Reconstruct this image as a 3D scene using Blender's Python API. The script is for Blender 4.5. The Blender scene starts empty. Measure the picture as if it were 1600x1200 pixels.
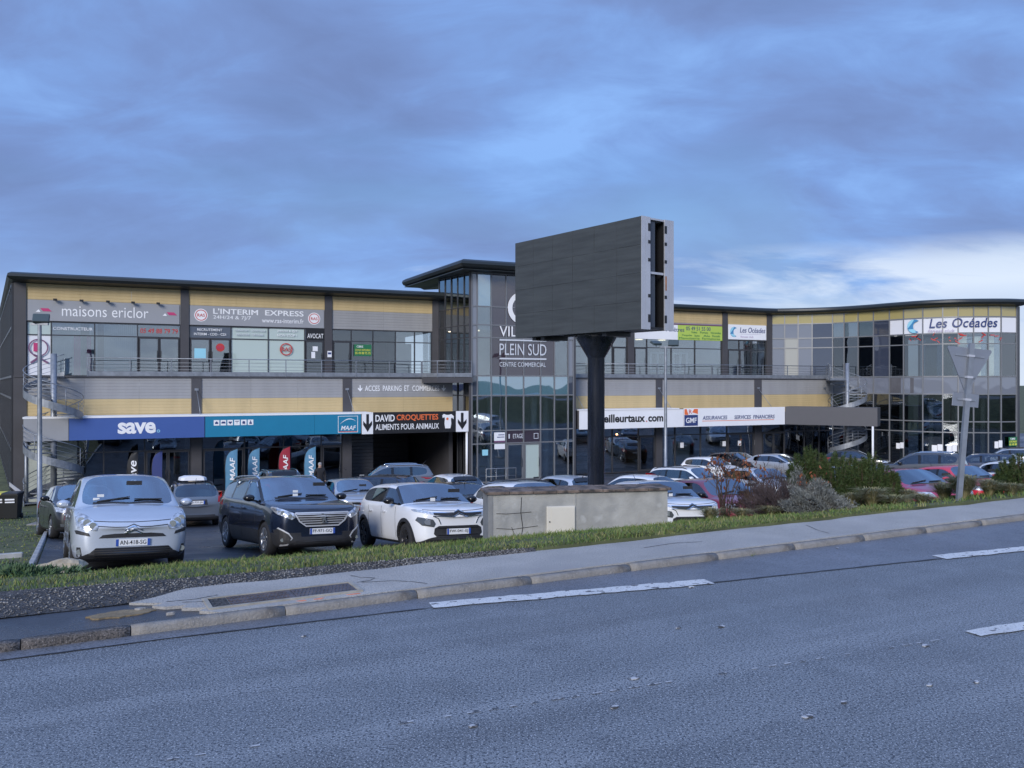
import bpy, bmesh, math, random
import numpy as np
from mathutils import Vector, Matrix
from mathutils.bvhtree import BVHTree
from mathutils.geometry import delaunay_2d_cdt

random.seed(7); RNG = np.random.default_rng(7)
S = bpy.context.scene
COL = S.collection

# ------------------------------------------------------------------ camera
FPX = 1300.0; EYE = 1.65
cam = bpy.data.cameras.new('Camera'); cam.sensor_width = 36.0; cam.lens = 36.0*FPX/1600.0
cam.clip_end = 6000; cam.clip_start = 0.05
cam_ob = bpy.data.objects.new('Camera', cam); COL.objects.link(cam_ob)
cam_ob.location = (0, 0, EYE); cam_ob.rotation_euler = (math.radians(90), 0, 0)
S.camera = cam_ob

# ------------------------------------------------------------------ sky
SUN_EL, SUN_ROT = math.radians(24), math.radians(200)
wd = bpy.data.worlds.new('World'); S.world = wd; wd.use_nodes = True
nt = wd.node_tree; N = nt.nodes; Lk = nt.links; N.clear()
def nd(t, **k):
    n = N.new(t)
    for a, b in k.items(): setattr(n, a, b)
    return n
out = nd('ShaderNodeOutputWorld'); bg = nd('ShaderNodeBackground'); bg.inputs['Strength'].default_value = 0.0555
Lk.new(bg.outputs[0], out.inputs[0])
sky = nd('ShaderNodeTexSky'); sky.sky_type = 'NISHITA'; sky.sun_disc = False
sky.sun_elevation = SUN_EL; sky.sun_rotation = SUN_ROT; sky.air_density = 1.2; sky.dust_density = 0.6; sky.ozone_density = 3.0
tc = nd('ShaderNodeTexCoord'); sep = nd('ShaderNodeSeparateXYZ'); Lk.new(tc.outputs['Generated'], sep.inputs[0])
def math_(op, a, b=None, c=None, clamp=False):
    m = nd('ShaderNodeMath', operation=op); m.use_clamp = clamp
    for i, v in enumerate((a, b, c)):
        if v is None: continue
        if isinstance(v, (int, float)): m.inputs[i].default_value = v
        else: Lk.new(v, m.inputs[i])
    return m.outputs[0]
zc = math_('MAXIMUM', sep.outputs['Z'], 0.0)
den = math_('ADD', zc, 0.34)
px_ = math_('DIVIDE', sep.outputs['X'], den); py_ = math_('DIVIDE', sep.outputs['Y'], den)
cmb = nd('ShaderNodeCombineXYZ'); Lk.new(px_, cmb.inputs[0]); Lk.new(py_, cmb.inputs[1])
def noise_(scale, detail, rough, off, stretch=(1, 1, 1), dist=0.0):
    mp = nd('ShaderNodeMapping'); mp.inputs['Location'].default_value = off; mp.inputs['Scale'].default_value = stretch
    mp.inputs['Rotation'].default_value = (0, 0, math.radians(24))
    Lk.new(cmb.outputs[0], mp.inputs[0])
    t = nd('ShaderNodeTexNoise'); t.inputs['Scale'].default_value = scale; t.inputs['Detail'].default_value = detail
    t.inputs['Roughness'].default_value = rough; t.inputs['Distortion'].default_value = dist
    Lk.new(mp.outputs[0], t.inputs['Vector']); return t.outputs['Fac']
def ramp_(fac, pts):
    r = nd('ShaderNodeValToRGB'); els = r.color_ramp.elements
    while len(els) < len(pts): els.new(0.5)
    for e, (p, c) in zip(els, pts): e.position = p; e.color = (*c, 1) if len(c) == 3 else c
    Lk.new(fac, r.inputs[0]); return r.outputs[0]
def mixc(fac, a, b, mode='MIX'):
    m = nd('ShaderNodeMix', data_type='RGBA', blend_type=mode)
    for s, v in ((0, fac), (6, a), (7, b)):
        if isinstance(v, (int, float)): m.inputs[s].default_value = v
        elif isinstance(v, tuple): m.inputs[s].default_value = v
        else: Lk.new(v, m.inputs[s])
    return m.outputs[2]
big = noise_(0.85, 5, 0.48, (3.3, 1.2, 0), (0.85, 1.05, 1), 0.3)
fine = noise_(2.0, 6, 0.46, (1.1, 4.2, 0), (0.8, 1.1, 1), 0.25)
cl = math_('ADD', math_('MULTIPLY', big, 0.72), math_('MULTIPLY', fine, 0.28))
mask = ramp_(cl, [(0.34, (0.5,)*3), (0.50, (1,)*3)])
wisp = noise_(5.2, 6, 0.58, (7.1, 2.2, 0), (0.7, 1.2, 1), 0.5)
cloudcol = ramp_(math_('ADD', math_('MULTIPLY', fine, 0.66), math_('MULTIPLY', wisp, 0.34)), [(0.40, (1.60, 2.40, 4.8)), (0.485, (1.78, 2.80, 5.65)), (0.55, (1.95, 3.35, 6.8)), (0.64, (2.45, 4.4, 8.5))])
skyb = mixc(1.0, sky.outputs[0], (0.80, 1.0, 1.26, 1), 'MULTIPLY')
c1 = mixc(mask, skyb, cloudcol)
# an overcast deck is brighter overhead than low down; towards the horizon it thins and paler air shows under it
over = ramp_(sep.outputs['Z'], [(0.0, (1, 1, 1)), (0.40, (1, 1, 1)), (1.0, (1.9, 1.9, 1.9))])
c1 = mixc(1.0, c1, over, 'MULTIPLY')
hz = ramp_(sep.outputs['Z'], [(0.0, (1, 1, 1)), (0.10, (0.75,)*3), (0.15, (0.25,)*3), (0.22, (0.0,)*3)])
low = ramp_(sep.outputs['Z'], [(0.0, (.5,)*3), (0.08, (.5,)*3), (0.108, (1,)*3), (0.130, (.85,)*3), (0.160, (0.0,)*3)])
c2 = mixc(math_('MULTIPLY', hz, 0.45), c1, (3.3, 5.3, 8.8, 1))
pale = ramp_(sep.outputs['Z'], [(0.0, (.85,)*3), (0.05, (.7,)*3), (0.115, (0.0,)*3)])
c2 = mixc(pale, c2, (5.9, 6.5, 7.4, 1))
band = noise_(2.6, 7, 0.58, (5.2, 2.45, 0), (0.55, 1.7, 1), 0.6)
bandm = ramp_(math_('ADD', band, math_('MULTIPLY', sep.outputs['X'], 0.42)), [(0.57, (0,)*3), (0.75, (1,)*3)])
c3 = mixc(math_('MULTIPLY', math_('MULTIPLY', low, bandm), 0.9), c2, (7.0, 7.9, 9.2, 1))
Lk.new(c3, bg.inputs['Color'])

sun = bpy.data.lights.new('Sun', 'SUN'); sun.energy = 1.5; sun.angle = math.radians(22); sun.color = (1.0, 0.95, 0.89)
sun_ob = bpy.data.objects.new('Sun', sun); COL.objects.link(sun_ob)
sd = Vector((math.sin(SUN_ROT)*math.cos(SUN_EL), math.cos(SUN_ROT)*math.cos(SUN_EL), math.sin(SUN_EL)))
sun_ob.rotation_euler = (-sd).to_track_quat('-Z', 'Y').to_euler(); sun_ob.location = (0, -20, 30)
S.view_settings.view_transform = 'Standard'; S.view_settings.look = 'None'
S.view_settings.exposure = 1.02; S.view_settings.gamma = 1.0
S.cycles.use_denoising = True; S.cycles.max_bounces = 6; S.cycles.transparent_max_bounces = 12
S.cycles.diffuse_bounces = 3; S.cycles.glossy_bounces = 3; S.cycles.sample_clamp_indirect = 4

# ------------------------------------------------------------------ materials
MATS = {}
def mat(name, col, rough=0.6, metal=0.0, spec=0.5, var=0.0, vscale=3.0, bump=0.0, bscale=40.0, coat=0.0,
        col2=None, speck=None, rvar=0.0, rscale=2.0, emit=None, stretch=(1, 1, 1), det=5, rotz=0.0):
    if name in MATS: return MATS[name]
    m = bpy.data.materials.new(name); m.use_nodes = True; t = m.node_tree; b = t.nodes['Principled BSDF']
    b.inputs['Base Color'].default_value = (*col, 1); b.inputs['Roughness'].default_value = rough
    b.inputs['Metallic'].default_value = metal; b.inputs['Specular IOR Level'].default_value = spec
    b.inputs['Coat Weight'].default_value = coat; b.inputs['Coat Roughness'].default_value = 0.04
    if emit: b.inputs['Emission Color'].default_value = (*emit[:3], 1); b.inputs['Emission Strength'].default_value = emit[3]
    co = t.nodes.new('ShaderNodeTexCoord'); mp = t.nodes.new('ShaderNodeMapping'); mp.inputs['Scale'].default_value = stretch; mp.inputs['Rotation'].default_value = (0, 0, rotz)
    t.links.new(co.outputs['Object'], mp.inputs[0])
    def nz(sc, d=5, r=0.6):
        n = t.nodes.new('ShaderNodeTexNoise'); n.inputs['Scale'].default_value = sc; n.inputs['Detail'].default_value = d
        n.inputs['Roughness'].default_value = r; t.links.new(mp.outputs[0], n.inputs['Vector']); return n.outputs['Fac']
    def rmp(f, pts):
        r = t.nodes.new('ShaderNodeValToRGB'); e = r.color_ramp.elements
        while len(e) < len(pts): e.new(0.5)
        for x, (p, c) in zip(e, pts): x.position = p; x.color = (*c, 1)
        t.links.new(f, r.inputs[0]); return r.outputs[0]
    cur = None
    if var > 0 or col2:
        lo = tuple(c*(1-var) for c in col); hi = col2 if col2 else tuple(min(1, c*(1+var)) for c in col)
        cur = rmp(nz(vscale, det), [(0.33, lo), (0.67, hi)])
    if speck:                      # (scale, colour, low threshold, high threshold)
        for (sc, cc, a0, a1, *ax) in speck:
            if ax:              # stretched along a direction on the ground
                m2 = t.nodes.new('ShaderNodeMapping'); m2.vector_type = 'TEXTURE'; m2.inputs['Rotation'].default_value = (0, 0, ax[0]); m2.inputs['Scale'].default_value = ax[1]; t.links.new(co.outputs['Object'], m2.inputs[0]); n2 = t.nodes.new('ShaderNodeTexNoise'); n2.inputs['Scale'].default_value = sc; n2.inputs['Detail'].default_value = 4; t.links.new(m2.outputs[0], n2.inputs['Vector'])
            f = rmp(n2.outputs['Fac'] if ax else nz(sc, 2, 0.5), [(a0, (0, 0, 0)), (a1, (1, 1, 1))])
            mx = t.nodes.new('ShaderNodeMix'); mx.data_type = 'RGBA'
            t.links.new(f, mx.inputs[0])
            if cur is not None: t.links.new(cur, mx.inputs[6])
            else: mx.inputs[6].default_value = (*col, 1)
            mx.inputs[7].default_value = (*cc, 1); cur = mx.outputs[2]
    if cur is not None: t.links.new(cur, b.inputs['Base Color'])
    if rvar > 0:
        r = rmp(nz(rscale, 5), [(0.36, (max(0.02, rough-rvar),)*3), (0.62, (min(1, rough+rvar),)*3)])
        t.links.new(r, b.inputs['Roughness'])
    if bump > 0:
        bp = t.nodes.new('ShaderNodeBump'); bp.inputs['Strength'].default_value = bump; bp.inputs['Distance'].default_value = 0.02
        t.links.new(nz(bscale, 4, 0.65), bp.inputs['Height']); t.links.new(bp.outputs[0], b.inputs['Normal'])
    MATS[name] = m; return m
def leafmat(name, cols, rough=.75):
    """every blade or leaf takes its own tone"""
    if name in MATS: return MATS[name]
    m = bpy.data.materials.new(name); m.use_nodes = True; t = m.node_tree; b = t.nodes['Principled BSDF']; b.inputs['Roughness'].default_value = rough; b.inputs['Specular IOR Level'].default_value = .25
    g = t.nodes.new('ShaderNodeNewGeometry'); co = t.nodes.new('ShaderNodeTexCoord'); n = t.nodes.new('ShaderNodeTexNoise'); n.inputs['Scale'].default_value = 1.3; n.inputs['Detail'].default_value = 4; t.links.new(co.outputs['Object'], n.inputs['Vector'])
    a = t.nodes.new('ShaderNodeMath'); a.operation = 'MULTIPLY_ADD'; a.inputs[1].default_value = .55; t.links.new(g.outputs['Random Per Island'], a.inputs[0])
    k = t.nodes.new('ShaderNodeMath'); k.operation = 'MULTIPLY'; k.inputs[1].default_value = .75; t.links.new(n.outputs['Fac'], k.inputs[0]); t.links.new(k.outputs[0], a.inputs[2])
    r = t.nodes.new('ShaderNodeValToRGB'); e = r.color_ramp.elements
    while len(e) < len(cols): e.new(.5)
    for i, (x, c) in enumerate(zip(e, cols)): x.position = .12+.86*i/(len(cols)-1); x.color = (*c, 1)
    t.links.new(a.outputs[0], r.inputs[0]); t.links.new(r.outputs[0], b.inputs['Base Color']); MATS[name] = m; return m
def glass(name, tint, refl=1.0, rough=0.015, gcol=(0.9, 0.95, 1.0), base=0.04, film=None, fmix=0.0):
    """a window pane: clear tinted glass that mirrors by Fresnel; film adds a frosted or printed layer"""
    if name in MATS: return MATS[name]
    m = bpy.data.materials.new(name); m.use_nodes = True; t = m.node_tree; t.nodes.clear()
    o = t.nodes.new('ShaderNodeOutputMaterial'); tr = t.nodes.new('ShaderNodeBsdfTransparent'); tr.inputs[0].default_value = (*tint, 1)
    gl = t.nodes.new('ShaderNodeBsdfGlossy'); gl.inputs['Color'].default_value = (*gcol, 1); gl.inputs['Roughness'].default_value = rough
    co = t.nodes.new('ShaderNodeTexCoord'); nz = t.nodes.new('ShaderNodeTexNoise'); nz.inputs['Scale'].default_value = 0.55; nz.inputs['Detail'].default_value = 1
    t.links.new(co.outputs['Object'], nz.inputs['Vector'])
    bp = t.nodes.new('ShaderNodeBump'); bp.inputs['Strength'].default_value = 0.10; bp.inputs['Distance'].default_value = 0.12
    t.links.new(nz.outputs['Fac'], bp.inputs['Height']); t.links.new(bp.outputs[0], gl.inputs['Normal'])
    fr = t.nodes.new('ShaderNodeFresnel'); fr.inputs[0].default_value = 1.52
    ma = t.nodes.new('ShaderNodeMath'); ma.operation = 'MULTIPLY_ADD'; ma.inputs[1].default_value = refl; ma.inputs[2].default_value = base; ma.use_clamp = True
    t.links.new(fr.outputs[0], ma.inputs[0])
    under = tr
    if film:
        df = t.nodes.new('ShaderNodeBsdfDiffuse'); df.inputs[0].default_value = (*film, 1)
        mm = t.nodes.new('ShaderNodeMixShader'); mm.inputs[0].default_value = fmix
        t.links.new(tr.outputs[0], mm.inputs[1]); t.links.new(df.outputs[0], mm.inputs[2]); under = mm
    mx = t.nodes.new('ShaderNodeMixShader'); t.links.new(ma.outputs[0], mx.inputs[0])
    t.links.new(under.outputs[0], mx.inputs[1]); t.links.new(gl.outputs[0], mx.inputs[2]); t.links.new(mx.outputs[0], o.inputs[0])
    MATS[name] = m; return m

# ------------------------------------------------------------------ object helpers
def tag(o, label=None, cat=None, group=None, kind=None):
    if label: o['label'] = label
    if cat: o['category'] = cat
    if group: o['group'] = group
    if kind: o['kind'] = kind
    return o
def empty(name, loc=(0, 0, 0), rz=0.0, label=None, cat=None, group=None):
    o = bpy.data.objects.new(name, None); COL.objects.link(o); o.location = loc; o.rotation_euler = (0, 0, rz)
    o.empty_display_size = 0.2
    return tag(o, label, cat, group)
def link(name, me, m=None, parent=None):
    o = bpy.data.objects.new(name, me); COL.objects.link(o)
    if m is not None and not me.materials: me.materials.append(m)
    if parent is not None: o.parent = parent
    return o
class MB:
    """collects vertices and faces of ONE mesh"""
    def __init__(s): s.v = []; s.f = []; s.sm = []
    def add(s, v, f, smooth=False):
        k = len(s.v); s.v += [tuple(p) for p in v]; s.f += [tuple(i+k for i in q) for q in f]; s.sm += [smooth]*len(f); return s
    def box(s, x0, x1, y0, y1, z0, z1):
        return s.add([(x0,y0,z0),(x1,y0,z0),(x1,y1,z0),(x0,y1,z0),(x0,y0,z1),(x1,y0,z1),(x1,y1,z1),(x0,y1,z1)],
                     [(0,3,2,1),(4,5,6,7),(0,1,5,4),(1,2,6,5),(2,3,7,6),(3,0,4,7)])
    def bbox(s, x0, x1, y0, y1, z0, z1, c=0.02):
        """box with chamfered vertical edges and a chamfered top"""
        c = min(c, (x1-x0)/2.2, (y1-y0)/2.2, (z1-z0)/2.2)
        ring = lambda i, z: [(x0+c+i,y0+i,z),(x1-c-i,y0+i,z),(x1-i,y0+c+i,z),(x1-i,y1-c-i,z),(x1-c-i,y1-i,z),(x0+c+i,y1-i,z),(x0+i,y1-c-i,z),(x0+i,y0+c+i,z)]
        return s.loft([ring(0, z0), ring(0, z1-c), ring(c*0.9, z1)], cap=True)
    def loft(s, rings, cap=True, closed=True, smooth=False):
        n = len(rings[0]); v = [p for r in rings for p in r]; f = []
        for i in range(len(rings)-1):
            for j in range(n if closed else n-1):
                j2 = (j+1) % n; f.append((i*n+j, i*n+j2, (i+1)*n+j2, (i+1)*n+j))
        s.add(v, f, smooth)
        if cap:
            k = len(s.v)-len(v); m = len(rings)-1
            s.f.append(tuple(k+j for j in reversed(range(n)))); s.f.append(tuple(k+m*n+j for j in range(n))); s.sm += [False, False]
        return s
    def tube(s, pts, r, seg=8, cap=True, smooth=True):
        pts = [Vector(p) for p in pts]; rs = r if isinstance(r, (list, tuple)) else [r]*len(pts); rings = []
        up = None
        for i, p in enumerate(pts):
            d = (pts[min(i+1, len(pts)-1)]-pts[max(i-1, 0)])
            d = d.normalized() if d.length > 1e-9 else Vector((0, 0, 1))
            if up is None: up = Vector((0, 0, 1)) if abs(d.z) < 0.9 else Vector((1, 0, 0))
            a = d.cross(up)
            if a.length < 1e-6: a = d.cross(Vector((0, 1, 0)))
            a.normalize(); b = a.cross(d).normalized(); up = b
            rings.append([p+(a*math.cos(2*math.pi*k/seg)+b*math.sin(2*math.pi*k/seg))*rs[i] for k in range(seg)])
        return s.loft(rings, cap, True, smooth)
    def bar(s, a, b, w, h):
        a = Vector(a); b = Vector(b); d = (b-a).normalized(); up = Vector((0, 0, 1)) if abs(d.z) < 0.95 else Vector((0, 1, 0))
        x = d.cross(up).normalized(); y = x.cross(d).normalized()
        R = lambda p: [p-x*w/2-y*h/2, p+x*w/2-y*h/2, p+x*w/2+y*h/2, p-x*w/2+y*h/2]
        return s.loft([R(a), R(b)])
    def prism(s, poly, y0, y1):
        """polygon given in x,z, pulled from y0 to y1"""
        n = len(poly)
        return s.add([(p[0], y0, p[1]) for p in poly]+[(p[0], y1, p[1]) for p in poly],
                     [tuple(range(n)), tuple(reversed(range(n, 2*n)))]+[(i, n+i, n+(i+1) % n, (i+1) % n) for i in range(n)])
    def slab(s, poly, z0, z1):
        n = len(poly)
        return s.add([(p[0], p[1], z0) for p in poly]+[(p[0], p[1], z1) for p in poly],
                     [tuple(reversed(range(n))), tuple(range(n, 2*n))]+[(i, (i+1) % n, n+(i+1) % n, n+i) for i in range(n)])
    def lathe(s, prof, seg=24, axis='z', c=(0, 0, 0), smooth=True, cap=False):
        rings = []
        for (r, h) in prof:
            ring = []
            for k in range(seg):
                a = 2*math.pi*k/seg; x, y = r*math.cos(a), r*math.sin(a)
                ring.append((c[0]+x, c[1]+y, c[2]+h) if axis == 'z' else (c[0]+x, c[1]+h, c[2]+y) if axis == 'y' else (c[0]+h, c[1]+x, c[2]+y))
            rings.append(ring)
        return s.loft(rings, cap, True, smooth)
    def mesh(s, name):
        me = bpy.data.meshes.new(name); me.from_pydata(s.v, [], s.f); me.validate()
        if any(s.sm) and len(me.polygons) == len(s.sm): me.polygons.foreach_set('use_smooth', s.sm)
        return me
    def fix(s, name):
        me = s.mesh(name); b = bmesh.new(); b.from_mesh(me); bmesh.ops.recalc_face_normals(b, faces=b.faces); b.to_mesh(me); b.free(); return me
    def build(s, name, m, parent=None):
        return link(name, s.fix(name), m, parent)
def raw_mesh(name, verts, faces_flat, nper, m=None):
    """many small faces at once: verts (n,3), faces (k,nper)"""
    me = bpy.data.meshes.new(name); k = len(faces_flat)
    me.vertices.add(len(verts)); me.vertices.foreach_set('co', np.asarray(verts, np.float32).ravel())
    me.loops.add(k*nper); me.loops.foreach_set('vertex_index', np.asarray(faces_flat, np.int32).ravel())
    me.polygons.add(k); me.polygons.foreach_set('loop_start', np.arange(0, k*nper, nper, dtype=np.int32))
    me.polygons.foreach_set('loop_total', np.full(k, nper, np.int32)); me.update(calc_edges=True)
    if m: me.materials.append(m)
    return me
TEXT_CACHE = {}
def text_mesh(body, bold=0.0, shear=0.0, depth=0.01, spacing=1.0):
    bold *= .45; key = (body, bold, shear, depth, spacing)
    if key in TEXT_CACHE: return TEXT_CACHE[key]
    c = bpy.data.curves.new('lettering', 'FONT'); c.body = body; c.size = 1.0; c.shear = shear; c.offset = bold; c.space_character = spacing
    c.resolution_u = 3; c.extrude = 0.0; c.align_x = 'LEFT'
    o = bpy.data.objects.new('lettering', c); COL.objects.link(o)
    bpy.context.view_layer.update()
    me = bpy.data.meshes.new_from_object(o.evaluated_get(bpy.context.evaluated_depsgraph_get()))
    bpy.data.objects.remove(o); bpy.data.curves.remove(c)
    co = np.zeros(len(me.vertices)*3, np.float32); me.vertices.foreach_get('co', co); co = co.reshape(-1, 3)
    fc = [tuple(p.vertices) for p in me.polygons]; bpy.data.meshes.remove(me)
    TEXT_CACHE[key] = (co, fc); return TEXT_CACHE[key]
def lettering(parent, body, m, x0, x1, z0, z1, y, bold=0.0, shear=0.0, spacing=1.0, thick=0.012, name='lettering', frame=None):
    """text fitted into the rectangle x0..x1, z0..z1 on the plane y (faces -y); frame(x, y, z) may bend it"""
    co, fc = text_mesh(body, bold, shear, 0, spacing)
    if len(co) == 0: return None
    lo, hi = co.min(0), co.max(0)
    X = x0+(co[:, 0]-lo[0])/(hi[0]-lo[0])*(x1-x0); Z = z0+(co[:, 1]-lo[1])/(hi[1]-lo[1])*(z1-z0)
    n = len(co); fr = frame or (lambda a, b, c: (a, b, c))
    v = [fr(X[i], y-thick, Z[i]) for i in range(n)]+[fr(X[i], y, Z[i]) for i in range(n)]
    cnt = {}
    for f in fc:
        for i in range(len(f)):
            e = (f[i], f[(i+1) % len(f)]); cnt[e] = 1
    side = [(a, b, b+n, a+n) for (a, b) in cnt if (b, a) not in cnt]
    me = bpy.data.meshes.new(name); me.from_pydata(v, [], [tuple(f) for f in fc]+[tuple(s) for s in side])
    return link(name, me, m, parent)
def copy_tree(o, parent=None):
    c = o.copy(); COL.objects.link(c); c.parent = parent
    for ch in list(KIDS.get(o.name, o.children)): copy_tree(ch, c)
    return c
KIDS = {}

# ================================================================== the ground
RD = (0.883, 0.4694); QD = (-0.4694, 0.883)           # along the road / away from the road
FO = (-25.3, 43.3); _k = math.hypot(1, .45); FD = (1/_k, .45/_k); FN = (-FD[1], FD[0])   # the shopping centre's facade
def XY(r, q): return (r*RD[0]+q*QD[0], r*RD[1]+q*QD[1])
def RQ(x, y): return (x*RD[0]+y*RD[1], x*QD[0]+y*QD[1])
def lot_z(x, y):
    s = x*FN[0]+y*FN[1]; t = x*FD[0]+y*FD[1]
    z = float(np.interp(s, [8, 14, 17.3, 29, 37, 45, 60], [-1.1, -1.55, -1.95, -3.15, -3.75, -4.25, -4.25]))
    return z+max(-.35, min(.25, -.04*(t-5)))*max(0, min(1, (40-s)/14))
Q0, QB, QL = 5.97, 6.88, 14.6       # kerb face, top of the bank, foot of the bank
GR_R, GR_Q = [-9, -.4, 1.0, 2.4, 3.9], [7.75, 7.6, 7.2, 7.03, 6.88]      # outer edge of the gravel
def gz(x, y):
    r, q = RQ(x, y)
    if q < Q0+.1: return -0.05
    if q < QB: return 0.015
    if r < 3.9 and q < float(np.interp(r, GR_R, GR_Q)): return 0.015
    if q < QL:
        f = (q-QB)/(QL-QB); f = f**1.28
        return .09*(1-f)+(lot_z(*XY(r, QL))+(.09 if r < -.5 else 0))*f
    z = lot_z(x, y)
    if r < -0.5: z += .09+0.5*max(0, min(1, (-r-3)/12))*max(0, min(1, (45-q)/15))
    return z
def pix(u, v, Y): return ((u-800)/FPX*Y, Y, EYE-(v-600)/FPX*Y)
def at_u(u, Y): return (u-800)/FPX*Y

M_soil = mat('soil_and_turf', (0.065, 0.080, 0.030), 0.95, var=.45, vscale=1.6, bump=.6, bscale=18, col2=(0.11, 0.12, 0.05))
M_grass = leafmat('grass_blades', [(.030, .060, .014), (.060, .115, .025), (.105, .165, .045), (.165, .195, .065), (.27, .24, .12)])
M_asph = mat('road_asphalt', (0.172, 0.190, 0.208), 0.50, spec=.6, var=.16, vscale=.5, bump=.32, bscale=110, rvar=.10, rscale=.5, det=8,
             speck=[(0.6, (0.140, 0.155, 0.170), .42, .66), (1.0, (0.112, 0.122, 0.133), .47, .64, math.atan2(RD[1], RD[0]), (14, .75, 1)), (1.0, (0.225, 0.245, 0.265), .54, .70, math.atan2(RD[1], RD[0])-.05, (9, .5, 1)), (2.6, (0.195, 0.213, 0.233), .54, .75), (1.5, (0.125, 0.137, 0.150), .60, .72), (70, (0.050, 0.056, 0.068), .52, .59), (105, (0.40, 0.425, 0.46), .57, .65)])
M_asph2 = mat('gutter_asphalt', (0.145, 0.155, 0.180), 0.42, spec=.6, var=.22, vscale=.8, bump=.25, bscale=120, rvar=.14, rscale=.9,
              speck=[(70, (0.055, 0.06, 0.07), .54, .62), (95, (0.24, 0.25, 0.27), .60, .70)])
M_wet = mat('wet_asphalt', (0.035, 0.037, 0.043), 0.28, spec=.7, var=.3, vscale=1.5, bump=.35, bscale=60, rvar=.20, rscale=1.4)
M_lot = mat('parking_asphalt', (0.040, 0.043, 0.052), 0.42, spec=.55, var=.25, vscale=.6, bump=.4, bscale=50, rvar=.15, rscale=.5)
M_pave = mat('pavement_asphalt', (0.41, 0.395, 0.37), 0.82, var=.14, vscale=1.3, bump=.8, bscale=85, det=7,
             speck=[(75, (0.25, 0.243, 0.235), .54, .66), (95, (0.56, 0.55, 0.53), .63, .74), (1.1, (0.33, 0.32, 0.31), .50, .72)])
M_kerb = mat('kerb_concrete', (0.235, 0.222, 0.205), 0.85, var=.35, vscale=4, bump=.7, bscale=45, speck=[(4, (0.10, 0.09, 0.08), .5, .75), (60, (0.28, 0.265, 0.25), .62, .70)])
M_kerb2 = mat('kerb_granite', (0.110, 0.098, 0.092), 0.85, var=.3, vscale=5, bump=.8, bscale=60, speck=[(70, (0.045, 0.042, 0.04), .5, .6), (90, (0.25, 0.23, 0.22), .6, .68)])
M_paint = mat('road_paint', (0.60, 0.61, 0.61), 0.6, var=.10, vscale=2, bump=.5, bscale=90, speck=[(16, (0.12, 0.12, 0.13), .60, .66), (90, (0.30, 0.30, 0.31), .60, .66)])
M_paint2 = mat('worn_road_paint', (0.42, 0.43, 0.45), 0.6, var=.15, vscale=3, speck=[(20, (0.06, 0.06, 0.065), .50, .58)])
M_dark = mat('tar_seam', (0.022, 0.022, 0.025), 0.5, var=.2)
M_gravel = mat('gravel_bed', (0.062, 0.061, 0.063), 0.9, var=.4, vscale=8, bump=1, bscale=60, speck=[(55, (0.115, 0.11, 0.108), .56, .64), (45, (0.013, 0.013, 0.014), .52, .6)])

def sheet(name, rs, qs, zfun, m, keep=None):
    v = []; f = []
    for q in qs:
        for r in rs:
            x, y = XY(r, q); v.append((x, y, zfun(x, y)))
    n = len(rs)
    for j in range(len(qs)-1):
        for i in range(n-1):
            if keep and not keep((rs[i]+rs[i+1])/2, (qs[j]+qs[j+1])/2): continue
            f.append((j*n+i, j*n+i+1, (j+1)*n+i+1, (j+1)*n+i))
    me = bpy.data.meshes.new(name); me.from_pydata(v, [], f); me.polygons.foreach_set('use_smooth', [True]*len(f))
    return link(name, me, m)
RS = [-3000, -900, -300, -120, -70, -50, -40, -32, -26] + [-22+.9*i for i in range(24)] + [-.5] + [.25+.95*i for i in range(52)] + [54, 60, 75, 100, 160, 300, 900, 3000]
QS = [-3000, -900, -300, -100, -40, -10, 0, 5.9, 6.069, 6.071, 6.4, 6.879, 6.881] + [7.1+.4*i for i in range(19)] + [QL] + [15.4+1.1*i for i in range(34)] + [56, 62, 75, 100, 160, 300, 900, 3000]
ground = sheet('ground', RS, QS, gz, M_soil); tag(ground, 'grassy earth bank and lawn sloping down behind the pavement', 'ground', kind='structure')
lot_rs = [r for r in RS if -.5 <= r <= 100]; lot_qs = [q for q in QS if QL <= q <= 62]
lot = sheet('parking_lot', lot_rs, lot_qs, lambda x, y: gz(x, y)+.02, M_lot); tag(lot, 'dark asphalt car park sloping down to the shops', 'car park', kind='structure')
def strip(name, pts, w, z, m, parent=None, rag=0.0, seg=0.08, zf=None):
    """a painted line or seam on the ground along r,q points"""
    P = []
    for a, b in zip(pts[:-1], pts[1:]):
        n = max(1, int(math.dist(a, b)/seg))
        P += [(a[0]+(b[0]-a[0])*i/n, a[1]+(b[1]-a[1])*i/n) for i in range(n)]
    P.append(pts[-1]); v = []; f = []
    for i, p in enumerate(P):
        a = P[max(i-1, 0)]; b = P[min(i+1, len(P)-1)]; dx, dy = b[0]-a[0], b[1]-a[1]; l = math.hypot(dx, dy) or 1
        for s in (-1, 1):
            k = w/2+random.uniform(-rag, rag)
            x, y = XY(p[0]-dy/l*s*k, p[1]+dx/l*s*k); v.append((x, y, (zf(x, y) if zf else 0)+z))
    for i in range(len(P)-1): f.append((2*i, 2*i+1, 2*i+3, 2*i+2))
    me = bpy.data.meshes.new(name); me.from_pydata(v, [], f); b = bmesh.new(); b.from_mesh(me)
    for fa in b.faces:
        fa.normal_update()
        if fa.normal.z < 0: fa.normal_flip()
    b.to_mesh(me); b.free(); return link(name, me, m, parent)

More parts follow.
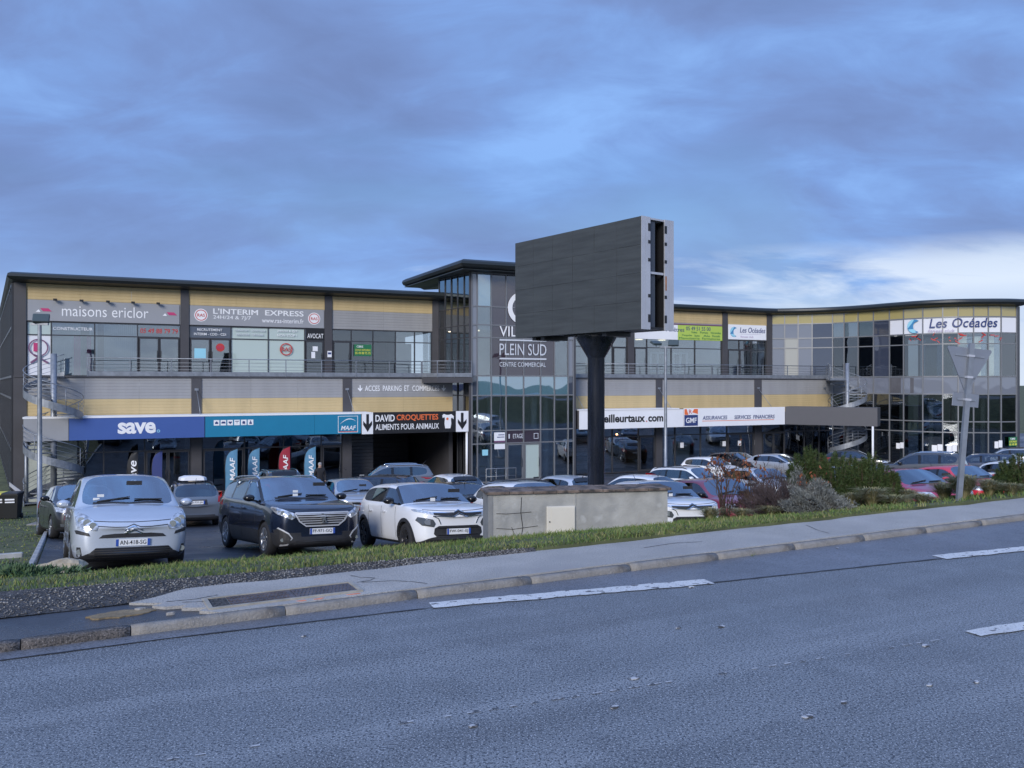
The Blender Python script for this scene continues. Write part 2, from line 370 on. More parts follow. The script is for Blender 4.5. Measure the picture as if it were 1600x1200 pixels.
# ---- road
rr = [-400, -120, -60, -30] + [-20+2*i for i in range(31)] + [60, 120, 400]
road = sheet('road', rr, [-14, -8, -4, -1, 1, 3, 4.5, 5.4, Q0+.01], lambda x, y: 0.0, M_asph); tag(road, 'grey blue damp asphalt road with worn white dashes', 'road', kind='structure')
strip('edge_dash', [(2.37, 5.74), (4.70, 5.345)], .165, .008, M_paint, road, .012)
strip('edge_dash', [(7.28, 5.07), (9.6, 4.78)], .165, .008, M_paint, road, .012)
strip('edge_dash', [(12.3, 4.42), (14.6, 4.12)], .165, .008, M_paint, road, .012)
strip('lane_dash', [(5.25, 3.415), (7.6, 3.17)], .13, .008, M_paint, road, .008)
strip('lane_dash', [(-1.6, 4.15), (-.42, 4.03)], .13, .008, M_paint, road, .008)
strip('tar_seam', [(-6, 5.86), (.6, 5.80), (2.3, 5.69)], .018, .005, M_dark, road, .005)
strip('tar_seam', [(4.72, 5.31), (6.0, 5.17), (7.26, 5.03)], .024, .005, M_dark, road, .006)
for i in range(46):
    r0 = -.2+i*.115
    if random.random() < .6: strip('chalk_dash', [(r0, 3.97-.108*r0), (r0+random.uniform(.03, .09), 3.965-.108*r0)], .011, .006, M_paint2, road, .002)
gut = [(-25, 5.86), (.6, 5.80), (2.3, 5.70), (4.7, 5.30), (7.27, 5.02), (12, 4.42), (20, 3.6), (40, 2.0)]
v = []; f = []
for i, (r, q) in enumerate([(a[0]+(b[0]-a[0])*k/8, a[1]+(b[1]-a[1])*k/8) for a, b in zip(gut[:-1], gut[1:]) for k in range(8)]):
    v += [(*XY(r, q), .003), (*XY(r, Q0+.01), .003)]
    if i: f.append((2*i-2, 2*i, 2*i+1, 2*i-1))
me = bpy.data.meshes.new('gutter_strip'); me.from_pydata(v, [], f); link('gutter_strip', me, M_asph2, road)
for (u, vv) in [(1447, 1010), (1453, 1072), (1525, 1067), (1262, 1121), (993, 1061), (961, 1106), (740, 1136), (1080, 918), (475, 995), (1308, 857), (1318, 1099), (1060, 982), (1127, 980)]:
    Y = EYE*FPX/(vv-600); r, q = RQ(at_u(u, Y), Y); a = random.uniform(.02, .04)
    b_ = MB(); n = 7
    b_.slab([(*XY(r+a*random.uniform(.6, 1)*math.cos(6.283*k/n), q+.6*a*random.uniform(.6, 1)*math.sin(6.283*k/n)),) for k in range(n)], .004, .009)
    b_.build('paint_fleck', M_paint2 if vv != 918 else M_paint, road)

# ---- kerb stones, each its own piece
kerb = empty('kerb', (*XY(5, Q0), 0)); tag(kerb, 'stained concrete kerb along the pavement', 'kerb', kind='structure')
kerb.rotation_euler = (0, 0, math.atan2(RD[1], RD[0]))
def kerb_mesh(L, m, seed, flat=False):
    rnd = random.Random(seed); b = MB(); n = 9; rings = []
    for i in range(n):
        x = -L/2+.002+(L-.004)*i/(n-1); j = lambda: rnd.uniform(-.004, .004); h = .062; e = .004 if i in (0, n-1) else 0
        c = .010 if flat else .022
        rings.append([(x, 0+j(), -.08), (x, e+j(), h*.5+j()), (x, c*.45+e+j(), h-c*.5-e+j()), (x, c+.01+j(), h-e+j()), (x, .08, h-.002-e), (x, .08, -.08)])
    b.loft(rings, True, True, True); me = b.fix('kerb_stone'); me.materials.append(m); return me
km = [kerb_mesh(1.0, M_kerb, i) for i in range(5)]; km2 = [kerb_mesh(.62, M_kerb2, i+9, True) for i in range(3)]
r = -9.0; i = 0
while r < 46:
    left = r < .3; L = .62 if left else 1.0; i += 1
    o = bpy.data.objects.new('kerb_stone', random.choice(km2 if left else km)); COL.objects.link(o); o.parent = kerb
    o.location = (r+L/2-5, random.uniform(-.006, .006), random.uniform(-.006, .004)); o.rotation_euler = (random.uniform(-.02, .02), 0, random.uniform(-.006, .006))
    if random.random() < .35: o.rotation_euler.z += math.pi*0
    r += L+.002+(.012 if random.random() < .15 else 0)

# ---- pavement with its broken end
edge = []
for i in range(140):
    r = .8+i*.32; edge.append((r, QB-.02+.022*math.sin(r*2.3)+.015*math.sin(r*7.1)+random.uniform(-.008, .008)))
end = [(.75, QB-.03), (.55, 6.70), (.38, 6.62), (.50, 6.55), (.60, 6.50), (.52, 6.45), (.60, 6.38), (.74, 6.36), (.70, 6.30), (.78, 6.26), (.86, 6.22), (.80, 6.16), (.92, 6.052)]
b_ = MB(); poly = [(.92, 6.052)]+[(.92+i*.5, 6.052) for i in range(1, 90)]+[(edge[-1][0], 6.052)]+edge[::-1]+end[:-1]
V, _e, Fc, *_ = delaunay_2d_cdt([Vector(XY(*p)) for p in poly], [], [list(range(len(poly)))], 1, 1e-4)
n = len(V); b_.add([(p.x, p.y, .066) for p in V]+[(p.x, p.y, .0) for p in V], [tuple(t) for t in Fc])
for i in range(len(poly)): j = (i+1) % len(poly); b_.f.append((i, j, n+j, n+i)); b_.sm.append(False)
pave = b_.build('pavement', M_pave); tag(pave, 'narrow grey asphalt pavement with a crumbled end', 'pavement', kind='structure')
for pts in [[(.62, 6.52), (.82, 6.50), (.98, 6.55)], [(2.05, 6.70), (2.1, 6.60), (2.2, 6.52), (2.14, 6.46), (2.02, 6.44)], [(2.06, 6.42), (2.3, 6.36), (2.42, 6.26), (2.5, 6.14)],
            [(.72, 6.45), (.86, 6.40), (.9, 6.32), (1.0, 6.28)], [(4.9, 6.5), (5.3, 6.55), (5.6, 6.48)], [(7.1, 6.2), (7.15, 6.4), (7.3, 6.7)]]:
    strip('crack', pts, .010, .0685, M_dark, pave, .003, .03)
for (r, q, a) in [(.44, 6.44, .06), (.62, 6.22, .05)]:     # loose broken pieces
    n = 11; b_ = MB(); a *= .6; b_.slab([XY(r+a*random.uniform(.35, 1.2)*math.cos(6.283*k/n), q+.45*a*random.uniform(.35, 1.2)*math.sin(6.283*k/n)) for k in range(n)], .02, .064); b_.build('broken_piece', M_pave, pave)
shoulder = sheet('verge_path', [-40, -20, -9] + [-8+.5*i for i in range(18)] + [.95], [6.052, 6.3, 6.45, 6.66], lambda x, y: .046+.008*math.sin(3*x+1)*math.sin(7*y), M_wet)
tag(shoulder, 'wet dark asphalt path beside the kerb', 'path', kind='structure')
M_mud = mat('ochre_mud', (0.20, 0.15, 0.085), 0.75, var=.3, vscale=12, bump=.4)
b_ = MB(); b_.slab([XY(.32+.22*math.cos(6.283*k/30)*random.uniform(.85, 1.05), 6.40+.09*math.sin(6.283*k/30)*random.uniform(.8, 1.1)) for k in range(30)],   .03, .052); b_.build('mud_patch', M_mud, shoulder)

# ---- gravel behind the broken end
def gq1(r): return float(np.interp(r, [-9, -.4, 1.0, 2.4, 3.9], [7.75, 7.6, 7.2, 7.03, 6.88]))
def grz(r, q): t = (q-gq0(r))/(gq1(r)-gq0(r)+1e-6); return .056*(1-t)+(gz(*XY(r, gq1(r)+.02))+.01)*t
def gq0(r): return 6.64 if r < .6 else 6.84
b_ = MB(); rs = [-40, -20, -9]+[-8+.3*i for i in range(40)]; rs = [r for r in rs if r < 3.9]+[3.9]
for k, r in enumerate(rs):
    row = [gq0(r)+(gq1(r)-gq0(r))*j/5 for j in range(6)]
    b_.v += [(*XY(r, q), grz(r, q)+random.uniform(-.004, .004)) for j, q in enumerate(row)]
    if k:
        for j in range(5): b_.f.append(((k-1)*6+j, k*6+j, k*6+j+1, (k-1)*6+j+1)); b_.sm.append(True)
grav = b_.build('gravel_strip', M_gravel); tag(grav, 'strip of dark loose gravel between grass and path', 'gravel', kind='structure')
NS = 9000; rr_ = RNG.uniform(-7.5, 3.8, NS); tq = RNG.uniform(0, 1, NS)
oct_ = np.array([(1, 0, 0), (-1, 0, 0), (0, 1, 0), (0, -1, 0), (0, 0, 1), (0, 0, -1)], float)
of = np.array([(0, 2, 4), (2, 1, 4), (1, 3, 4), (3, 0, 4), (2, 0, 5), (1, 2, 5), (3, 1, 5), (0, 3, 5)])
def stones(name, cen, size, m, parent=None):
    n = len(cen); sc = size[:, None, None]*RNG.uniform(.5, 1.1, (n, 6, 1))*np.array([1, 1, .7])
    ang = RNG.uniform(0, 6.28, n); c, s = np.cos(ang), np.sin(ang); o = oct_[None]*sc
    ox = o[..., 0]*c[:, None]-o[..., 1]*s[:, None]; oy = o[..., 0]*s[:, None]+o[..., 1]*c[:, None]
    V = np.stack([ox, oy, o[..., 2]], -1)+cen[:, None, :]; F = (of[None]+6*np.arange(n)[:, None, None]).reshape(-1, 3)
    return link(name, raw_mesh(name, V.reshape(-1, 3), F, 3, m), None, parent)
cen = np.array([(*XY(r, gq0(r)+(gq1(r)-gq0(r))*t), grz(r, gq0(r)+(gq1(r)-gq0(r))*t)+.004) for r, t in zip(rr_, tq)])
M_stone = leafmat('gravel_stones', [(.02, .02, .021), (.055, .054, .055), (.10, .098, .098), (.17, .165, .16), (.34, .33, .31)], .85)
tag(stones('gravel_stones', cen, RNG.uniform(.004, .014, NS), M_stone), 'loose dark grey gravel stones', 'gravel', kind='stuff')

# ---- grass
def blades(name, rr_, qq_, hmin, hmax, w, m, label, lean=.5):
    n = len(rr_); base = np.array([(*XY(r, q), 0) for r, q in zip(rr_, qq_)]); base[:, 2] = [gz(x, y)-.005 for x, y, _ in base]
    h = RNG.uniform(hmin, hmax, n)*RNG.uniform(.5, 1.1, n)*(.75+.4*np.sin(base[:, 0]*2.7+np.sin(base[:, 1]*3.1)*1.5)*np.sin(base[:, 1]*1.9+.7)); a = RNG.uniform(0, 6.28, n); wv = w*RNG.uniform(.6, 1.3, n)
    dx = np.cos(a)*wv/2; dy = np.sin(a)*wv/2; ln = RNG.normal(0, lean, (n, 2))*h[:, None]
    mid = base+np.stack([ln[:, 0]*.3, ln[:, 1]*.3, h*.6], 1); tip = base+np.stack([ln[:, 0], ln[:, 1], h], 1); side = np.stack([dx, dy, 0*dx], 1)
    V = np.stack([base-side, base+side, mid+side*.7, mid-side*.7, tip], 1).reshape(-1, 3); k = 5*np.arange(n)[:, None]
    F = np.concatenate([k+np.array([[0, 1, 2]]), k+np.array([[0, 2, 3]]), k+np.array([[3, 2, 4]])])
    return tag(link(name, raw_mesh(name, V, F, 3, m)), label, 'grass', kind='stuff')
def bank_pts(n, r0, r1, qpow=1.6):
    r = RNG.uniform(r0, r1, n); q = QB+(QL-.15-QB)*RNG.uniform(0, 1, n)**qpow
    ok = np.array([q_ > max(gq1(r_) if r_ < 3.9 else 0, QB)+random.gauss(0, .05)-.01 for r_, q_ in zip(r, q)]); return r[ok], q[ok]
r1, q1 = bank_pts(80000, -9, 9.5); blades('bank_grass', r1, q1, .02, .08, .010, M_grass, 'short green grass covering the bank behind the pavement')
r2 = RNG.uniform(-26, -.62, 22000); q2 = RNG.uniform(14.4, 42, 22000); blades('lawn_grass', r2, q2, .03, .08, .035, M_grass, 'mown green lawn left of the car park')
M_dry = mat('dry_grass', (0.16, 0.135, 0.065), 0.8, spec=.2, var=.4, vscale=2)
r3, q3 = bank_pts(30000, 9.5, 34, 1.3); blades('verge_grass', r3, q3, .03, .10, .014, M_grass, 'patchy grass under the shrubs on the bank')
r4 = RNG.uniform(-4.5, 9, 2600); q4 = QB+np.abs(RNG.normal(0, .12, 2600)); ok = np.array([q > (gq1(r) if r < 3.9 else QB)-.02 for r, q in zip(r4, q4)])
blades('edge_grass', r4[ok]if ok.any() else r4, q4[ok], .03, .08, .012, mat('edge_grass_blades', (0.085, 0.105, 0.035), .8, var=.5, vscale=3), 'sparse grass creeping over the pavement edge', .9)

# ================================================================== the shopping centre
def FA(u, b=0.0):
    r = (u-800)/FPX; ox = FO[0]-b*FN[0]; oy = FO[1]-b*FN[1]
    return (r*oy-ox)/(FD[0]-r*FD[1])
def FYd(a, b=0.0): return FO[1]+a*FD[1]-b*FN[1]
def FZ(u, v, b=0.0): return EYE-(v-600)*FYd(FA(u, b), b)/FPX
def FW(a, y, z): return (FO[0]+a*FD[0]+y*FN[0], FO[1]+a*FD[1]+y*FN[1], z)
def FL(x, y): dx, dy = x-FO[0], y-FO[1]; return (dx*FD[0]+dy*FD[1], dx*FN[0]+dy*FN[1])
FROT = math.atan2(FD[1], FD[0])
bld = empty('commercial_building', (FO[0], FO[1], 0), FROT, 'two storey shopping centre with ochre and grey cladding, glass tower and curved end', 'building')
GF = -4.2                                              # shop floor level
M_ochre = mat('ochre_cladding', (0.51, 0.395, 0.21), 0.55, spec=.35, var=.06, vscale=.8, stretch=(2.2, 1, .35), bump=.06, bscale=9)
M_grey = mat('grey_cladding', (0.30, 0.30, 0.305), 0.5, spec=.4, var=.06, vscale=.8, stretch=(2.2, 1, .35), bump=.05, bscale=9)
M_pil = mat('charcoal_pillar', (0.062, 0.060, 0.066), 0.5, var=.12, vscale=.6)
M_roof = mat('black_green_roof_edge', (0.020, 0.025, 0.026), 0.42, spec=.5, var=.15, vscale=.4)
M_frame = mat('dark_aluminium_frame', (0.040, 0.041, 0.047), 0.4, spec=.5)
M_frame2 = mat('grey_aluminium_frame', (0.22, 0.225, 0.235), 0.38, metal=.35)
M_galv = mat('galvanised_steel', (0.27, 0.29, 0.32), 0.48, metal=.55, var=.18, vscale=4)
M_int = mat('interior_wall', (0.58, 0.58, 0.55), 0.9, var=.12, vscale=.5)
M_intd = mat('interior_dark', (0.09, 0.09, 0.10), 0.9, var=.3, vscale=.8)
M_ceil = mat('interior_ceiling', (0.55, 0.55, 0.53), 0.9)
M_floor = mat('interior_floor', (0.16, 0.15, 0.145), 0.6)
M_blind = mat('white_blind', (0.82, 0.85, 0.83), 0.85, var=.04)
M_white = mat('white_sign_panel', (0.78, 0.79, 0.82), 0.4, var=.03, vscale=.6)
M_pink = mat('pink_blind', (0.70, 0.16, 0.30), 0.8)
M_black = mat('black_vinyl', (0.014, 0.014, 0.016), 0.45)
G_clear = glass('clear_glass', (0.84, 0.88, 0.88), 1.5, base=.15)
G_dark = glass('dark_glass', (0.44, 0.48, 0.50), 1.5, base=.09)
G_blue = glass('blue_glass', (0.22, 0.33, 0.42), 2.0, base=.16, gcol=(.75, .9, 1.0))
G_frost = glass('frosted_film_glass', (0.5, 0.55, 0.5), 1.2, film=(0.55, 0.66, 0.62), fmix=.78, base=.05)
G_plum = glass('plum_film_glass', (0.2, 0.15, 0.18), 1.5, film=(0.055, 0.040, 0.052), fmix=.9, base=.05)
G_spand = glass('slate_spandrel_glass', (0, 0, 0), 1.4, film=(0.17, 0.185, 0.225), fmix=1.0, base=.04)
G_teal = glass('teal_spandrel_glass', (0, 0, 0), 3.2, film=(0.07, 0.17, 0.23), fmix=1.0, base=.22)
G_navy = glass('navy_spandrel_glass', (0, 0, 0), 1.6, film=(0.045, 0.055, 0.085), fmix=1.0, base=.05)
G_yel = glass('ochre_spandrel_glass', (0, 0, 0), 1.1, film=(0.37, 0.315, 0.135), fmix=1.0, base=.03)
G_cream = glass('cream_film_glass', (0, 0, 0), 1.0, film=(0.36, 0.36, 0.33), fmix=1.0, base=.03)
G_white = glass('white_film_glass', (0, 0, 0), 1.0, film=(0.70, 0.71, 0.75), fmix=1.0, base=.03)

def bpart(name, mb, m, parent=None): return mb.build(name, m, parent or bld)
def wallbox(name, a0, a1, b0, b1, z0, z1, m, parent=None):
    return bpart(name, MB().box(a0, a1, -b1, -b0, z0, z1), m, parent)
def ribbed(name, a0, a1, b, z0, z1, m, pitch=.155, parent=None):
    """sheet cladding with shallow horizontal ribs"""
    n = max(2, int(round((z1-z0)/pitch))); pr = []
    for i in range(n):
        za = z0+(z1-z0)*i/n; zb = z0+(z1-z0)*(i+1)/n; g = min(.016, (zb-za)*.12)
        pr += [(za, -.02), (za+g, -.032), (zb-g, -.032), (zb, -.02)]
    b_ = MB(); rings = [[(a, -b+y, z) for z, y in pr]+[(a, -b+.12, z1), (a, -b+.12, z0)] for a in (a0, a1)]
    return bpart(name, b_.loft(rings), m, parent)
def panels(name, a0, a1, b, z0, z1, m):
    n = max(1, int(round((a1-a0)/2.55)))
    for i in range(n): ribbed(name, a0+(a1-a0)*i/n+(.006 if i else 0), a0+(a1-a0)*(i+1)/n, b+random.uniform(-.003, .003), z0, z1, m)
def obox(b, p0, p1, z0, z1, y0, y1):
    """box standing on the plan segment p0-p1, from y0 (out) to y1 (in) across it"""
    dx, dy = p1[0]-p0[0], p1[1]-p0[1]; l = math.hypot(dx, dy); nx, ny = -dy/l, dx/l
    q = [(p0[0]+nx*y0, p0[1]+ny*y0), (p1[0]+nx*y0, p1[1]+ny*y0), (p1[0]+nx*y1, p1[1]+ny*y1), (p0[0]+nx*y1, p0[1]+ny*y1)]
    return b.slab(q, z0, z1)
def glazing(path, zs, matfn, m_fr, fw=.055, name='window', parent=None, skip=None, dep=.10):
    """curtain wall on plan points: one frame with a pane of its own in every cell"""
    fr = MB(); eps = .004; Ls = [0]
    for p, q in zip(path[:-1], path[1:]): Ls.append(Ls[-1]+math.dist(p, q))
    for i, p in enumerate(path):
        a = path[max(i-1, 0)]; c = path[min(i+1, len(path)-1)]; dx, dy = c[0]-a[0], c[1]-a[1]; l = math.hypot(dx, dy); d = (dx/l*fw/2, dy/l*fw/2)
        obox(fr, (p[0]-d[0], p[1]-d[1]), (p[0]+d[0], p[1]+d[1]), zs[0], zs[-1], -.045, dep)
    for i in range(len(path)-1):
        p, q = path[i], path[i+1]; dx, dy = q[0]-p[0], q[1]-p[1]; l = math.hypot(dx, dy); d = (dx/l*(fw/2-eps), dy/l*(fw/2-eps))
        for j, z in enumerate(zs):
            z0 = z-fw/2 if 0 < j < len(zs)-1 else (z if j == 0 else z-fw); obox(fr, (p[0]+d[0], p[1]+d[1]), (q[0]-d[0], q[1]-d[1]), z0, z0+fw, -.038, dep-.01)
    win = bpart(name, fr, m_fr, parent)
    for i in range(len(path)-1):
        for j in range(len(zs)-1):
            if skip and skip(i, j): continue
            m = matfn(i, j)
            if m is None: continue
            p, q = path[i], path[i+1]; pm = MB(); obox(pm, p, q, zs[j]+.01, zs[j+1]-.01, 0.0+.006*((i+j) % 3), .014+.006*((i+j) % 3))
            pm.build('pane', m, win)
    return win
def door(a0, a1, b, z0, z1, m_pane, m_fr=None, leaves=1, handle=True, name='door', swing=0):
    m_fr = m_fr or M_frame; fr = MB(); w = .07; y0, y1 = -b-.055, -b+.02
    xs = [a0+(a1-a0)*i/leaves for i in range(leaves+1)]
    for i in range(leaves):
        l, r = xs[i]+.012, xs[i+1]-.012
        fr.box(l, l+w, y0, y1, z0, z1).box(r-w, r, y0, y1, z0, z1).box(l+w, r-w, y0, y1, z1-w, z1).box(l+w, r-w, y0, y1, z0, z0+.16)
    d = bpart(name, fr, m_fr)
    for i in range(leaves): MB().box(xs[i]+.06, xs[i+1]-.06, -b-.025, -b-.012, z0+.12, z1-.05).build('pane', m_pane, d)
    if handle:
        h = MB()
        for i in range(leaves):
            x = xs[i+1]-.10 if i == 0 else xs[i]+.10
            h.tube([(x, y0-.01, z0+.85), (x, y0-.06, z0+.9), (x, y0-.06, z0+1.35), (x, y0-.01, z0+1.4)], .014, 6)
        h.build('handle', M_black, d)
    return d
def sweep(path, prof, name, m, closed_ends=True):
    """profile (out, z) carried along plan points; out is to the right hand of the path's direction"""
    rings = []
    for i, p in enumerate(path):
        ns = []
        for a, c in ((i-1, i), (i, i+1)):
            if a >= 0 and c < len(path):
                dx, dy = path[c][0]-path[a][0], path[c][1]-path[a][1]; l = math.hypot(dx, dy); ns.append((dy/l, -dx/l))
        nx, ny = sum(n[0] for n in ns)/len(ns), sum(n[1] for n in ns)/len(ns); k = nx*nx+ny*ny; nx, ny = nx/k, ny/k
        rings.append([(p[0]+nx*o, p[1]+ny*o, z) for o, z in prof])
    return bpart(name, MB().loft(rings, closed_ends, True, False), m)

# ---- upper storey, left wing
UP = [(-.53, .02), (7.48, 7.92), (15.47, 15.92), (22.22, 22.66)]
for a0, a1 in UP: wallbox('pillar', a0, a1, -.3, .10, 2.04, 6.9, M_pil)
for (a0, a1) in [(.02, 7.48), (7.92, 15.47), (15.92, 22.22)]:
    panels('ochre_panel', a0, a1, 0, 6.07, 6.9, M_ochre)
    panels('grey_panel', a0, a1, 0, 4.95, 6.065, M_grey)
Z4 = [2.06, 4.23, 4.94]
eA = [.05]+[FA(u) for u in (80, 148, 215)]+[7.46]
glazing([(a, .03) for a in eA], Z4, lambda i, j: [[G_white, G_frost], [G_clear, G_clear], [G_clear, G_clear], [None, G_clear]][i][j], M_frame)
door(eA[3]+.05, eA[4]-.03, 0, 2.08, 4.20, G_clear, leaves=2)
eB = [7.94]+[FA(u) for u in (361, 419, 476)]+[15.45]
glazing([(a, .03) for a in eB], Z4, lambda i, j: [[None, G_navy], [G_frost, G_frost], [G_frost, G_frost], [None, G_navy]][i][j], M_frame)
door(eB[0]+.04, eB[1]-.04, 0, 2.08, 4.20, G_clear, leaves=2); door(eB[3]+.04, eB[4]-.03, 0, 2.08, 4.20, G_dark)
eC = [15.94]+[FA(u) for u in (549, 583, 618, 648)]+[22.20]
glazing([(a, .03) for a in eC], Z4, lambda i, j: [[None, G_dark], [G_dark, G_dark], [G_dark, G_dark], [G_clear, G_clear], [G_clear, G_clear]][i][j], M_frame)
door(eC[0]+.04, eC[1]-.04, 0, 2.08, 4.20, G_dark)
# blinds and things seen through the upper windows
bl = MB()
for i in range(40):
    x = eA[1]+.06+i*(eA[3]-eA[1]-.1)/40; w = (eA[3]-eA[1]-.1)/40
    if 13 <= i <= 16 or 21 <= i <= 23: continue
    bl.bar((x+w/2, .16, 2.1), (x+w/2, .16, 4.9), w*.86, .004) if False else bl.add([(x, .14, 2.1), (x+w*.9, .18, 2.1), (x+w*.9, .18, 4.9), (x, .14, 4.9)], [(0, 1, 2, 3)])
bpart('vertical_blind', bl, M_blind)
pk = MB()
for i in (13, 14, 15, 16, 21, 22, 23):
    w = (eA[3]-eA[1]-.1)/40; x = eA[1]+.06+i*w*.75; pk.add([(x, .12, 2.1), (x+w, .15, 2.1), (x+w, .15, 4.2), (x, .12, 4.2)], [(0, 1, 2, 3)])
bpart('pink_blind', pk, M_pink)

# ---- upper storey, right wing
UR = [(FA(980), FA(990)), (FA(1128), FA(1136)), (49.0, 49.5)]
for a0, a1 in UR: wallbox('pillar', a0, a1, -.3, .10, 2.04, 6.9, M_pil)
for (a0, a1) in [(30.4, UR[0][0]), (UR[0][1], UR[1][0]), (UR[1][1], UR[2][0])]:
    panels('ochre_panel', a0, a1, 0, 6.07, 6.9, M_ochre); panels('grey_panel', a0, a1, 0, 4.95, 6.065, M_grey)
eD = [30.4, FA(930), FA(957), UR[0][0]-.02]; glazing([(a, .03) for a in eD], Z4, lambda i, j: [[G_clear, G_clear], [G_clear, G_clear], [None, G_clear]][i][j], M_frame)
door(eD[2]+.04, eD[3]-.03, 0, 2.08, 4.2, G_clear)
eE = [UR[0][1]+.02]+[FA(u) for u in (1011, 1049, 1086)]+[UR[1][0]-.02]
glazing([(a, .03) for a in eE], Z4, lambda i, j: [[None, G_clear], [G_clear]*2, [G_clear]*2, [G_clear]*2][i][j], M_frame); door(eE[0]+.04, eE[1]-.04, 0, 2.08, 4.2, G_clear)
eF = [UR[1][1]+.02]+[FA(u) for u in (1155, 1174)]+[48.98]
glazing([(a, .03) for a in eF], Z4, lambda i, j: [[None, G_dark], [None, G_dark], [G_clear]*2][i][j], M_frame); door(eF[0]+.04, eF[2]-.04, 0, 2.08, 4.2, G_dark, leaves=2)
for k, a in enumerate((FA(1032), FA(1068))):        # display windows standing inside the glazier's shop
    d = MB(); x0, x1 = a-.55, a+.75; z0, z1 = 2.5, 3.95
    d.box(x0, x0+.13, .5, .6, z0, z1).box(x1-.13, x1, .5, .6, z0, z1).box(x0+.13, x1-.13, .5, .6, z1-.13, z1).box(x0+.13, x1-.13, .5, .6, z0, z0+.13).box((x0+x1)/2-.08, (x0+x1)/2+.08, .49, .61, z0+.13, z1-.13)
    bpart('display_window', d, M_blind)

# ---- the floors, ceilings and back walls behind the glass
for (a0, a1) in [(-.4, 22.6), (30.2, 49.4)]:
    wallbox('floor_slab', a0, a1, -9, -.1, 1.75, 2.03, M_floor); wallbox('ceiling', a0, a1, -9, -.12, 4.96, 5.10, M_ceil)
    wallbox('interior_wall', a0, a1, -7.3, -7.0, 2.03, 4.96, M_int)
for a in (7.7, 15.7, UR[0][0]+.2, UR[1][0]+.2): wallbox('partition_wall', a-.1, a+.1, -7.0, -.3, 2.03, 4.96, M_int)
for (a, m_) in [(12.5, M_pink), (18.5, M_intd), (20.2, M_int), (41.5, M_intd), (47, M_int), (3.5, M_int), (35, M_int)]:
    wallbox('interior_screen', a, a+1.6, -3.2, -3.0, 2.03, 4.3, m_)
M_lamp = mat('lit_ceiling_lamp', (1, .95, .8), emit=(1.0, .86, .6, 1.0))
for a in (34.2, 35.8, 37.6, 39.0, 41.0, 33.0):
    bpart('ceiling_lamp', MB().lathe([(.0, 0), (.28, 0), (.28, .04), (0, .04)], 14, c=(a, 2.2, 4.90)), M_lamp)

# ---- ground storey bands, pillars and the terrace on top of them
LB = 2.8
LP = [(-.23, .34), (7.89, 8.40), (15.92, 16.43)]; RP = [(30.45, 30.95), (37.06, 37.57), (45.42, 46.06)]
for a0, a1 in LP+RP: wallbox('pillar', a0, a1, LB-.4, LB+.08, GF-.1, 1.98, M_pil)
for (a0, a1) in [(.34, 7.89), (8.40, 15.92), (16.43, 22.55), (30.95, 37.06), (37.57, 45.42), (46.06, 54.2)]:
    panels('grey_panel', a0, a1, LB, .885, 1.98, M_grey); panels('ochre_panel', a0, a1, LB, -.35, .88, M_ochre)
for (a0, a1) in [(-.23, 23.0), (30.3, 54.3)]:
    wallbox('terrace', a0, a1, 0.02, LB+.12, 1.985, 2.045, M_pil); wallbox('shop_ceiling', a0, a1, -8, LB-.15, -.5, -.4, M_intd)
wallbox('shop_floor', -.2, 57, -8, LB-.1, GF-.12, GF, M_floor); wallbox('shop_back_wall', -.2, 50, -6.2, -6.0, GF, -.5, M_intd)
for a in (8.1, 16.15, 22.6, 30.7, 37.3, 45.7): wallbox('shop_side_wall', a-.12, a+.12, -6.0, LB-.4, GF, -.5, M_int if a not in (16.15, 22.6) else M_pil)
def railing(path, z0=2.045, zt=2.98, step=1.9, kick=True):
    rl = MB(); prt = empty
    for z, r_ in ((zt, .028), (zt-.22, .011), (zt-.40, .011), (zt-.58, .011)):
        rl.tube([(p[0], p[1], z) for p in path], r_, 6)
    R = bpart('railing', rl, M_galv)
    for p, q in zip(path[:-1], path[1:]):
        L = math.dist(p, q); n = max(1, int(round(L/step)))
        for i in range(n+(1 if q == path[-1] else 0)):
            x, y = p[0]+(q[0]-p[0])*i/n, p[1]+(q[1]-p[1])*i/n
            MB().box(x-.022, x+.022, y-.03, y+.03, z0, zt-.01).build('post', M_galv, R)
        if kick: obox(k := MB(), p, q, z0+.02, z0+.25, -.012, .004); k.build('kick_plate', M_galv, R)
    return R
railing([(3.0, -LB-.02), (20.6, -LB-.02)]); railing([(20.65, -LB-.04), (21.1, -4.25), (23.1, -4.55)], step=1.1)
bpart('balcony', MB().slab([(20.6, -LB-.14), (21.05, -4.35), (23.12, -4.66), (23.12, -LB-.14)], 1.72, 2.04), M_pil)
railing([(30.4, -LB-.02), (53.0, -LB-.02)], step=2.3)

# ---- shopfronts
ZS = [GF, -1.82, -.42]
gl = [FA(u, LB) for u in (122, 162, 226)]+[7.86]
glazing([(a, -LB+.03) for a in gl], ZS, lambda i, j: None if (i == 2 and j == 0) else G_dark, M_frame, .06); door(gl[2]+.05, gl[3]-.05, LB, GF, -1.86, G_dark, leaves=2)
wallbox('stair_back_wall', .36, gl[0]-.04, LB-.2, LB, GF, -.36, mat('pale_green_wall', (.40, .43, .39), .8, var=.1))
gm = [8.43]+[FA(u, LB) for u in (382, 443, 502)]+[15.9]
glazing([(a, -LB+.03) for a in gm], ZS, lambda i, j: None if (i in (0, 3) and j == 0) else G_dark, M_frame, .06)
door(gm[0]+.05, gm[1]-.05, LB, GF, -1.86, G_dark); door(gm[3]+.05, gm[4]-.05, LB, GF, -1.86, G_clear)
go = [30.98]+[FA(u, LB) for u in (957, 998)]+[37.04]
glazing([(a, -LB+.03) for a in go], ZS, lambda i, j: None if (i == 2 and j == 0) else G_clear, M_frame, .07); door(go[2]+.05, go[3]-.05, LB, GF, -1.86, G_dark)
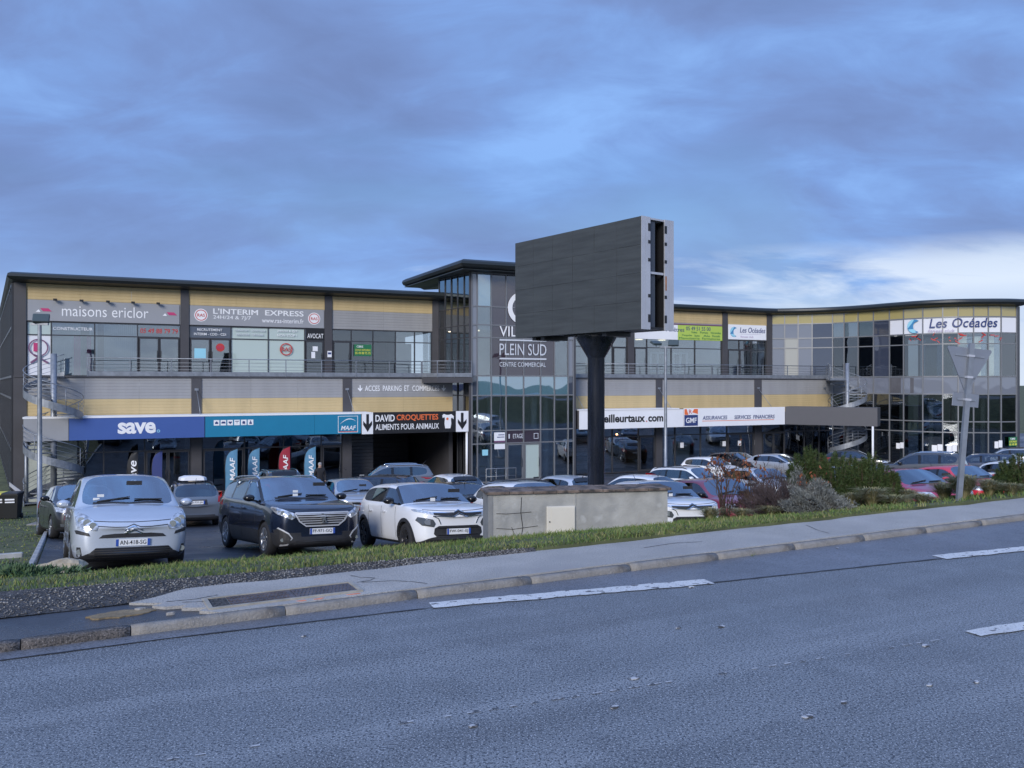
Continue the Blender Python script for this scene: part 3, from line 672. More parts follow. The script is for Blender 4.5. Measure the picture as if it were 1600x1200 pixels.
M_plank = mat('grey_plank', (.38, .36, .36), .7, var=.15, vscale=2)
for i in range(7): wallbox('plank', go[0]+.1, go[2]-.1, 1.3, 1.34, GF+.15+i*.30, GF+.42+i*.30, M_plank)
bpart('poster', MB().box(FA(972, LB)-.2, FA(972, LB)+.65, -1.37, -1.345, -3.2, -2.0), mat('poster_print', (.45, .47, .42), .6, var=.8, vscale=3, col2=(.06, .09, .07)))
for x in (FA(952, LB), FA(953, LB), FA(980, LB)):
    bpart('spot_lamp', MB().lathe([(0, -.06), (.06, -.05), (.06, .05), (0, .06)], 8, c=(x, -1.5, -1.75 if x != FA(953, LB) else -2.3)), mat('lit_spot', (1, .6, .3), emit=(1, .42, .16, 7)))
gp = [37.6]+[FA(u, LB) for u in (1055, 1095, 1136)]+[45.4]
glazing([(a, -LB+.03) for a in gp], ZS, lambda i, j: None if (i == 3 and j == 0) else G_clear, M_frame, .07); door(gp[3]+.05, gp[4]-.05, LB, GF, -1.86, G_dark, leaves=2)
gq = [46.1]+[FA(u, LB) for u in (1226, 1257, 1280)]+[54.0]
glazing([(a, -LB+.03) for a in gq], ZS, lambda i, j: None if (i == 0 and j == 0) else G_dark, M_frame, .07); door(gq[0]+.05, gq[1]-.05, LB, GF, -1.86, G_dark, leaves=2)
for a, w_, h_ in [(10, 1.4, 2.2), (12.6, 1.0, 2.0), (5, 1.6, 1.1), (6.4, .8, 2.0), (39.2, 1.6, 2.1), (41.5, 1.4, 1.2), (43.4, .8, 2.0), (47.3, 1, 2), (50.5, 1.4, 1.0)]:
    wallbox('shop_display', a, a+w_, 1.0, 1.5, GF, GF+h_, random.choice([M_int, M_blind, M_plank]))
# the car passage: open mouth, ribbed dark walls
for i in range(9): wallbox('passage_rib', 16.5, 16.6, LB-2-i*.9, LB-1.3-i*.9, GF, -.5, M_pil)
ribbed('roller_shutter', 16.62, 18.0, LB-1.2, GF, -1.2, M_frame, .2); ribbed('passage_wall', 16.9, 22.4, -5.6, GF, -.5, M_black, .3)

# ---- canopies over the shopfronts
CB = 4.3
M_can = mat('canopy_box', (.10, .10, .11), .6)
canL = wallbox('canopy', .34, 23.0, LB+.1, CB-.03, -1.06, -.02, M_can); canR = wallbox('canopy', 30.4, 46.8, LB+.1, CB-.03, -1.16, -.02, M_can)
wallbox('white_flashing', .32, 17.2, LB+.1, CB+.03, -.015, .075, M_white, None); wallbox('white_flashing', 30.38, 37.9, LB+.1, CB+.05, -.015, .06, M_white)
for a, m_ in ((.46, M_galv), (22.95, M_white)): bpart('canopy_post', MB().tube([(a, -CB+.12, GF-.1), (a, -CB+.12, -1.1)], .075, 10), m_)
for a in (8.15, 16.17, 30.75, 37.3, 45.75, 52.0):
    rd = MB().tube([(a, -LB-.06, 1.35), (a+.12, -CB+.15, .0)], .018, 5); rd.box(a-.10, a+.10, -LB-.12, -LB-.06, 1.30, 1.42); bpart('tie_rod', rd, M_galv)

# ---- glass tower
TB = 4.3
ta = [23.21, 23.56, 24.45, 25.41, 26.57, 27.71, 28.66, 29.61, 29.99]; tz = [GF, -1.89, -1.12, .97, 2.14, 4.40, 5.15, 6.24, 8.24]
def tower_mat(i, j):
    if j >= 4: return G_spand if i in (0, 7) else (G_teal if i == 1 and j == 7 else G_clear if i in (1, 6) else G_plum)
    if j == 3: return G_navy if i in (0, 7) else G_teal
    if j == 0 and i in (3, 4): return None
    if j == 1 and i in (3, 4): return G_plum
    return G_dark if i in (0, 7) else G_clear
glazing([(a, -TB) for a in ta], tz, tower_mat, M_frame2, .07)
dt = door(ta[3]+.05, ta[4]-.04, TB, GF, -1.95, G_clear, M_frame2); door(ta[4]+.04, ta[5]-.05, TB, GF, -1.95, G_frost, M_frame2)
sp = [(22.66+(23.17-22.66)*k/5, -.12-(TB-.14-.0)*k/5) for k in range(6)]
glazing(sp, [GF, -.4, .97, 2.14, 4.40, 5.15, 6.24, 8.24], lambda i, j: G_blue if j == 6 else (G_dark if j in (0, 1, 2) else G_clear), M_frame, .06)
wallbox('tower_corner', 23.05, 23.17, TB-.05, TB+.03, GF, 8.24, M_pil)
bpart('tower_side_wall', MB().slab([(30.03, -TB), (30.16, -TB), (30.4, .3), (30.27, .3)], GF, 8.24), M_pil)
bpart('tower_back_wall', MB().box(22.9, 30.2, -1.3, -1.1, GF, 8.24), M_int)
for z in (1.1, 4.9): bpart('tower_floor', MB().slab([(23.3, -TB+.25), (29.9, -TB+.25), (30.1, -1.35), (23.1, -1.35)], z, z+.22), M_floor if z < 2 else M_ceil)
for (a, y) in [(23.9, -3.3), (22.95, -1.6)]: bpart('ceiling_lamp', MB().lathe([(.0, 0), (.2, 0), (.2, .04), (0, .04)], 14, c=(a, y, 4.84 if y < -2 else 4.85)), M_lamp)
for k, (a, y, h) in enumerate([(24.2, -2.5, 5.1), (27.9, -2.9, 5.1), (29.1, -2.2, 5.1), (25.4, -1.8, 5.1)]): bpart('interior_column', MB().lathe([(.22, 0), (.22, h)], 12, c=(a, y, GF)), M_blind)

# ---- roofs
prof = [(-.4, 6.80), (0, 6.90), (.55, 6.95), (.78, 7.02), (.90, 7.15), (.86, 7.29), (.7, 7.38), (-3, 7.60), (-3.2, 7.0)]
sweep([(-4.2, 29.4), (.03, 0.0), (22.75, 0.0)], prof, 'roof', M_roof)
tprof = [(-1.6, 8.15), (-1.35, 8.25), (-.35, 8.30), (-.10, 8.40), (0, 8.55), (-.05, 8.70), (-.25, 8.82), (-3, 8.95), (-3.2, 8.3)]
sweep([(21.75, 5.0), (22.1, -5.5), (31.3, -5.5), (31.6, 5.0)], tprof, 'tower_roof', M_roof)
bpart('tower_soffit', MB().slab([(21.9, 4.9), (22.3, -5.2), (31.1, -5.2), (31.4, 4.9)], 8.245, 8.29), M_roof)
# left end wall: dark posts and glass seen almost edge on
le = [(-.62+(-4.3)*t, .05+29.2*t) for t in [i/12 for i in range(13)]][::-1]
glazing(le, [GF, -1.8, .9, 2.04, 4.6, 6.88], lambda i, j: G_spand if j in (1, 2) else G_blue, M_frame, .12)

# ---- curved glass end
CS = 1.035; cw = [(19.33, 61.35), (21.2, 61.0), (23.25, 60.1), (25.0, 58.5), (26.3, 56.75), (27.6, 55.35), (29.33, 54.5), (31.85, 54.3), (33.1, 54.6)]
cw = [(x*CS, y*CS) for x, y in cw]; cl_ = [FL(*p) for p in cw]; cl_[0] = (49.52, -.02)
def catmull(P, n=14):
    o = []
    for i in range(len(P)-1):
        p0, p1, p2, p3 = P[max(i-1, 0)], P[i], P[i+1], P[min(i+2, len(P)-1)]
        for k in range(n):
            t = k/n; o.append(tuple(.5*(2*p1[c]+(p2[c]-p0[c])*t+(2*p0[c]-5*p1[c]+4*p2[c]-p3[c])*t*t+(3*p1[c]-p0[c]-3*p2[c]+p3[c])*t**3) for c in (0, 1)))
    return o+[P[-1]]
cv = catmull(cl_)
def on_curve(u):
    best = None
    for p, q in zip(cv[:-1], cv[1:]):
        P0, P1 = FW(p[0], p[1], 0), FW(q[0], q[1], 0); u0, u1 = 800+FPX*P0[0]/P0[1], 800+FPX*P1[0]/P1[1]
        if (u0-u)*(u1-u) <= 0 and abs(u1-u0) > 1e-9: t = (u-u0)/(u1-u0); return (p[0]+(q[0]-p[0])*t, p[1]+(q[1]-p[1])*t)
    return cv[-1]
cu = [1206, 1226, 1247, 1269, 1301, 1319, 1341, 1365, 1390, 1412, 1442, 1473, 1497, 1521, 1544, 1564, 1589]
cm = [cv[0]]+[on_curve(u) for u in cu[1:-1]]+[cv[-1]]
cz = [GF]+[EYE+(z-EYE)*CS for z in (-1.53, -.82, .98, 2.15, 4.29, 5.0, 6.05, 6.93)]
rc = random.Random(3)
def curve_mat(i, j):
    if j == 7: return G_yel
    if j == 6: return G_white if i >= 8 else (G_dark if i in (4, 5, 6) else (G_white if i == 1 and False else G_spand if i < 3 else G_navy))
    if j in (4, 5): return G_spand if i in (0, 2) else (G_cream if i == 1 else G_navy if i in (3, 7) else G_dark if i < 12 else G_clear)
    if j == 3: return G_spand
    return G_dark
glazing(cm, cz, curve_mat, M_frame2, .075)
sweep(cm[:1] and [(29.9, 0.0), (48.4, 0.0)]+cv[2:]+[(cv[-1][0]+1.6, cv[-1][1]+2.6), (cv[-1][0]+7, cv[-1][1]+14)], [(o-.25 if o > 0 else o, z) for o, z in prof], 'roof', M_roof)
bk = [(p[0]-3.2, p[1]+5.2) for p in cv[::6]]
for z0, z1, m_, nm in ((GF-.12, GF, M_floor, 'floor_slab'), (1.02, 2.08, M_intd, 'floor_slab'), (5.02, 5.12, M_ceil, 'ceiling')):
    pl = [(p[0]-.02, p[1]+.14) for p in cv[::4]]; pl = pl+[(cv[-1][0]-.1, cv[-1][1]+8), (49.6, 8)]
    bpart(nm, MB().slab(pl, z0, z1), m_)
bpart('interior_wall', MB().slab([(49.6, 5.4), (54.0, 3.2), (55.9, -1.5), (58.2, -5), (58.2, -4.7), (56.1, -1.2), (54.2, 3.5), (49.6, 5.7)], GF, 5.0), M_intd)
for i in (5, 8, 10, 12, 14):
    p = cm[i]; q = cm[i+1]; dx, dy = q[0]-p[0], q[1]-p[1]; l = math.hypot(dx, dy); bpart('interior_column', MB().lathe([(.16, 0), (.16, 5.1)], 10, c=(p[0]-dy/l*1.1+dx*.3, p[1]+dx/l*1.1+dy*.3, GF)), M_blind)
for i in (10, 11, 12, 13, 14):
    p, q = cm[i], cm[i+1]; bb = MB(); obox(bb, (p[0]+.1, p[1]), (q[0]-(q[0]-p[0])*.35, q[1]-(q[1]-p[1])*.35), 2.2, 4.9, .35, .38); bpart('white_blind', bb, M_blind)
bpart('end_pillar', MB().slab([(cv[-1][0]+.03, cv[-1][1]-.06), (cv[-1][0]+.5, cv[-1][1]+.1), (cv[-1][0]+.6, cv[-1][1]+.9), (cv[-1][0]+.03, cv[-1][1]+.9)], GF, 6.93), M_pil)
ew = [(cv[-1][0]+.55, cv[-1][1]+.95), (cv[-1][0]+1.5, cv[-1][1]+3.2), (cv[-1][0]+3.2, cv[-1][1]+7.5), (cv[-1][0]+5.2, cv[-1][1]+12)]
glazing(ew, [GF, -1.5, .98, 2.15, 5.0, 6.9], lambda i, j: G_blue, M_frame2, .08)

# ---- spiral stairs
def spiral(ac, b, a_start, turns, R=1.28, z0=GF, z1=2.02, n=34):
    stm = MB().tube([(ac, -b, z0-.1), (ac, -b, z1+1.1)], .14, 12); st = bpart('spiral_staircase', stm, M_galv)
    rise = (z1-z0)/n
    def P(k, r, z): t = a_start+turns*2*math.pi*k/n; return (ac+r*math.cos(t), -b+r*math.sin(t), z)
    for k in range(n):
        z = z0+rise*(k+1); q = MB(); A = [P(k, .1, z), P(k, R-.02, z), P(k+1.15, R-.02, z), P(k+1.15, .1, z)]
        q.add([(x, y, zz-.045) for x, y, zz in A]+A, [(3, 2, 1, 0), (4, 5, 6, 7), (0, 1, 5, 4), (1, 2, 6, 5), (2, 3, 7, 6), (3, 0, 4, 7)]); q.build('step', M_galv, st)
    m = n*3; rings = []
    for k in range(m+1):
        kk = k/3; z = z0+rise*(kk+.5); rings.append([P(kk, R-.012, z-.20), P(kk, R+.012, z-.20), P(kk, R+.012, z+.16), P(kk, R-.012, z+.16)])
    MB().loft(rings).build('stringer', M_galv, st)
    for h, r_ in ((1.02, .024), (.80, .010), (.58, .010), (.36, .010)):
        MB().tube([P(k/2, R, z0+rise*(k/2+.5)+h) for k in range(2*n+1)], r_, 5).build('handrail' if h > 1 else 'guard_rail', M_galv, st)
    for k in range(1, n, 4): a = P(k, R, z0+rise*k); MB().tube([(a[0], a[1], a[2]), (a[0], a[1], a[2]+1.12)], .018, 5).build('baluster', M_galv, st)
    return st
spiral(FA(84, 4.05), 4.05, math.radians(200), -2.35); spiral(FA(1324, 6.1), 6.1, math.radians(20), 2.30)
bpart('stair_landing', MB().slab([(FA(1292, 3.0), -2.9), (FA(1312, 3.0)+.6, -2.9), (FA(1320, 6.1), -6.1), (FA(1300, 6.1)-.2, -6.1)], 1.9, 2.03), M_galv); railing([(FA(1292, 3.0), -2.95), (FA(1300, 6.1)-.2, -6.1)], kick=False)

# ================================================================== signs on the building
def flat(name, c): return mat(name, c, .45, var=.03, vscale=1.0)
C_blue = flat('royal_blue_panel', (0.050, 0.105, 0.330)); C_teal = flat('teal_panel', (0.012, 0.190, 0.335)); C_sgrey = flat('light_grey_panel', (0.30, 0.31, 0.335))
C_let = flat('white_letters', (0.80, 0.81, 0.83)); C_letg = flat('pale_grey_letters', (0.58, 0.61, 0.66)); C_red = flat('red_print', (0.50, 0.045, 0.04)); C_navy = flat('navy_print', (0.030, 0.050, 0.165))
C_orange = flat('orange_print', (0.75, 0.16, 0.05)); C_pinkp = flat('magenta_print', (0.50, 0.045, 0.16)); C_green = flat('lime_print', (0.42, 0.56, 0.10)); C_dkgreen = flat('green_print', (0.02, 0.16, 0.07))
C_wave = flat('blue_wave_print', (0.06, 0.24, 0.46)); C_aqua = flat('aqua_print', (0.30, 0.62, 0.75)); C_lilac = flat('lilac_print', (0.45, 0.38, 0.52)); C_yelp = flat('yellow_print', (0.70, 0.68, 0.10)); C_plum = flat('plum_print', (0.18, 0.08, 0.16))
def disc(b, x, z, r, y0, y1, n=20, r2=None, a0=0, a1=2*math.pi):
    """disc, or ring / arc when r2 is given, on the sign plane"""
    if r2 is None: return b.prism([(x+r*math.cos(2*math.pi*k/n), z+r*math.sin(2*math.pi*k/n)) for k in range(n)], y0, y1)
    rings = []
    for k in range(n+1):
        t = a0+(a1-a0)*k/n; c, s = math.cos(t), math.sin(t); rings.append([(x+r*c, y0, z+r*s), (x+r*c, y1, z+r*s), (x+r2*c, y1, z+r2*s), (x+r2*c, y0, z+r2*s)])
    return b.loft(rings, cap=abs(a1-a0) < 6.28)
class Sign:
    def __init__(s, name, a, b, z, label, cat='sign', group=None):
        s.a, s.b, s.z = a, b, z; s.root = empty(name, FW(a, -b, z), FROT, label, cat, group)
    def panel(s, a0, a1, z0, z1, m, name='panel', t=.04, off=0.0):
        return MB().bbox(a0-s.a, a1-s.a, -t-off, -off, z0-s.z, z1-s.z, .004).build(name, m, s.root) if False else MB().box(a0-s.a, a1-s.a, -t-off, -off, z0-s.z, z1-s.z).build(name, m, s.root)
    def text(s, body, a0, a1, z0, z1, m, off=.04, **k): return lettering(s.root, body, m, a0-s.a, a1-s.a, z0-s.z, z1-s.z, -off, **k)
    def mesh(s, mb, m, name): return mb.build(name, m, s.root)
UZ = lambda u, v: FZ(u, v, 0)
# maisons ericlor
g = Sign('shop_sign', .1, .035, 4.96, 'long grey sign with thin white lettering and two pink house marks', group='signs along the upper storey')
g.panel(.1, 7.42, 4.97, 6.04, C_sgrey); g.text('maisons ericlor', FA(97), FA(232), 5.24, 5.82, C_let, bold=-.004)
for u in (56, 254):
    a = FA(u); b = MB().prism([(a+.20-.1, 5.62-4.96), (a+.58-.1, 5.62-4.96), (a+.74-.1, 5.46-4.96), (a+.33-.1, 5.46-4.96)], -.052, -.04); g.mesh(b, C_pinkp, 'emblem')
    g.mesh(MB().prism([(a-.1, 5.42-4.96), (a+.13-.1, 5.55-4.96), (a+.22-.1, 5.44-4.96), (a+.18-.1, 5.41-4.96)], -.052, -.04), C_let, 'emblem')
for u in (87, 128, 169, 208, 247):
    a = FA(u)-.1; g.mesh(MB().box(a-.09, a+.09, -.34, -.16, 1.06, 1.16).bar((a, 0, 1.06), (a, -.2, 1.11), .03, .03), M_black, 'spotlight')
# RAS
g = Sign('shop_sign', 8.0, .035, 4.96, 'grey sign with bold white lettering and a round mark at each end', group='signs along the upper storey')
g.panel(7.98, 15.42, 4.97, 6.04, C_sgrey); g.text("L'INTERIM", FA(333), FA(403), 5.62, 5.93, C_let, bold=.03); g.text('EXPRESS', FA(414), FA(474), 5.62, 5.93, C_let, bold=.03)
g.text('24H/24 & 7J/7', FA(333), FA(392), 5.28, 5.54, C_let); g.text('www.ras-interim.fr', FA(409), FA(474), 5.20, 5.47, C_let, bold=.012)
def ras(g, a, z, r, white=True):
    b = MB(); disc(b, a-g.a, z-g.z, r, -.050, -.04); g.mesh(b, C_let if white else C_aqua, 'emblem')
    b = MB(); disc(b, a-g.a, z-g.z, r*.86, -.056, -.05, 24, r*.74); g.mesh(b, C_red, 'emblem_ring'); g.text('RAS', a-r*.55, a+r*.55, z-r*.24, z+r*.24, C_red, off=.05, bold=.02)
ras(g, FA(314), 5.52, .36); ras(g, FA(490.5), 5.52, .36)
# green letting sign, avocat, window lettering
g = Sign('letting_sign', FA(553), .05, 3.35, 'small green letting sign with phone number on a dark window', 'sign'); a0, a1 = FA(553), FA(580)
g.panel(a0, a1, 3.35, 4.05, C_dkgreen, t=.015); g.text('CBRE', a0+.15, a0+.55, 3.86, 3.98, C_let, off=.015, bold=.02); g.text('LOCAUX DISPONIBLES', a0+.06, a1-.06, 3.66, 3.77, C_yelp, off=.015); g.text('05 49 88 75 75', a0+.06, a1-.06, 3.45, 3.60, C_yelp, off=.015, bold=.02)
g = Sign('window_lettering', FA(479), .04, 4.27, 'white AVOCAT lettering above a narrow grey door', 'lettering'); g.panel(FA(478.5), FA(505.5), 4.27, 4.92, M_black, 'backing', .012); g.text('AVOCAT', FA(480), FA(505), 4.36, 4.64, C_let, off=.012, bold=.01)
g = Sign('window_lettering', FA(300), .04, 4.27, 'white RECRUTEMENT lettering over the left glass doors of the grey sign', 'lettering'); g.text('RECRUTEMENT', FA(308), FA(347), 4.64, 4.78, C_let, off=.0, bold=.015); g.text('INTERIM - CDD - CDI', FA(303), FA(353), 4.39, 4.53, C_let, off=.0, bold=.015)
g = Sign('window_lettering', FA(425), .04, 4.27, 'pale NON STOP lettering on a frosted transom pane', 'lettering'); g.text('24H/24 & 7J/7', FA(433), FA(464), 4.66, 4.80, C_let, off=0); g.text('NON STOP !', FA(433), FA(463), 4.42, 4.56, C_let, off=0)
g = Sign('window_lettering', FA(367), .04, 4.27, 'faint two line lettering on the frosted transom left of NON STOP', 'lettering'); g.text('TRANSPORT - LOGISTIQUE', FA(366), FA(414), 4.66, 4.78, C_letg, off=0); g.text('INDUSTRIE - TERTIAIRE', FA(369), FA(411), 4.43, 4.55, C_letg, off=0)
g = Sign('window_emblem', FA(447), .04, 3.3, 'round red ring emblem with letters on a frosted window', 'emblem'); b = MB(); disc(b, 0, .38, .36, -.012, 0, 28, .30); g.mesh(b, C_red, 'ring'); g.text('RAS', FA(447)-.27, FA(447)+.27, 3.56, 3.80, C_red, off=0, bold=.02)
g = Sign('window_emblem', FA(344), .075, 3.3, 'small round red emblem on an upper glass door', 'emblem'); b = MB(); disc(b, 0, .42, .23, -.01, 0, 24); g.mesh(b, C_red, 'disc'); g.text('RAS', FA(344)-.16, FA(344)+.16, 3.64, 3.80, C_pinkp, off=.01)
g = Sign('window_lettering', FA(84), .04, 4.27, 'white CONSTRUCTEUR lettering on a transom above the blinds', 'lettering'); g.text('CONSTRUCTEUR', FA(83), FA(145), 4.50, 4.66, C_let, off=0, bold=.01)
g = Sign('window_lettering', FA(218), .04, 4.27, 'red phone number 05 49 88 79 79 above glass doors', 'lettering'); g.text('05 49 88 79 79', FA(219), FA(278), 4.44, 4.70, C_red, off=0, bold=.02)
g = Sign('window_poster', FA(60), .04, 2.2, 'white poster with a plum ring behind the spiral staircase', 'poster'); a = FA(60)
b = MB(); disc(b, 0, 1.35, .46, -.012, 0, 28, .40); g.mesh(b, C_plum, 'ring'); g.mesh(MB().bar((-.35, -.006, .55), (.15, -.006, .95), .012, .10).bar((-.2, -.006, .98), (.45, -.006, .55), .012, .10), C_plum, 'scissor_shape'); g.mesh(MB().box(-.22, .05, -.010, 0, 1.15, 1.6), C_pinkp, 'patch')
g = Sign('door_notice', FA(488), .08, 3.3, 'white paper notices taped to the AVOCAT door', 'notice'); g.panel(FA(488), FA(496), 3.6, 3.88, M_white, 'sheet', .005); g.panel(FA(486), FA(492), 3.18, 3.55, M_white, 'sheet', .005)
g = Sign('door_notice', FA(303), .08, 3.0, 'pale picture notice on the left upper glass door', 'notice'); g.panel(FA(303.5), FA(321.5), 3.1, 3.65, C_aqua, 'sheet', .005)
g = Sign('wall_plaque', FA(511), .105, 3.1, 'small white plaque on the charcoal pillar beside AVOCAT', 'plaque'); g.panel(FA(511), FA(517.5), 3.25, 3.62, M_white, 'plate', .02); g.panel(FA(511.6), FA(516.8), 3.42, 3.54, C_navy, 'print', .004, .02)
# glazier, fitness (upper right)
za, zb = FZ(1060, 531), FZ(1060, 508)
g = Sign('shop_sign', FA(991), .04, za, 'lime and white window maker sign with phone number', group='signs along the upper storey'); a0, a1 = FA(991), FA(1127.5); am = FA(1058)
g.panel(a0, am, za, zb, M_white); g.panel(am+.002, a1, za, zb, C_green); g.panel(a0, a1, zb+.03, zb+.10, C_plum, 'trim'); g.text('Fenêtres', FA(1040), FA(1068), za+.58, za+.88, C_navy); g.text('05 49 51 55 00', FA(1071), FA(1109), zb-.36, zb-.08, C_navy)
for i, (u0, u1, w, zz) in enumerate([(1079, 1088, 'Volets', .5), (1093, 1105, 'Portes', .5), (1109, 1125, 'Vérandas', .5), (1065, 1080, 'Pergolas', .26), (1084, 1092, 'Stores', .26), (1098, 1108, 'Alu', .26), (1112, 1124, 'Portails', .26), (1060, 1092, 'Menuiserie', .06), (1096, 1124, 'Fermetures', .06)]): g.text(w, FA(u0), FA(u1), za+zz, za+zz+.15, C_dkgreen)
def wave(g, a, z, r, fr=None, y=-.04):
    f = fr or (lambda x, yy, zz: (x-g.a, yy, zz-g.z))
    for (r0, r1, t0, t1, m_, dx) in ((r, r*.25, .9, 5.3, C_wave, 0), (r*.98, r*.62, 1.6, 3.4, C_aqua, -.01), (r*.95, r*.45, 3.6, 5.0, C_aqua, .02)):
        b = MB(); rings = []; n = 16
        for k in range(n+1):
            t = t0+(t1-t0)*k/n; kk = math.sin(math.pi*k/n)**.6; ro = r0; ri = r0-(r0-r1)*kk; o = dx and .006
            rings.append([f(a+ro*math.cos(t), y-.006-o, z+ro*math.sin(t)), f(a+ro*math.cos(t), y-o, z+ro*math.sin(t)), f(a+ri*math.cos(t)+r*.1*kk, y-o, z+ri*math.sin(t)), f(a+ri*math.cos(t)+r*.1*kk, y-.006-o, z+ri*math.sin(t))])
        g.mesh(b.loft(rings), m_, 'wave_emblem')
za, zb = FZ(1170, 531), FZ(1170, 508)
g = Sign('shop_sign', FA(1137), .04, za, 'small white sign with a blue wave mark on the flat wall', group='signs along the upper storey'); g.panel(FA(1137), FA(1196), za, zb, M_white); g.text('Les Océades', FA(1155), FA(1194.5), za+.52, za+.92, C_navy, shear=.18, bold=.012); g.text('fitness club', FA(1156), FA(1176), za+.14, za+.30, C_lilac); g.panel(FA(1156), FA(1188), za+.40, za+.42, C_lilac, 'underline', .004, .04); wave(g, FA(1146), za+.55, .38)
# curved sign: bends with the glass
arc = [0.0]
for p, q in zip(cv[:-1], cv[1:]): arc.append(arc[-1]+math.dist(p, q))
def curve_at(s):
    i = max(0, min(len(cv)-2, int(np.searchsorted(arc, s))-1)); t = (s-arc[i])/(arc[i+1]-arc[i]); p, q = cv[i], cv[i+1]; dx, dy = q[0]-p[0], q[1]-p[1]; l = math.hypot(dx, dy)
    return (p[0]+dx*t, p[1]+dy*t, -dy/l, dx/l)
def arc_u(u):
    P = on_curve(u); k = min(range(len(cv)), key=lambda i: math.dist(cv[i], P)); return arc[k]+math.dist(cv[k], P)*(1 if (P[0]-cv[k][0]) > 0 else -1)
p0 = on_curve(1412); SZ = lambda z: EYE+(z-EYE)*CS
g = Sign('shop_sign', p0[0], -p0[1], 5.0, 'wide slanted navy lettering with a wave mark across the curved glass', group='signs along the upper storey')
def bend(s, y, z): x, yy, nx, ny = curve_at(s); y = y-.05; return (x+nx*y-g.a, yy+ny*y+g.b, z-g.z)
lettering(g.root, 'Les Océades', C_navy, arc_u(1452), arc_u(1558), SZ(5.36), SZ(5.98), 0, shear=.2, bold=.015, frame=bend)
lettering(g.root, 'fitness club', C_lilac, arc_u(1450), arc_u(1491), SZ(5.08), SZ(5.26), 0, shear=.2, frame=bend)
wave(g, arc_u(1429), SZ(5.52), .48, bend, y=0)
rngp = random.Random(5)
g = Sign('window_lettering', on_curve(1430)[0], -on_curve(1430)[1], 4.35, 'red dancing figures on the transom panes under the curved sign', 'lettering')
for u in (1429, 1461, 1490, 1505, 1537, 1558):
    s0 = arc_u(u)
    for k in range(5):
        x0, z0_ = s0+rngp.uniform(-.22, .22), SZ(4.64)+rngp.uniform(-.2, .25); x1, z1_ = x0+rngp.uniform(-.3, .3), z0_+rngp.uniform(-.22, .22)
        lo = [bend(x0, 0, z0_-.03), bend(x0, 0, z0_+.03), bend(x1, 0, z1_+.03), bend(x1, 0, z1_-.03)]; lo2 = [bend(x0, -.01, z0_-.03), bend(x0, -.01, z0_+.03), bend(x1, -.01, z1_+.03), bend(x1, -.01, z1_-.03)]
        g.mesh(MB().loft([lo, lo2]), C_red, 'figure')
# access lettering on the grey band
g = Sign('wall_lettering', FA(558, LB), LB+.035, 1.2, 'raised ACCES PARKING ET COMMERCES lettering with two arrows on the grey band', 'lettering')
g.text('ACCES', FA(570, LB), FA(593, LB), 1.24, 1.56, C_let, off=0, bold=.012); g.text('PARKING', FA(598, LB), FA(627, LB), 1.24, 1.56, C_let, off=0, bold=.012); g.text('ET', FA(631.5, LB), FA(639, LB), 1.24, 1.56, C_let, off=0, bold=.012); g.text('COMMERCES', FA(644, LB), FA(686, LB), 1.24, 1.56, C_let, off=0, bold=.012)
def arrow(g, a, z0, z1, w, m, off=0.0, st=.22):
    x = a-g.a; za, zb = z0-g.z, z1-g.z; h = zb-za
    b = MB().prism([(x-w*st, zb), (x+w*st, zb), (x+w*st, za+h*.42), (x+w, za+h*.62), (x+w, za+h*.40), (x, za), (x-w, za+h*.40), (x-w, za+h*.62), (x-w*st, za+h*.42)], -.012-off, -off); g.mesh(b, m, 'arrow')
arrow(g, FA(562.5, LB), 1.22, 1.58, .13, C_let); arrow(g, FA(693, LB), 1.22, 1.58, .13, C_let)
# canopy signs
cz0, cz1 = -1.09, -.02
g = Sign('shop_sign', 2.27, CB-.02, cz0, 'royal blue canopy sign with rounded white letters', group='signs along the left canopy'); g.panel(2.27, 8.44, cz0, cz1, C_blue); g.text('save', FA(184, CB), FA(243.5, CB), -.83, -.26, C_let, bold=.07, spacing=.95); b = MB(); disc(b, FA(247.5, CB)-2.27, -.72-cz0, .075, -.055, -.04, 16, .045); g.mesh(b, C_aqua, 'dot')
g = Sign('blank_sign', .36, CB-.02, cz0, 'blank light grey canopy panel left of the royal blue sign', 'sign', 'signs along the left canopy'); g.panel(.36, 2.25, cz0, cz1, C_sgrey)
g = Sign('shop_sign', 8.48, CB-.02, cz0, 'teal canopy sign with six white icon tiles and a boxed mark', group='signs along the left canopy'); g.panel(8.48, 14.05, cz0, cz1, C_teal); g.panel(14.06, 16.60, cz0, cz1, C_teal)
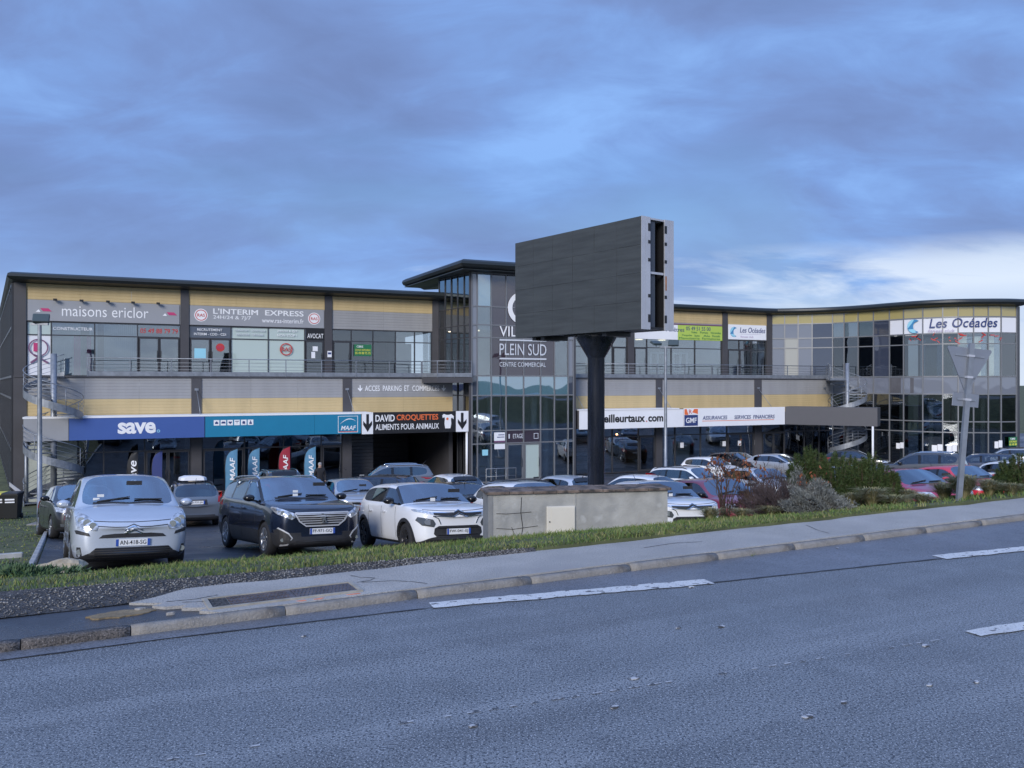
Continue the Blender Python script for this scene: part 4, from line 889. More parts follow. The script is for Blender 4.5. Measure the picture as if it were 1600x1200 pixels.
for k in range(6):
    a = FA(334+10.6*k, CB); w_ = FA(342.8+10.6*k, CB)-a; b = MB().bbox(a-8.48, a+w_-8.48, -.05, -.04, -.50-cz0, -.22-cz0, .03); g.mesh(b, C_let, 'icon_tile'); x = a+w_/2-8.48; z = -.36-cz0; b = MB()
    if k == 0: b.prism([(x-.08, z-.06), (x+.08, z-.06), (x+.08, z+.01), (x, z+.08), (x-.08, z+.01)], -.056, -.05)
    elif k == 1: b.prism([(x-.1, z-.04), (x+.1, z-.04), (x+.1, z+.01), (x+.06, z+.06), (x-.06, z+.06), (x-.1, z+.01)], -.056, -.05)
    elif k == 2: b.prism([(x, z-.08), (x+.09, z+.01), (x+.06, z+.07), (x, z+.04), (x-.06, z+.07), (x-.09, z+.01)], -.056, -.05)
    elif k == 3: b.box(x-.1, x+.1, -.056, -.05, z+.05, z+.08).box(x-.01, x+.01, -.056, -.05, z-.06, z+.05)
    elif k == 4: disc(b, x, z, .075, -.056, -.05, 10); b.box(x-.06, x-.03, -.056, -.05, z-.1, z-.05).box(x+.03, x+.06, -.056, -.05, z-.1, z-.05)
    else: disc(b, x, z+.06, .035, -.056, -.05, 10); b.prism([(x-.07, z-.09), (x+.07, z-.09), (x+.05, z+.015), (x-.05, z+.015)], -.056, -.05)
    g.mesh(b, C_navy, 'icon')
a0, a1 = FA(528, CB)-8.48, FA(559, CB)-8.48; b = MB(); t = .025; z0, z1 = .07, .98
b.box(a0, a1, -.052, -.04, z0, z0+t).box(a0, a1, -.052, -.04, z1-t, z1).box(a0, a0+t, -.052, -.04, z0+t, z1-t).box(a1-t, a1, -.052, -.04, z0+t, z1-t); g.mesh(b, C_let, 'logo_border')
g.text('MAAF', a0+.16+8.48, a1-.10+8.48, cz0+.20, cz0+.44, C_let, shear=.25, bold=.03); g.mesh(MB().box(a0+.04, a1-.04, -.05, -.04, .10, .135), C_red, 'red_line')
b = MB(); rings = []
for k in range(13): t = k/12; x = a0+.12+(a1-a0-.24)*t; z = .50+.34*math.sin(math.pi*(t*.75+.05)); w_ = .05*math.sin(math.pi*(t*.9+.05)); rings.append([(x, -.05, z-w_), (x, -.04, z-w_), (x, -.04, z), (x, -.05, z)])
g.mesh(b.loft(rings), C_let, 'dolphin_arc')
g = Sign('shop_sign', 16.66, CB-.02, cz0-.08, 'black pet food sign with white and orange lettering between two arrow panels', group='signs along the left canopy'); x0, x1, x2, x3 = 16.66, FA(583, CB), FA(712, CB), 23.0; zt = .07
g.panel(x0, x1-.01, cz0-.05, zt, M_white); g.panel(x1, x2, cz0-.05, zt, M_black); g.panel(x2+.01, x3, cz0-.05, zt, M_white)
arrow(g, (x0+x1)/2, cz0+.08, zt-.10, .25, M_black, .04, .3); arrow(g, (x2+x3)/2, cz0+.08, zt-.10, .27, M_black, .04, .3)
g.text('DAVID', FA(586.5, CB), FA(616.5, CB), -.46, -.08, C_let, bold=.04); g.text('CROQUETTES', FA(619.5, CB), FA(684.5, CB), -.46, -.08, C_orange, bold=.04); g.text('ALIMENTS POUR ANIMAUX', FA(586.5, CB), FA(685.5, CB), -.93, -.60, C_let, bold=.012)
ad = FA(700, CB)-g.a; zd = -.5-g.z
g.mesh(MB().prism([(ad+x, zd+z) for x, z in [(-.18, -.42), (.14, -.42), (.19, -.15), (.17, .15), (.24, .20), (.33, .10), (.35, .28), (.20, .40), (.05, .36), (-.1, .36), (-.27, .42), (-.36, .32), (-.33, .18), (-.24, .24), (-.20, .15), (-.22, -.15)]][::-1], -.052, -.04), C_let, 'dog_head'); b = MB(); disc(b, ad-.05, zd+.13, .075, -.06, -.052, 14); g.mesh(b, C_orange, 'eye_patch')
# right canopy
rz0, rz1 = -1.19, -.02
g = Sign('shop_sign', FA(905, CB), CB-.02, rz0, 'white canopy sign with bold black lettering behind the billboard pole', group='signs along the right canopy'); g.panel(FA(905, CB), FA(1067.5, CB), rz0, rz1, M_white); g.text('meilleurtaux', FA(932, CB), FA(1007.5, CB), -.80, -.28, M_black, bold=.07); g.text('.', FA(1009, CB), FA(1011, CB), -.80, -.72, C_red); g.text('com', FA(1012.5, CB), FA(1036, CB), -.80, -.44, M_black, bold=.07)
g = Sign('shop_sign', FA(1068, CB), CB-.02, rz0, 'white canopy sign reading ASSURANCES SERVICES FINANCIERS with a navy square', group='signs along the right canopy'); g.panel(FA(1068.2, CB), FA(1226, CB), rz0, rz1+.06, M_white)
a0, a1 = FA(1069, CB), FA(1090, CB); g.panel(a0, a1, rz0+.06, rz0+.78, C_navy, 'logo_square', .01, .04); g.panel(a0, a1, rz0+.785, rz1+.03, M_white, 'logo_top', .01, .04); g.text('GMF', a0+.12, a1-.1, rz0+.25, rz0+.60, C_let, off=.05, bold=.02)
g.mesh(MB().prism([(a0-g.a, .80), (a0+.32-g.a, .80), (a0+.18-g.a, 1.18), (a0-g.a, 1.18)], -.056, -.05), C_orange, 'logo_flame'); g.mesh(MB().prism([(a0+.62-g.a, .95), (a1-g.a, .84), (a1-g.a, 1.18), (a0+.78-g.a, 1.18)], -.056, -.05), C_orange, 'logo_flame'); g.text('R', a0+.36, a0+.60, rz0+.86, rz0+1.14, C_red, off=.05)
g.text('ASSURANCES', FA(1097.5, CB), FA(1136, CB), rz0+.44, rz0+.70, C_navy, shear=.15, bold=.03); g.text('SERVICES  FINANCIERS', FA(1147, CB), FA(1210, CB), rz0+.44, rz0+.70, C_navy, shear=.15, bold=.03); g.panel(FA(1097, CB), FA(1209, CB), rz0+.34, rz0+.375, C_orange, 'underline', .006, .04)
g = Sign('blank_sign', FA(1227, CB), CB-.02, rz0, 'blank charcoal canopy panel under the far spiral staircase', 'sign', 'signs along the right canopy'); ce = (FA(1371, 9.2), -9.2); cs_ = (FA(1227, CB), -CB); q_ = MB(); obox(q_, cs_, ce, rz0, rz1+.08, -.02, 1.5); q_.v = [(x-g.a, y+g.b, z-g.z) for x, y, z in q_.v]; g.mesh(q_, flat('charcoal_panel', (.085, .085, .095)), 'panel'); bpart('canopy_post', MB().tube([(ce[0]-.15, ce[1]+.25, GF-.1), (ce[0]-.15, ce[1]+.25, rz0)], .07, 10), M_white)
# tower film lettering
g = Sign('tower_lettering', 24.5, TB+.05, 2.2, 'tall pale CENTRE COMMERCIAL lettering and ring on the plum tower glass', 'lettering')
TA = lambda u: FA(u, TB); TZ = lambda v: FZ(800, v, TB)
b = MB(); disc(b, TA(816)-g.a, TZ(481)-g.z, .98, -.012, 0, 40, .68); g.mesh(b, C_let, 'ring')
for body, u0, u1, v0, v1, m_ in [('VILLAGE', 780, 853, 526, 510, C_let), ('PLEIN SUD', 780, 853, 555, 537, C_letg), ('CENTRE COMMERCIAL', 780, 852, 573, 566, C_letg)]: g.text(body, TA(u0), TA(u1), TZ(v0), TZ(v1), m_, off=0, bold=.004)
for v in (531.5, 560.5): g.panel(TA(780), TA(853), TZ(v+1.2), TZ(v-1.2), C_letg, 'rule', .01)
g = Sign('entrance_sign', TA(792), TB+.05, -1.85, 'dark strip reading 1er ETAGE above the tower entrance', 'sign'); g.text('1', TA(794), TA(796), TZ(685), TZ(678), C_letg, off=0); g.text('ETAGE', TA(801), TA(816.5), TZ(685), TZ(678), C_letg, off=0); b = MB(); x = TA(837)-g.a; z = TZ(682)-g.z; b.box(x-.15, x+.15, -.01, 0, z-.17, z-.14).box(x-.15, x+.15, -.01, 0, z+.14, z+.17).box(x-.15, x-.12, -.01, 0, z-.14, z+.14).box(x+.12, x+.15, -.01, 0, z-.14, z+.14); g.mesh(b, C_letg, 'lift_mark')
for (u0, u1, v0, v1, lab) in [(771.5, 788.5, 688, 675, 'white notice board above a smaller one on the tower glass'), (772, 788.5, 701, 693, 'small white notice under a larger one on the tower glass'), (753, 762, 710, 701, 'pale green paper sheet left on the tower glass')]:
    g = Sign('notice', TA(u0), TB+.05, TZ(v0), lab, 'notice'); g.panel(TA(u0), TA(u1), TZ(v0), TZ(v1), M_white if u0 > 760 else C_aqua, 'sheet', .008)
    if u0 == 771.5: g.panel(TA(778), TA(787.5), TZ(679.5), TZ(678.3), C_navy, 'text_line', .004, .008); g.panel(TA(776), TA(787.5), TZ(683), TZ(681.8), C_navy, 'text_line', .004, .008); g.panel(TA(771.5), TA(788.5), TZ(690.5), TZ(688.2), C_plum, 'red_strip', .008)
# papers on the right ground floor glass
pn = [(1401, 1413, 691, 700, 'single white sheet on the first ground pane of the curved glass'), (1457, 1472, 694, 704, 'pair of white sheets left of the give way post'), (1480, 1494, 695, 705, 'white sheets just behind the give way post'), (1553, 1565, 688, 699, 'white sheets right of the give way post')]
for u0, u1, v0, v1, lab in pn:
    P = on_curve((u0+u1)/2); W = FW(P[0], P[1], 0); zz = lambda v: EYE-(v-600)*W[1]/FPX; n_ = curve_at(arc_u((u0+u1)/2))
    g = Sign('notice', P[0]-n_[2]*.07, -(P[1]-n_[3]*.07), zz(v1), lab, 'notice'); w_ = (u1-u0)/FPX*W[1]; h_ = zz(v0)-zz(v1)
    g.root.rotation_euler.z = FROT+math.atan2(-n_[2], n_[3]); g.mesh(MB().box(-w_/2, 0, -.01, 0, -.05, h_*.85).box(.02, w_/2, -.015, -.004, 0, h_), M_white, 'sheet')
P = on_curve(1581); W = FW(P[0], P[1], 0); zz = lambda v: EYE-(v-600)*W[1]/FPX; n_ = curve_at(arc_u(1581))
g = Sign('letting_sign', P[0]-n_[2]*.08, -(P[1]-n_[3]*.08), zz(697), 'green and yellow letting sign on the last ground floor door', 'sign'); g.root.rotation_euler.z = FROT+math.atan2(-n_[2], n_[3])
g.mesh(MB().box(-.38, .38, -.01, 0, 0, .62), C_dkgreen, 'panel'); lettering(g.root, 'CBRE', C_let, -.25, .2, .44, .56, -.01, bold=.02); lettering(g.root, 'LOCAUX', C_yelp, -.34, .34, .25, .38, -.01, bold=.04); lettering(g.root, '05 49 88', C_yelp, -.34, .34, .05, .19, -.01, bold=.04)
for u, lab in ((1062, 'small white notice on the second right hand shop window'), (1128, 'small white notice on a dark shop window under ASSURANCES'), (1152, 'white notice beside the glass doors under ASSURANCES'), (1178, 'white notice on the glass door under FINANCIERS')):
    a = FA(u, LB); g = Sign('notice', a, LB+.065, -2.6, lab, 'notice'); g.panel(a, a+.28, -2.7, -2.35, M_white, 'sheet', .006)

# ================================================================== cars
M_tyre = mat('tyre_rubber', (0.018, 0.018, 0.020), 0.85, bump=.2, bscale=30)
M_rim = mat('alloy_rim', (0.42, 0.43, 0.45), 0.3, metal=.85); M_rimd = mat('dark_rim', (0.06, 0.06, 0.065), 0.35, metal=.6)
M_cglass = glass('car_glass', (0.50, 0.54, 0.56), 1.9, base=.20, gcol=(.85, .93, 1.0)); M_sglass = glass('car_side_glass', (0.40, 0.44, 0.46), 1.5, base=.09, gcol=(.85, .93, 1.0)); M_cabin = mat('cabin_lining', (0.045, 0.046, 0.050), .9); M_seat = mat('seat_fabric', (0.050, 0.050, 0.056), .85, var=.2, vscale=5)
M_plast = mat('black_plastic', (0.022, 0.022, 0.024), 0.55, var=.2, vscale=6); M_gblack = mat('gloss_black_trim', (0.010, 0.010, 0.012), 0.18, spec=.6)
M_satin = mat('satin_silver_trim', (0.55, 0.56, 0.58), 0.3, metal=.3); M_chrome = mat('chrome_trim', (0.72, 0.73, 0.75), 0.14, metal=1.0); M_lampg = mat('headlamp_lens', (0.55, 0.58, 0.62), 0.10, metal=.55, spec=.8, var=.5, vscale=14, col2=(.9, .92, .95))
M_lampd = mat('dark_headlamp_lens', (0.10, 0.11, 0.12), 0.08, metal=.3, spec=.8); M_bulb = mat('lamp_reflector', (0.88, 0.89, 0.9), 0.08, metal=.8)
M_tail = mat('red_tail_lens', (0.30, 0.012, 0.014), 0.15, spec=.7); M_plate = mat('number_plate', (0.72, 0.73, 0.74), 0.4); M_platb = mat('plate_blue', (0.03, 0.08, 0.35), 0.4); M_inkk = mat('plate_black', (0.012, 0.012, 0.014), 0.5); M_amber = mat('amber_lens', (.55, .16, .03), .2)
def paint(name, c, metal=0.0, rough=.32): return mat('paint_'+name, c, rough, metal=metal, coat=.9, spec=.5, var=.04, vscale=.8)
P_silverblue = paint('pale_blue_silver', (0.51, 0.55, 0.61), .35); P_navy = paint('dark_navy', (0.007, 0.011, 0.026), .15, .22); P_white = paint('white', (0.74, 0.75, 0.77)); P_grey = paint('mid_grey', (0.15, 0.17, 0.20), .4)
P_dgrey = paint('dark_grey', (0.060, 0.066, 0.078), .35); P_black = paint('black', (0.010, 0.010, 0.012)); P_silver = paint('silver', (0.42, 0.44, 0.47), .5); P_maroon = paint('maroon', (0.24, 0.028, 0.055), .1); P_mag = paint('raspberry', (0.33, 0.035, 0.095), .1); P_red = paint('red', (0.55, 0.020, 0.045)); P_dblue = paint('dark_blue', (0.022, 0.035, 0.070), .3)
def lerp(a, b, t): return a+(b-a)*t
def body_mesh(sp):
    L, W, H = sp['L'], sp['W']/2, sp['H']; nz, cx, czz, hx = sp['nose'], sp['cowl'][0], sp['cowl'][1], sp['head']; rx, tx, tz_ = sp['rhead'], sp['tail'][0], sp['tail'][1]
    bf, br, rwf = sp['belt'][0], sp['belt'][1], sp.get('roofw', .74); cl = .17; pil = sp['pillars']; roofdrop = sp.get('drop', .07)
    st = []
    def hood_z(x): t = max(0, min(1, (x-.2)/(cx-.2))); return nz+(czz-nz)*t**sp.get('hoodp', .8)
    st.append((0.00, .34, nz*.74, nz*.80, .66, 0, .13)); st.append((.06, .24, nz*.86, nz*.95, .84, 0, .13)); st.append((.22, .19, nz*.95, nz+.005, .945, 0, .10))
    st.append((.50, cl, hood_z(.5)-.05, hood_z(.5), .985, 0, .04)); xm = lerp(.5, cx, .55); st.append((xm, cl, hood_z(xm)-.05, hood_z(xm), 1.0, 0, .03)); st.append((cx-.06, cl, bf-.03, czz-.015, 1.0, 0, .06))
    st.append((cx, cl, bf-.015, czz, 1.0, 2, .10))
    def roof(x): t = (x-hx)/(rx-hx); return H-.045*(1-t)**2-roofdrop*t**2.2
    def belt(x): return lerp(bf, br, (x-cx)/(tx-cx))
    st.append((hx, cl, belt(hx), roof(hx)-.012, 1.0, 1, .07))
    for x in pil: st.append((x, cl, belt(x), roof(x), 1.0, 1, 0))
    st.append((rx, cl+.01, belt(rx), roof(rx), .985, 1, -.03)); st.append((tx, .20, min(br, tz_-.02), tz_, .955, 2, -.05)); kk = sp.get('deck')
    if kk: st.append((L-.16, .22, kk-.06, kk, .93, 0, -.06))
    zt = kk or tz_
    st.append((L-.05, .25, zt-.20, zt-.10, .91, 0, -.09)); st.append((L, .34, zt*.62, zt*.66, .80, 0, -.10))
    V = []; nJ = 11
    for (x, zb, bl, tp, w, cab, bow) in st:
        w = w*W
        low = [(0, zb), (.80*w, zb), (.95*w, zb+.05), (.995*w, lerp(zb, bl, .40)), (1.0*w, lerp(zb, bl, .74)), (.965*w, bl)]
        if cab == 1: wr = rwf*W; up = [(.945*w, bl+.025), (lerp(.945*w, wr, .90), tp-.105), (wr*.965, tp-.045), (wr*.55, tp-.006), (0, tp)]
        elif cab == 2: up = [(.945*w, bl+.012), (.925*w, lerp(bl, tp, .25)+.006), (.87*w, lerp(bl, tp, .5)), (.5*w, lerp(bl, tp, .92)), (0, tp)]
        else: up = [(.93*w, lerp(bl, tp, .28)), (.88*w, lerp(bl, tp, .5)), (.80*w, lerp(bl, tp, .70)), (.45*w, lerp(bl, tp, .93)), (0, tp)]
        for (y, z) in low+up: V.append((L/2-(x+bow*(y/W)**2), y, z))
        for (y, z) in (low+up)[1:-1]: V.append((L/2-(x+bow*(y/W)**2), -y, z))
    per = nJ+nJ-2; idx = lambda i, j, s: i*per+(j if s > 0 or j in (0, nJ-1) else nJ+j-1)
    F = []; MI = []; npil = len(pil); i_cowl = 6; i_head = 7; i_r = 7+npil+1; i_t = i_r+1
    gl = sp.get('glass', [])      # which spans between cabin stations are side glass
    for i in range(len(st)-1):
        for s in (1, -1):
            for j in range(nJ-1):
                q = [idx(i, j, s), idx(i, j+1, s), idx(i+1, j+1, s), idx(i+1, j, s)]
                F.append(q if s < 0 else q[::-1]); m = 0
                if i == i_cowl:
                    if j >= 8: m = 1
                    elif j == 6: m = 2 if sp.get('tri', True) else 4
                    elif j == 7: m = 4 if sp.get('apillar') else 0
                elif i_head <= i < i_r and j == 6: m = 2 if (i-i_head) in gl else 4
                elif i == i_r and j >= 8: m = 3
                elif i == i_r and j == 6 and sp.get('rtri'): m = 2
                if j <= 1 and m == 0: m = 5
                if sp.get('clad') and j == 2 and m == 0: m = 5
                MI.append(m)
    for i, fl in ((0, 1), (len(st)-1, -1)):
        for j in range(nJ-1):
            q = [idx(i, j, 1), idx(i, j+1, 1), idx(i, j+1, -1), idx(i, j, -1)]; q = list(dict.fromkeys(q)); F.append(q if fl > 0 else q[::-1]); MI.append(0 if j > 1 else 5)
    me = bpy.data.meshes.new('car_cage'); me.from_pydata(V, [], F); dm = [MATS['black_plastic']]*7
    for d in dm: me.materials.append(d)
    me.polygons.foreach_set('material_index', MI); b = bmesh.new(); b.from_mesh(me); bmesh.ops.recalc_face_normals(b, faces=b.faces)
    cr = b.edges.layers.float.new('crease_edge')
    for e in b.edges:
        ms = {f.material_index for f in e.link_faces}
        if len(ms) > 1 and ms & {1, 2, 3, 4}: e[cr] = .95
    b.to_mesh(me); b.free()
    o = bpy.data.objects.new('car_cage', me); COL.objects.link(o); sb = o.modifiers.new('s', 'SUBSURF'); sb.levels = sb.render_levels = sp.get('lev', 2)
    cm_ = MB()
    for ax in (sp['axles'][0], sp['axles'][1]):
        for s in (1, -1):
            rr = sp['rw']+.045; prof = [(0, s*W*.58), (rr, s*W*.58), (rr, s*W*1.3), (0, s*W*1.3)]
            cm_.lathe([(r_ or .001, h) for r_, h in prof], 28, 'y', (L/2-ax, 0, sp['rw']-.01), False, True)
    cme = cm_.fix('cutter')
    for d in dm: cme.materials.append(d)
    cme.polygons.foreach_set('material_index', [6]*len(cme.polygons)); co_ = bpy.data.objects.new('cutter', cme); COL.objects.link(co_)
    bo = o.modifiers.new('b', 'BOOLEAN'); bo.operation = 'DIFFERENCE'; bo.object = co_; bo.solver = 'EXACT'
    bpy.context.view_layer.update(); ev = bpy.data.meshes.new_from_object(o.evaluated_get(bpy.context.evaluated_depsgraph_get()))
    bpy.data.objects.remove(o); bpy.data.objects.remove(co_); bpy.data.meshes.remove(me); bpy.data.meshes.remove(cme)
    return ev
def split_mesh(ev, groups):
    """faces by material index into separate meshes"""
    co = [tuple(v.co) for v in ev.vertices]; outm = {}
    for name, idxs in groups.items():
        ps = [p for p in ev.polygons if p.material_index in idxs]
        if not ps: continue
        mp = {}; fs = []
        for p in ps: fs.append([mp.setdefault(v, len(mp)) for v in p.vertices])
        me = bpy.data.meshes.new(name); me.from_pydata([co[k] for k in mp], [], fs); me.polygons.foreach_set('use_smooth', [True]*len(fs)); outm[name] = me
    return outm
def islands(me, name):
    par = list(range(len(me.vertices)))
    def find(a):
        while par[a] != a: par[a] = par[par[a]]; a = par[a]
        return a
    for p in me.polygons:
        r0 = find(p.vertices[0])
        for v in p.vertices[1:]: par[find(v)] = r0
    gr = {}
    for p in me.polygons: gr.setdefault(find(p.vertices[0]), []).append(p)
    out_ = []
    for ps in gr.values():
        mp = {}; ff = [[mp.setdefault(v, len(mp)) for v in p.vertices] for p in ps]
        m2 = bpy.data.meshes.new(name); m2.from_pydata([me.vertices[v].co[:] for v in mp], [], ff); m2.polygons.foreach_set('use_smooth', [True]*len(ff)); out_.append(m2)
    return out_
class Car:
    """a car type: meshes shared by all its copies"""
    def __init__(s, sp):
        s.sp = sp; s.L = sp['L']; s.W = sp['W']/2; ev = body_mesh(sp); s.parts = []
        s.bvh = BVHTree.FromPolygons([v.co[:] for v in ev.vertices], [p.vertices[:] for p in ev.polygons])
        g = split_mesh(ev, {'body': (0,), 'windscreen': (1,), 'side_glass': (2,), 'rear_window': (3,), 'pillar_trim': (4,), 'sill_trim': (5, 6)}); bpy.data.meshes.remove(ev)
        for k, me in g.items():
            nm = {'side_glass': 'side_window', 'pillar_trim': 'pillar_trim'}.get(k, k); m = {'body': 'PAINT', 'windscreen': M_cglass, 'side_glass': M_sglass, 'rear_window': M_sglass, 'pillar_trim': M_gblack, 'sill_trim': M_plast}[k]
            for m2 in (islands(me, nm) if k in ('side_glass', 'pillar_trim') else [me]): s.parts.append((nm, m2, m, None))
        lin = g['body'].copy(); lin.name = 'cabin_lining'; n_ = [v.normal.copy() for v in lin.vertices]
        for v, n in zip(lin.vertices, n_): v.co -= n*.028
        s.parts.append(('cabin_lining', lin, M_cabin, None)); s.seats()
        s.wheels()
    def seats(s):
        sp = s.sp; X = lambda x: s.L/2-x; bz = sp['belt'][0]; zs = sp['H']-1.05
        x0 = sp['cowl'][0]
        s.raw('dashboard', MB().loft([[(X(x0+.16), y, bz-.22), (X(x0+.16), y, bz-.03), (X(x0+.45), y, bz-.01), (X(x0+.60), y, bz-.08), (X(x0+.58), y, bz-.22)] for y in (-s.W*.82, s.W*.82)]), M_cabin)
        for (xs, ys) in ((sp['head']+.62, (-.37, .37)), (min(sp['rhead']-.35, sp['head']+1.55), (-.40, .40))):
            for y in ys:
                rings = [[(X(xs+dx)+t, y+w*a, z) for a, t in ((-1, -.05), (-.8, .05), (.8, .05), (1, -.05), (.8, -.09), (-.8, -.09))] for dx, w, z in ((-.05, .23, zs-.15), (0, .25, zs+.15), (.06, .24, zs+.42), (.10, .17, zs+.55))]
                st_ = MB().loft(rings, True, True, True); st_.loft([[(X(xs+.11)+t, y+w*a, z) for a, t in ((-1, 0), (-.7, .05), (.7, .05), (1, 0), (.7, -.05), (-.7, -.05))] for w, z in ((.10, zs+.58), (.14, zs+.66), (.13, zs+.76), (.08, zs+.79))], True, True, True); s.raw('seat', st_, M_seat)
        h, n = s.hit('front', 0, sp['H']-.20); s.raw('rear_view_mirror', MB().box(h.x-.16, h.x-.12, -.12, .12, sp['H']-.24, sp['H']-.17), M_plast)
        st_ = MB(); R = .17; st_.tube([(X(x0+.68)+.05*math.sin(6.283*k/16), .37+R*math.cos(6.283*k/16), bz+.03+R*math.sin(6.283*k/16)) for k in range(17)], .016, 6); s.raw('steering_wheel', st_, M_plast)
    def hit(s, view, a, b):
        if view in ('front', 'rear'):
            d = 1 if view == 'front' else -1; h = s.bvh.ray_cast(Vector((d*(s.L/2+1), a, b)), Vector((-d, 0, 0)), 2.2); n = Vector((d, 0, 0)); fb = Vector((d*(s.L/2-.15), a, b))
        elif view in ('left', 'right'):
            d = 1 if view == 'left' else -1; h = s.bvh.ray_cast(Vector((a, d*3, b)), Vector((0, -d, 0)), 2.9); n = Vector((0, d, 0)); fb = Vector((a, d*s.W*.95, b))
        else: h = s.bvh.ray_cast(Vector((a, b, 4)), Vector((0, 0, -1)), 4); n = Vector((0, 0, 1)); fb = Vector((a, b, 1))
        if h[0] is None: return fb, n
        return h[0], h[1] if h[1].dot(n) > 0 else -h[1]
    def patch(s, view, poly, off=.008, res=.06, skirt=.02):
        """a thin raised piece that follows the body inside the outline"""
        P = []
        for a, b in zip(poly, poly[1:]+poly[:1]):
            n = max(1, int(math.dist(a, b)/res)); P += [(lerp(a[0], b[0], k/n), lerp(a[1], b[1], k/n)) for k in range(n)]
        nb = len(P); xs = [p[0] for p in P]; ys = [p[1] for p in P]; inner = []
        def inside(x, y):
            c = False
            for i in range(nb):
                (x1, y1), (x2, y2) = P[i], P[i-1]
                if (y1 > y) != (y2 > y) and x < (x2-x1)*(y-y1)/(y2-y1)+x1: c = not c
            return c
        x = min(xs)+res*.5
        while x < max(xs):
            y = min(ys)+res*.5
            while y < max(ys):
                if inside(x, y) and min(math.dist((x, y), p) for p in P) > res*.45: inner.append((x, y))
                y += res
            x += res
        V, _, F, *_ = delaunay_2d_cdt([Vector(p) for p in P+inner], [], [list(range(nb))], 1, 1e-5)
        top = []; n0 = []
        for p in V: h, n = s.hit(view, p.x, p.y); top.append(h+n*off); n0.append(n)
        k = len(top); vv = top+[t-n*(off+skirt) for t, n in zip(top, n0)]; ff = [tuple(f) for f in F]; cnt = {}
        for f in ff:
            for i in range(len(f)): cnt[(f[i], f[(i+1) % len(f)])] = 1
        ff += [(b, a, a+k, b+k) for (a, b) in cnt if (b, a) not in cnt]
        m = MB().add(vv, ff); me = m.fix('patch'); return me
    def add(s, name, view, poly, m, off=.008, res=.06, mirror=False, sub=None):
        s.parts.append((name, s.patch(view, poly, off, res), m, sub))
        if mirror: s.parts.append((name, s.patch('right' if view == 'left' else view, [(p[0], p[1]) if view == 'left' else (-p[0], p[1]) for p in poly][::-1], off, res), m, sub))
    def raw(s, name, mb, m, sub=None): s.parts.append((name, mb.fix(name), m, sub))
    def line(s, view, pts, w, m, name='panel_gap', off=.003, mirror=False):
        poly = []
        for sd in (1, -1):
            for i in (range(len(pts)) if sd > 0 else reversed(range(len(pts)))):
                a = pts[max(i-1, 0)]; b = pts[min(i+1, len(pts)-1)]; dx, dy = b[0]-a[0], b[1]-a[1]; l = math.hypot(dx, dy) or 1; poly.append((pts[i][0]-dy/l*w/2*sd, pts[i][1]+dx/l*w/2*sd))
        s.add(name, view, poly, m, off, .08, mirror)
    def wheels(s):
        sp = s.sp; rw = sp['rw']; w = .205
        ty = MB().lathe([(rw*.66, -w/2), (rw*.93, -w/2), (rw, -w*.34), (rw, w*.34), (rw*.93, w/2), (rw*.66, w/2), (rw*.62, w*.30), (rw*.62, -w*.30), (rw*.66, -w/2)], 28, 'y').fix('tyre')
        rb = MB(); ns = sp.get('spokes', 5)
        rb.lathe([(rw*.66, w*.5), (rw*.64, w*.52), (rw*.58, w*.36), (rw*.58, w*.05), (.001, w*.02)], 28, 'y')
        for k in range(ns):
            t = 2*math.pi*k/ns
            for dt in (-.10, .10):
                a0, a1 = t+dt*.6, t+dt*1.6
                P = lambda r_, aa, y: (r_*math.cos(aa), y, r_*math.sin(aa))
                rb.bar(P(rw*.12, a0, w*.40), P(rw*.60, a1, w*.46), .035, .03)
        rb.lathe([(rw*.17, w*.36), (rw*.17, w*.46), (.001, w*.47)], 14, 'y'); rim = rb.fix('rim')
        s.wheel_meshes = (ty, rim)
    def place(s, x, y, heading, pnt, label, name='parked_car', group='cars in the car park', plate=None, z=None, rim=None):
        """heading: degrees, 0 faces the road square on, positive turns towards the right of the picture"""
        h = math.radians(heading); f = Vector((math.sin(h), -math.cos(h), 0)); e = 1.2; zf = lambda p: gz(p.x, p.y)+.02
        c = Vector((x, y, 0)); l = Vector((-f.y, f.x, 0)); ax = s.L/2-s.sp['axles'][0], s.L/2-s.sp['axles'][1]
        zF = zf(c+f*ax[0]); zR = zf(c+f*ax[1]); zl = zf(c+l*.75); zr = zf(c-l*.75); F = (f*(ax[0]-ax[1])+Vector((0, 0, zF-zR))).normalized(); Lf = (l*1.5+Vector((0, 0, zl-zr))).normalized(); U = F.cross(Lf).normalized(); Lf = U.cross(F)
        zc_ = zR+(zF-zR)*(0-ax[1])/(ax[0]-ax[1])
        root = empty(name, (x, y, zc_), 0, label, 'car', group); root.matrix_world = Matrix(((F.x, Lf.x, U.x, x), (F.y, Lf.y, U.y, y), (F.z, Lf.z, U.z, zc_), (0, 0, 0, 1)))
        made = {}
        for (nm, me, m, sub) in s.parts:
            o = bpy.data.objects.new(nm, me); COL.objects.link(o); o.parent = made.get(sub, root) if sub else root; made.setdefault(nm, o)
            if not me.materials: me.materials.append(m if m != 'PAINT' else pnt)
            if m == 'PAINT': o.material_slots[0].link = 'OBJECT'; o.material_slots[0].material = pnt
        for a in s.sp['axles']:
            for sd in (1, -1):
                wh = bpy.data.objects.new('wheel', s.wheel_meshes[1]); COL.objects.link(wh); wh.parent = root; wh.location = (s.L/2-a, sd*(s.W-.125), s.sp['rw']); wh.rotation_euler = (0, random.uniform(0, 6), 0 if sd > 0 else math.pi)
                if not s.wheel_meshes[1].materials: s.wheel_meshes[1].materials.append(M_rim)
                if rim: wh.material_slots[0].link = 'OBJECT'; wh.material_slots[0].material = rim
                t = bpy.data.objects.new('tyre', s.wheel_meshes[0]); COL.objects.link(t); t.parent = wh
                if not s.wheel_meshes[0].materials: s.wheel_meshes[0].materials.append(M_tyre)
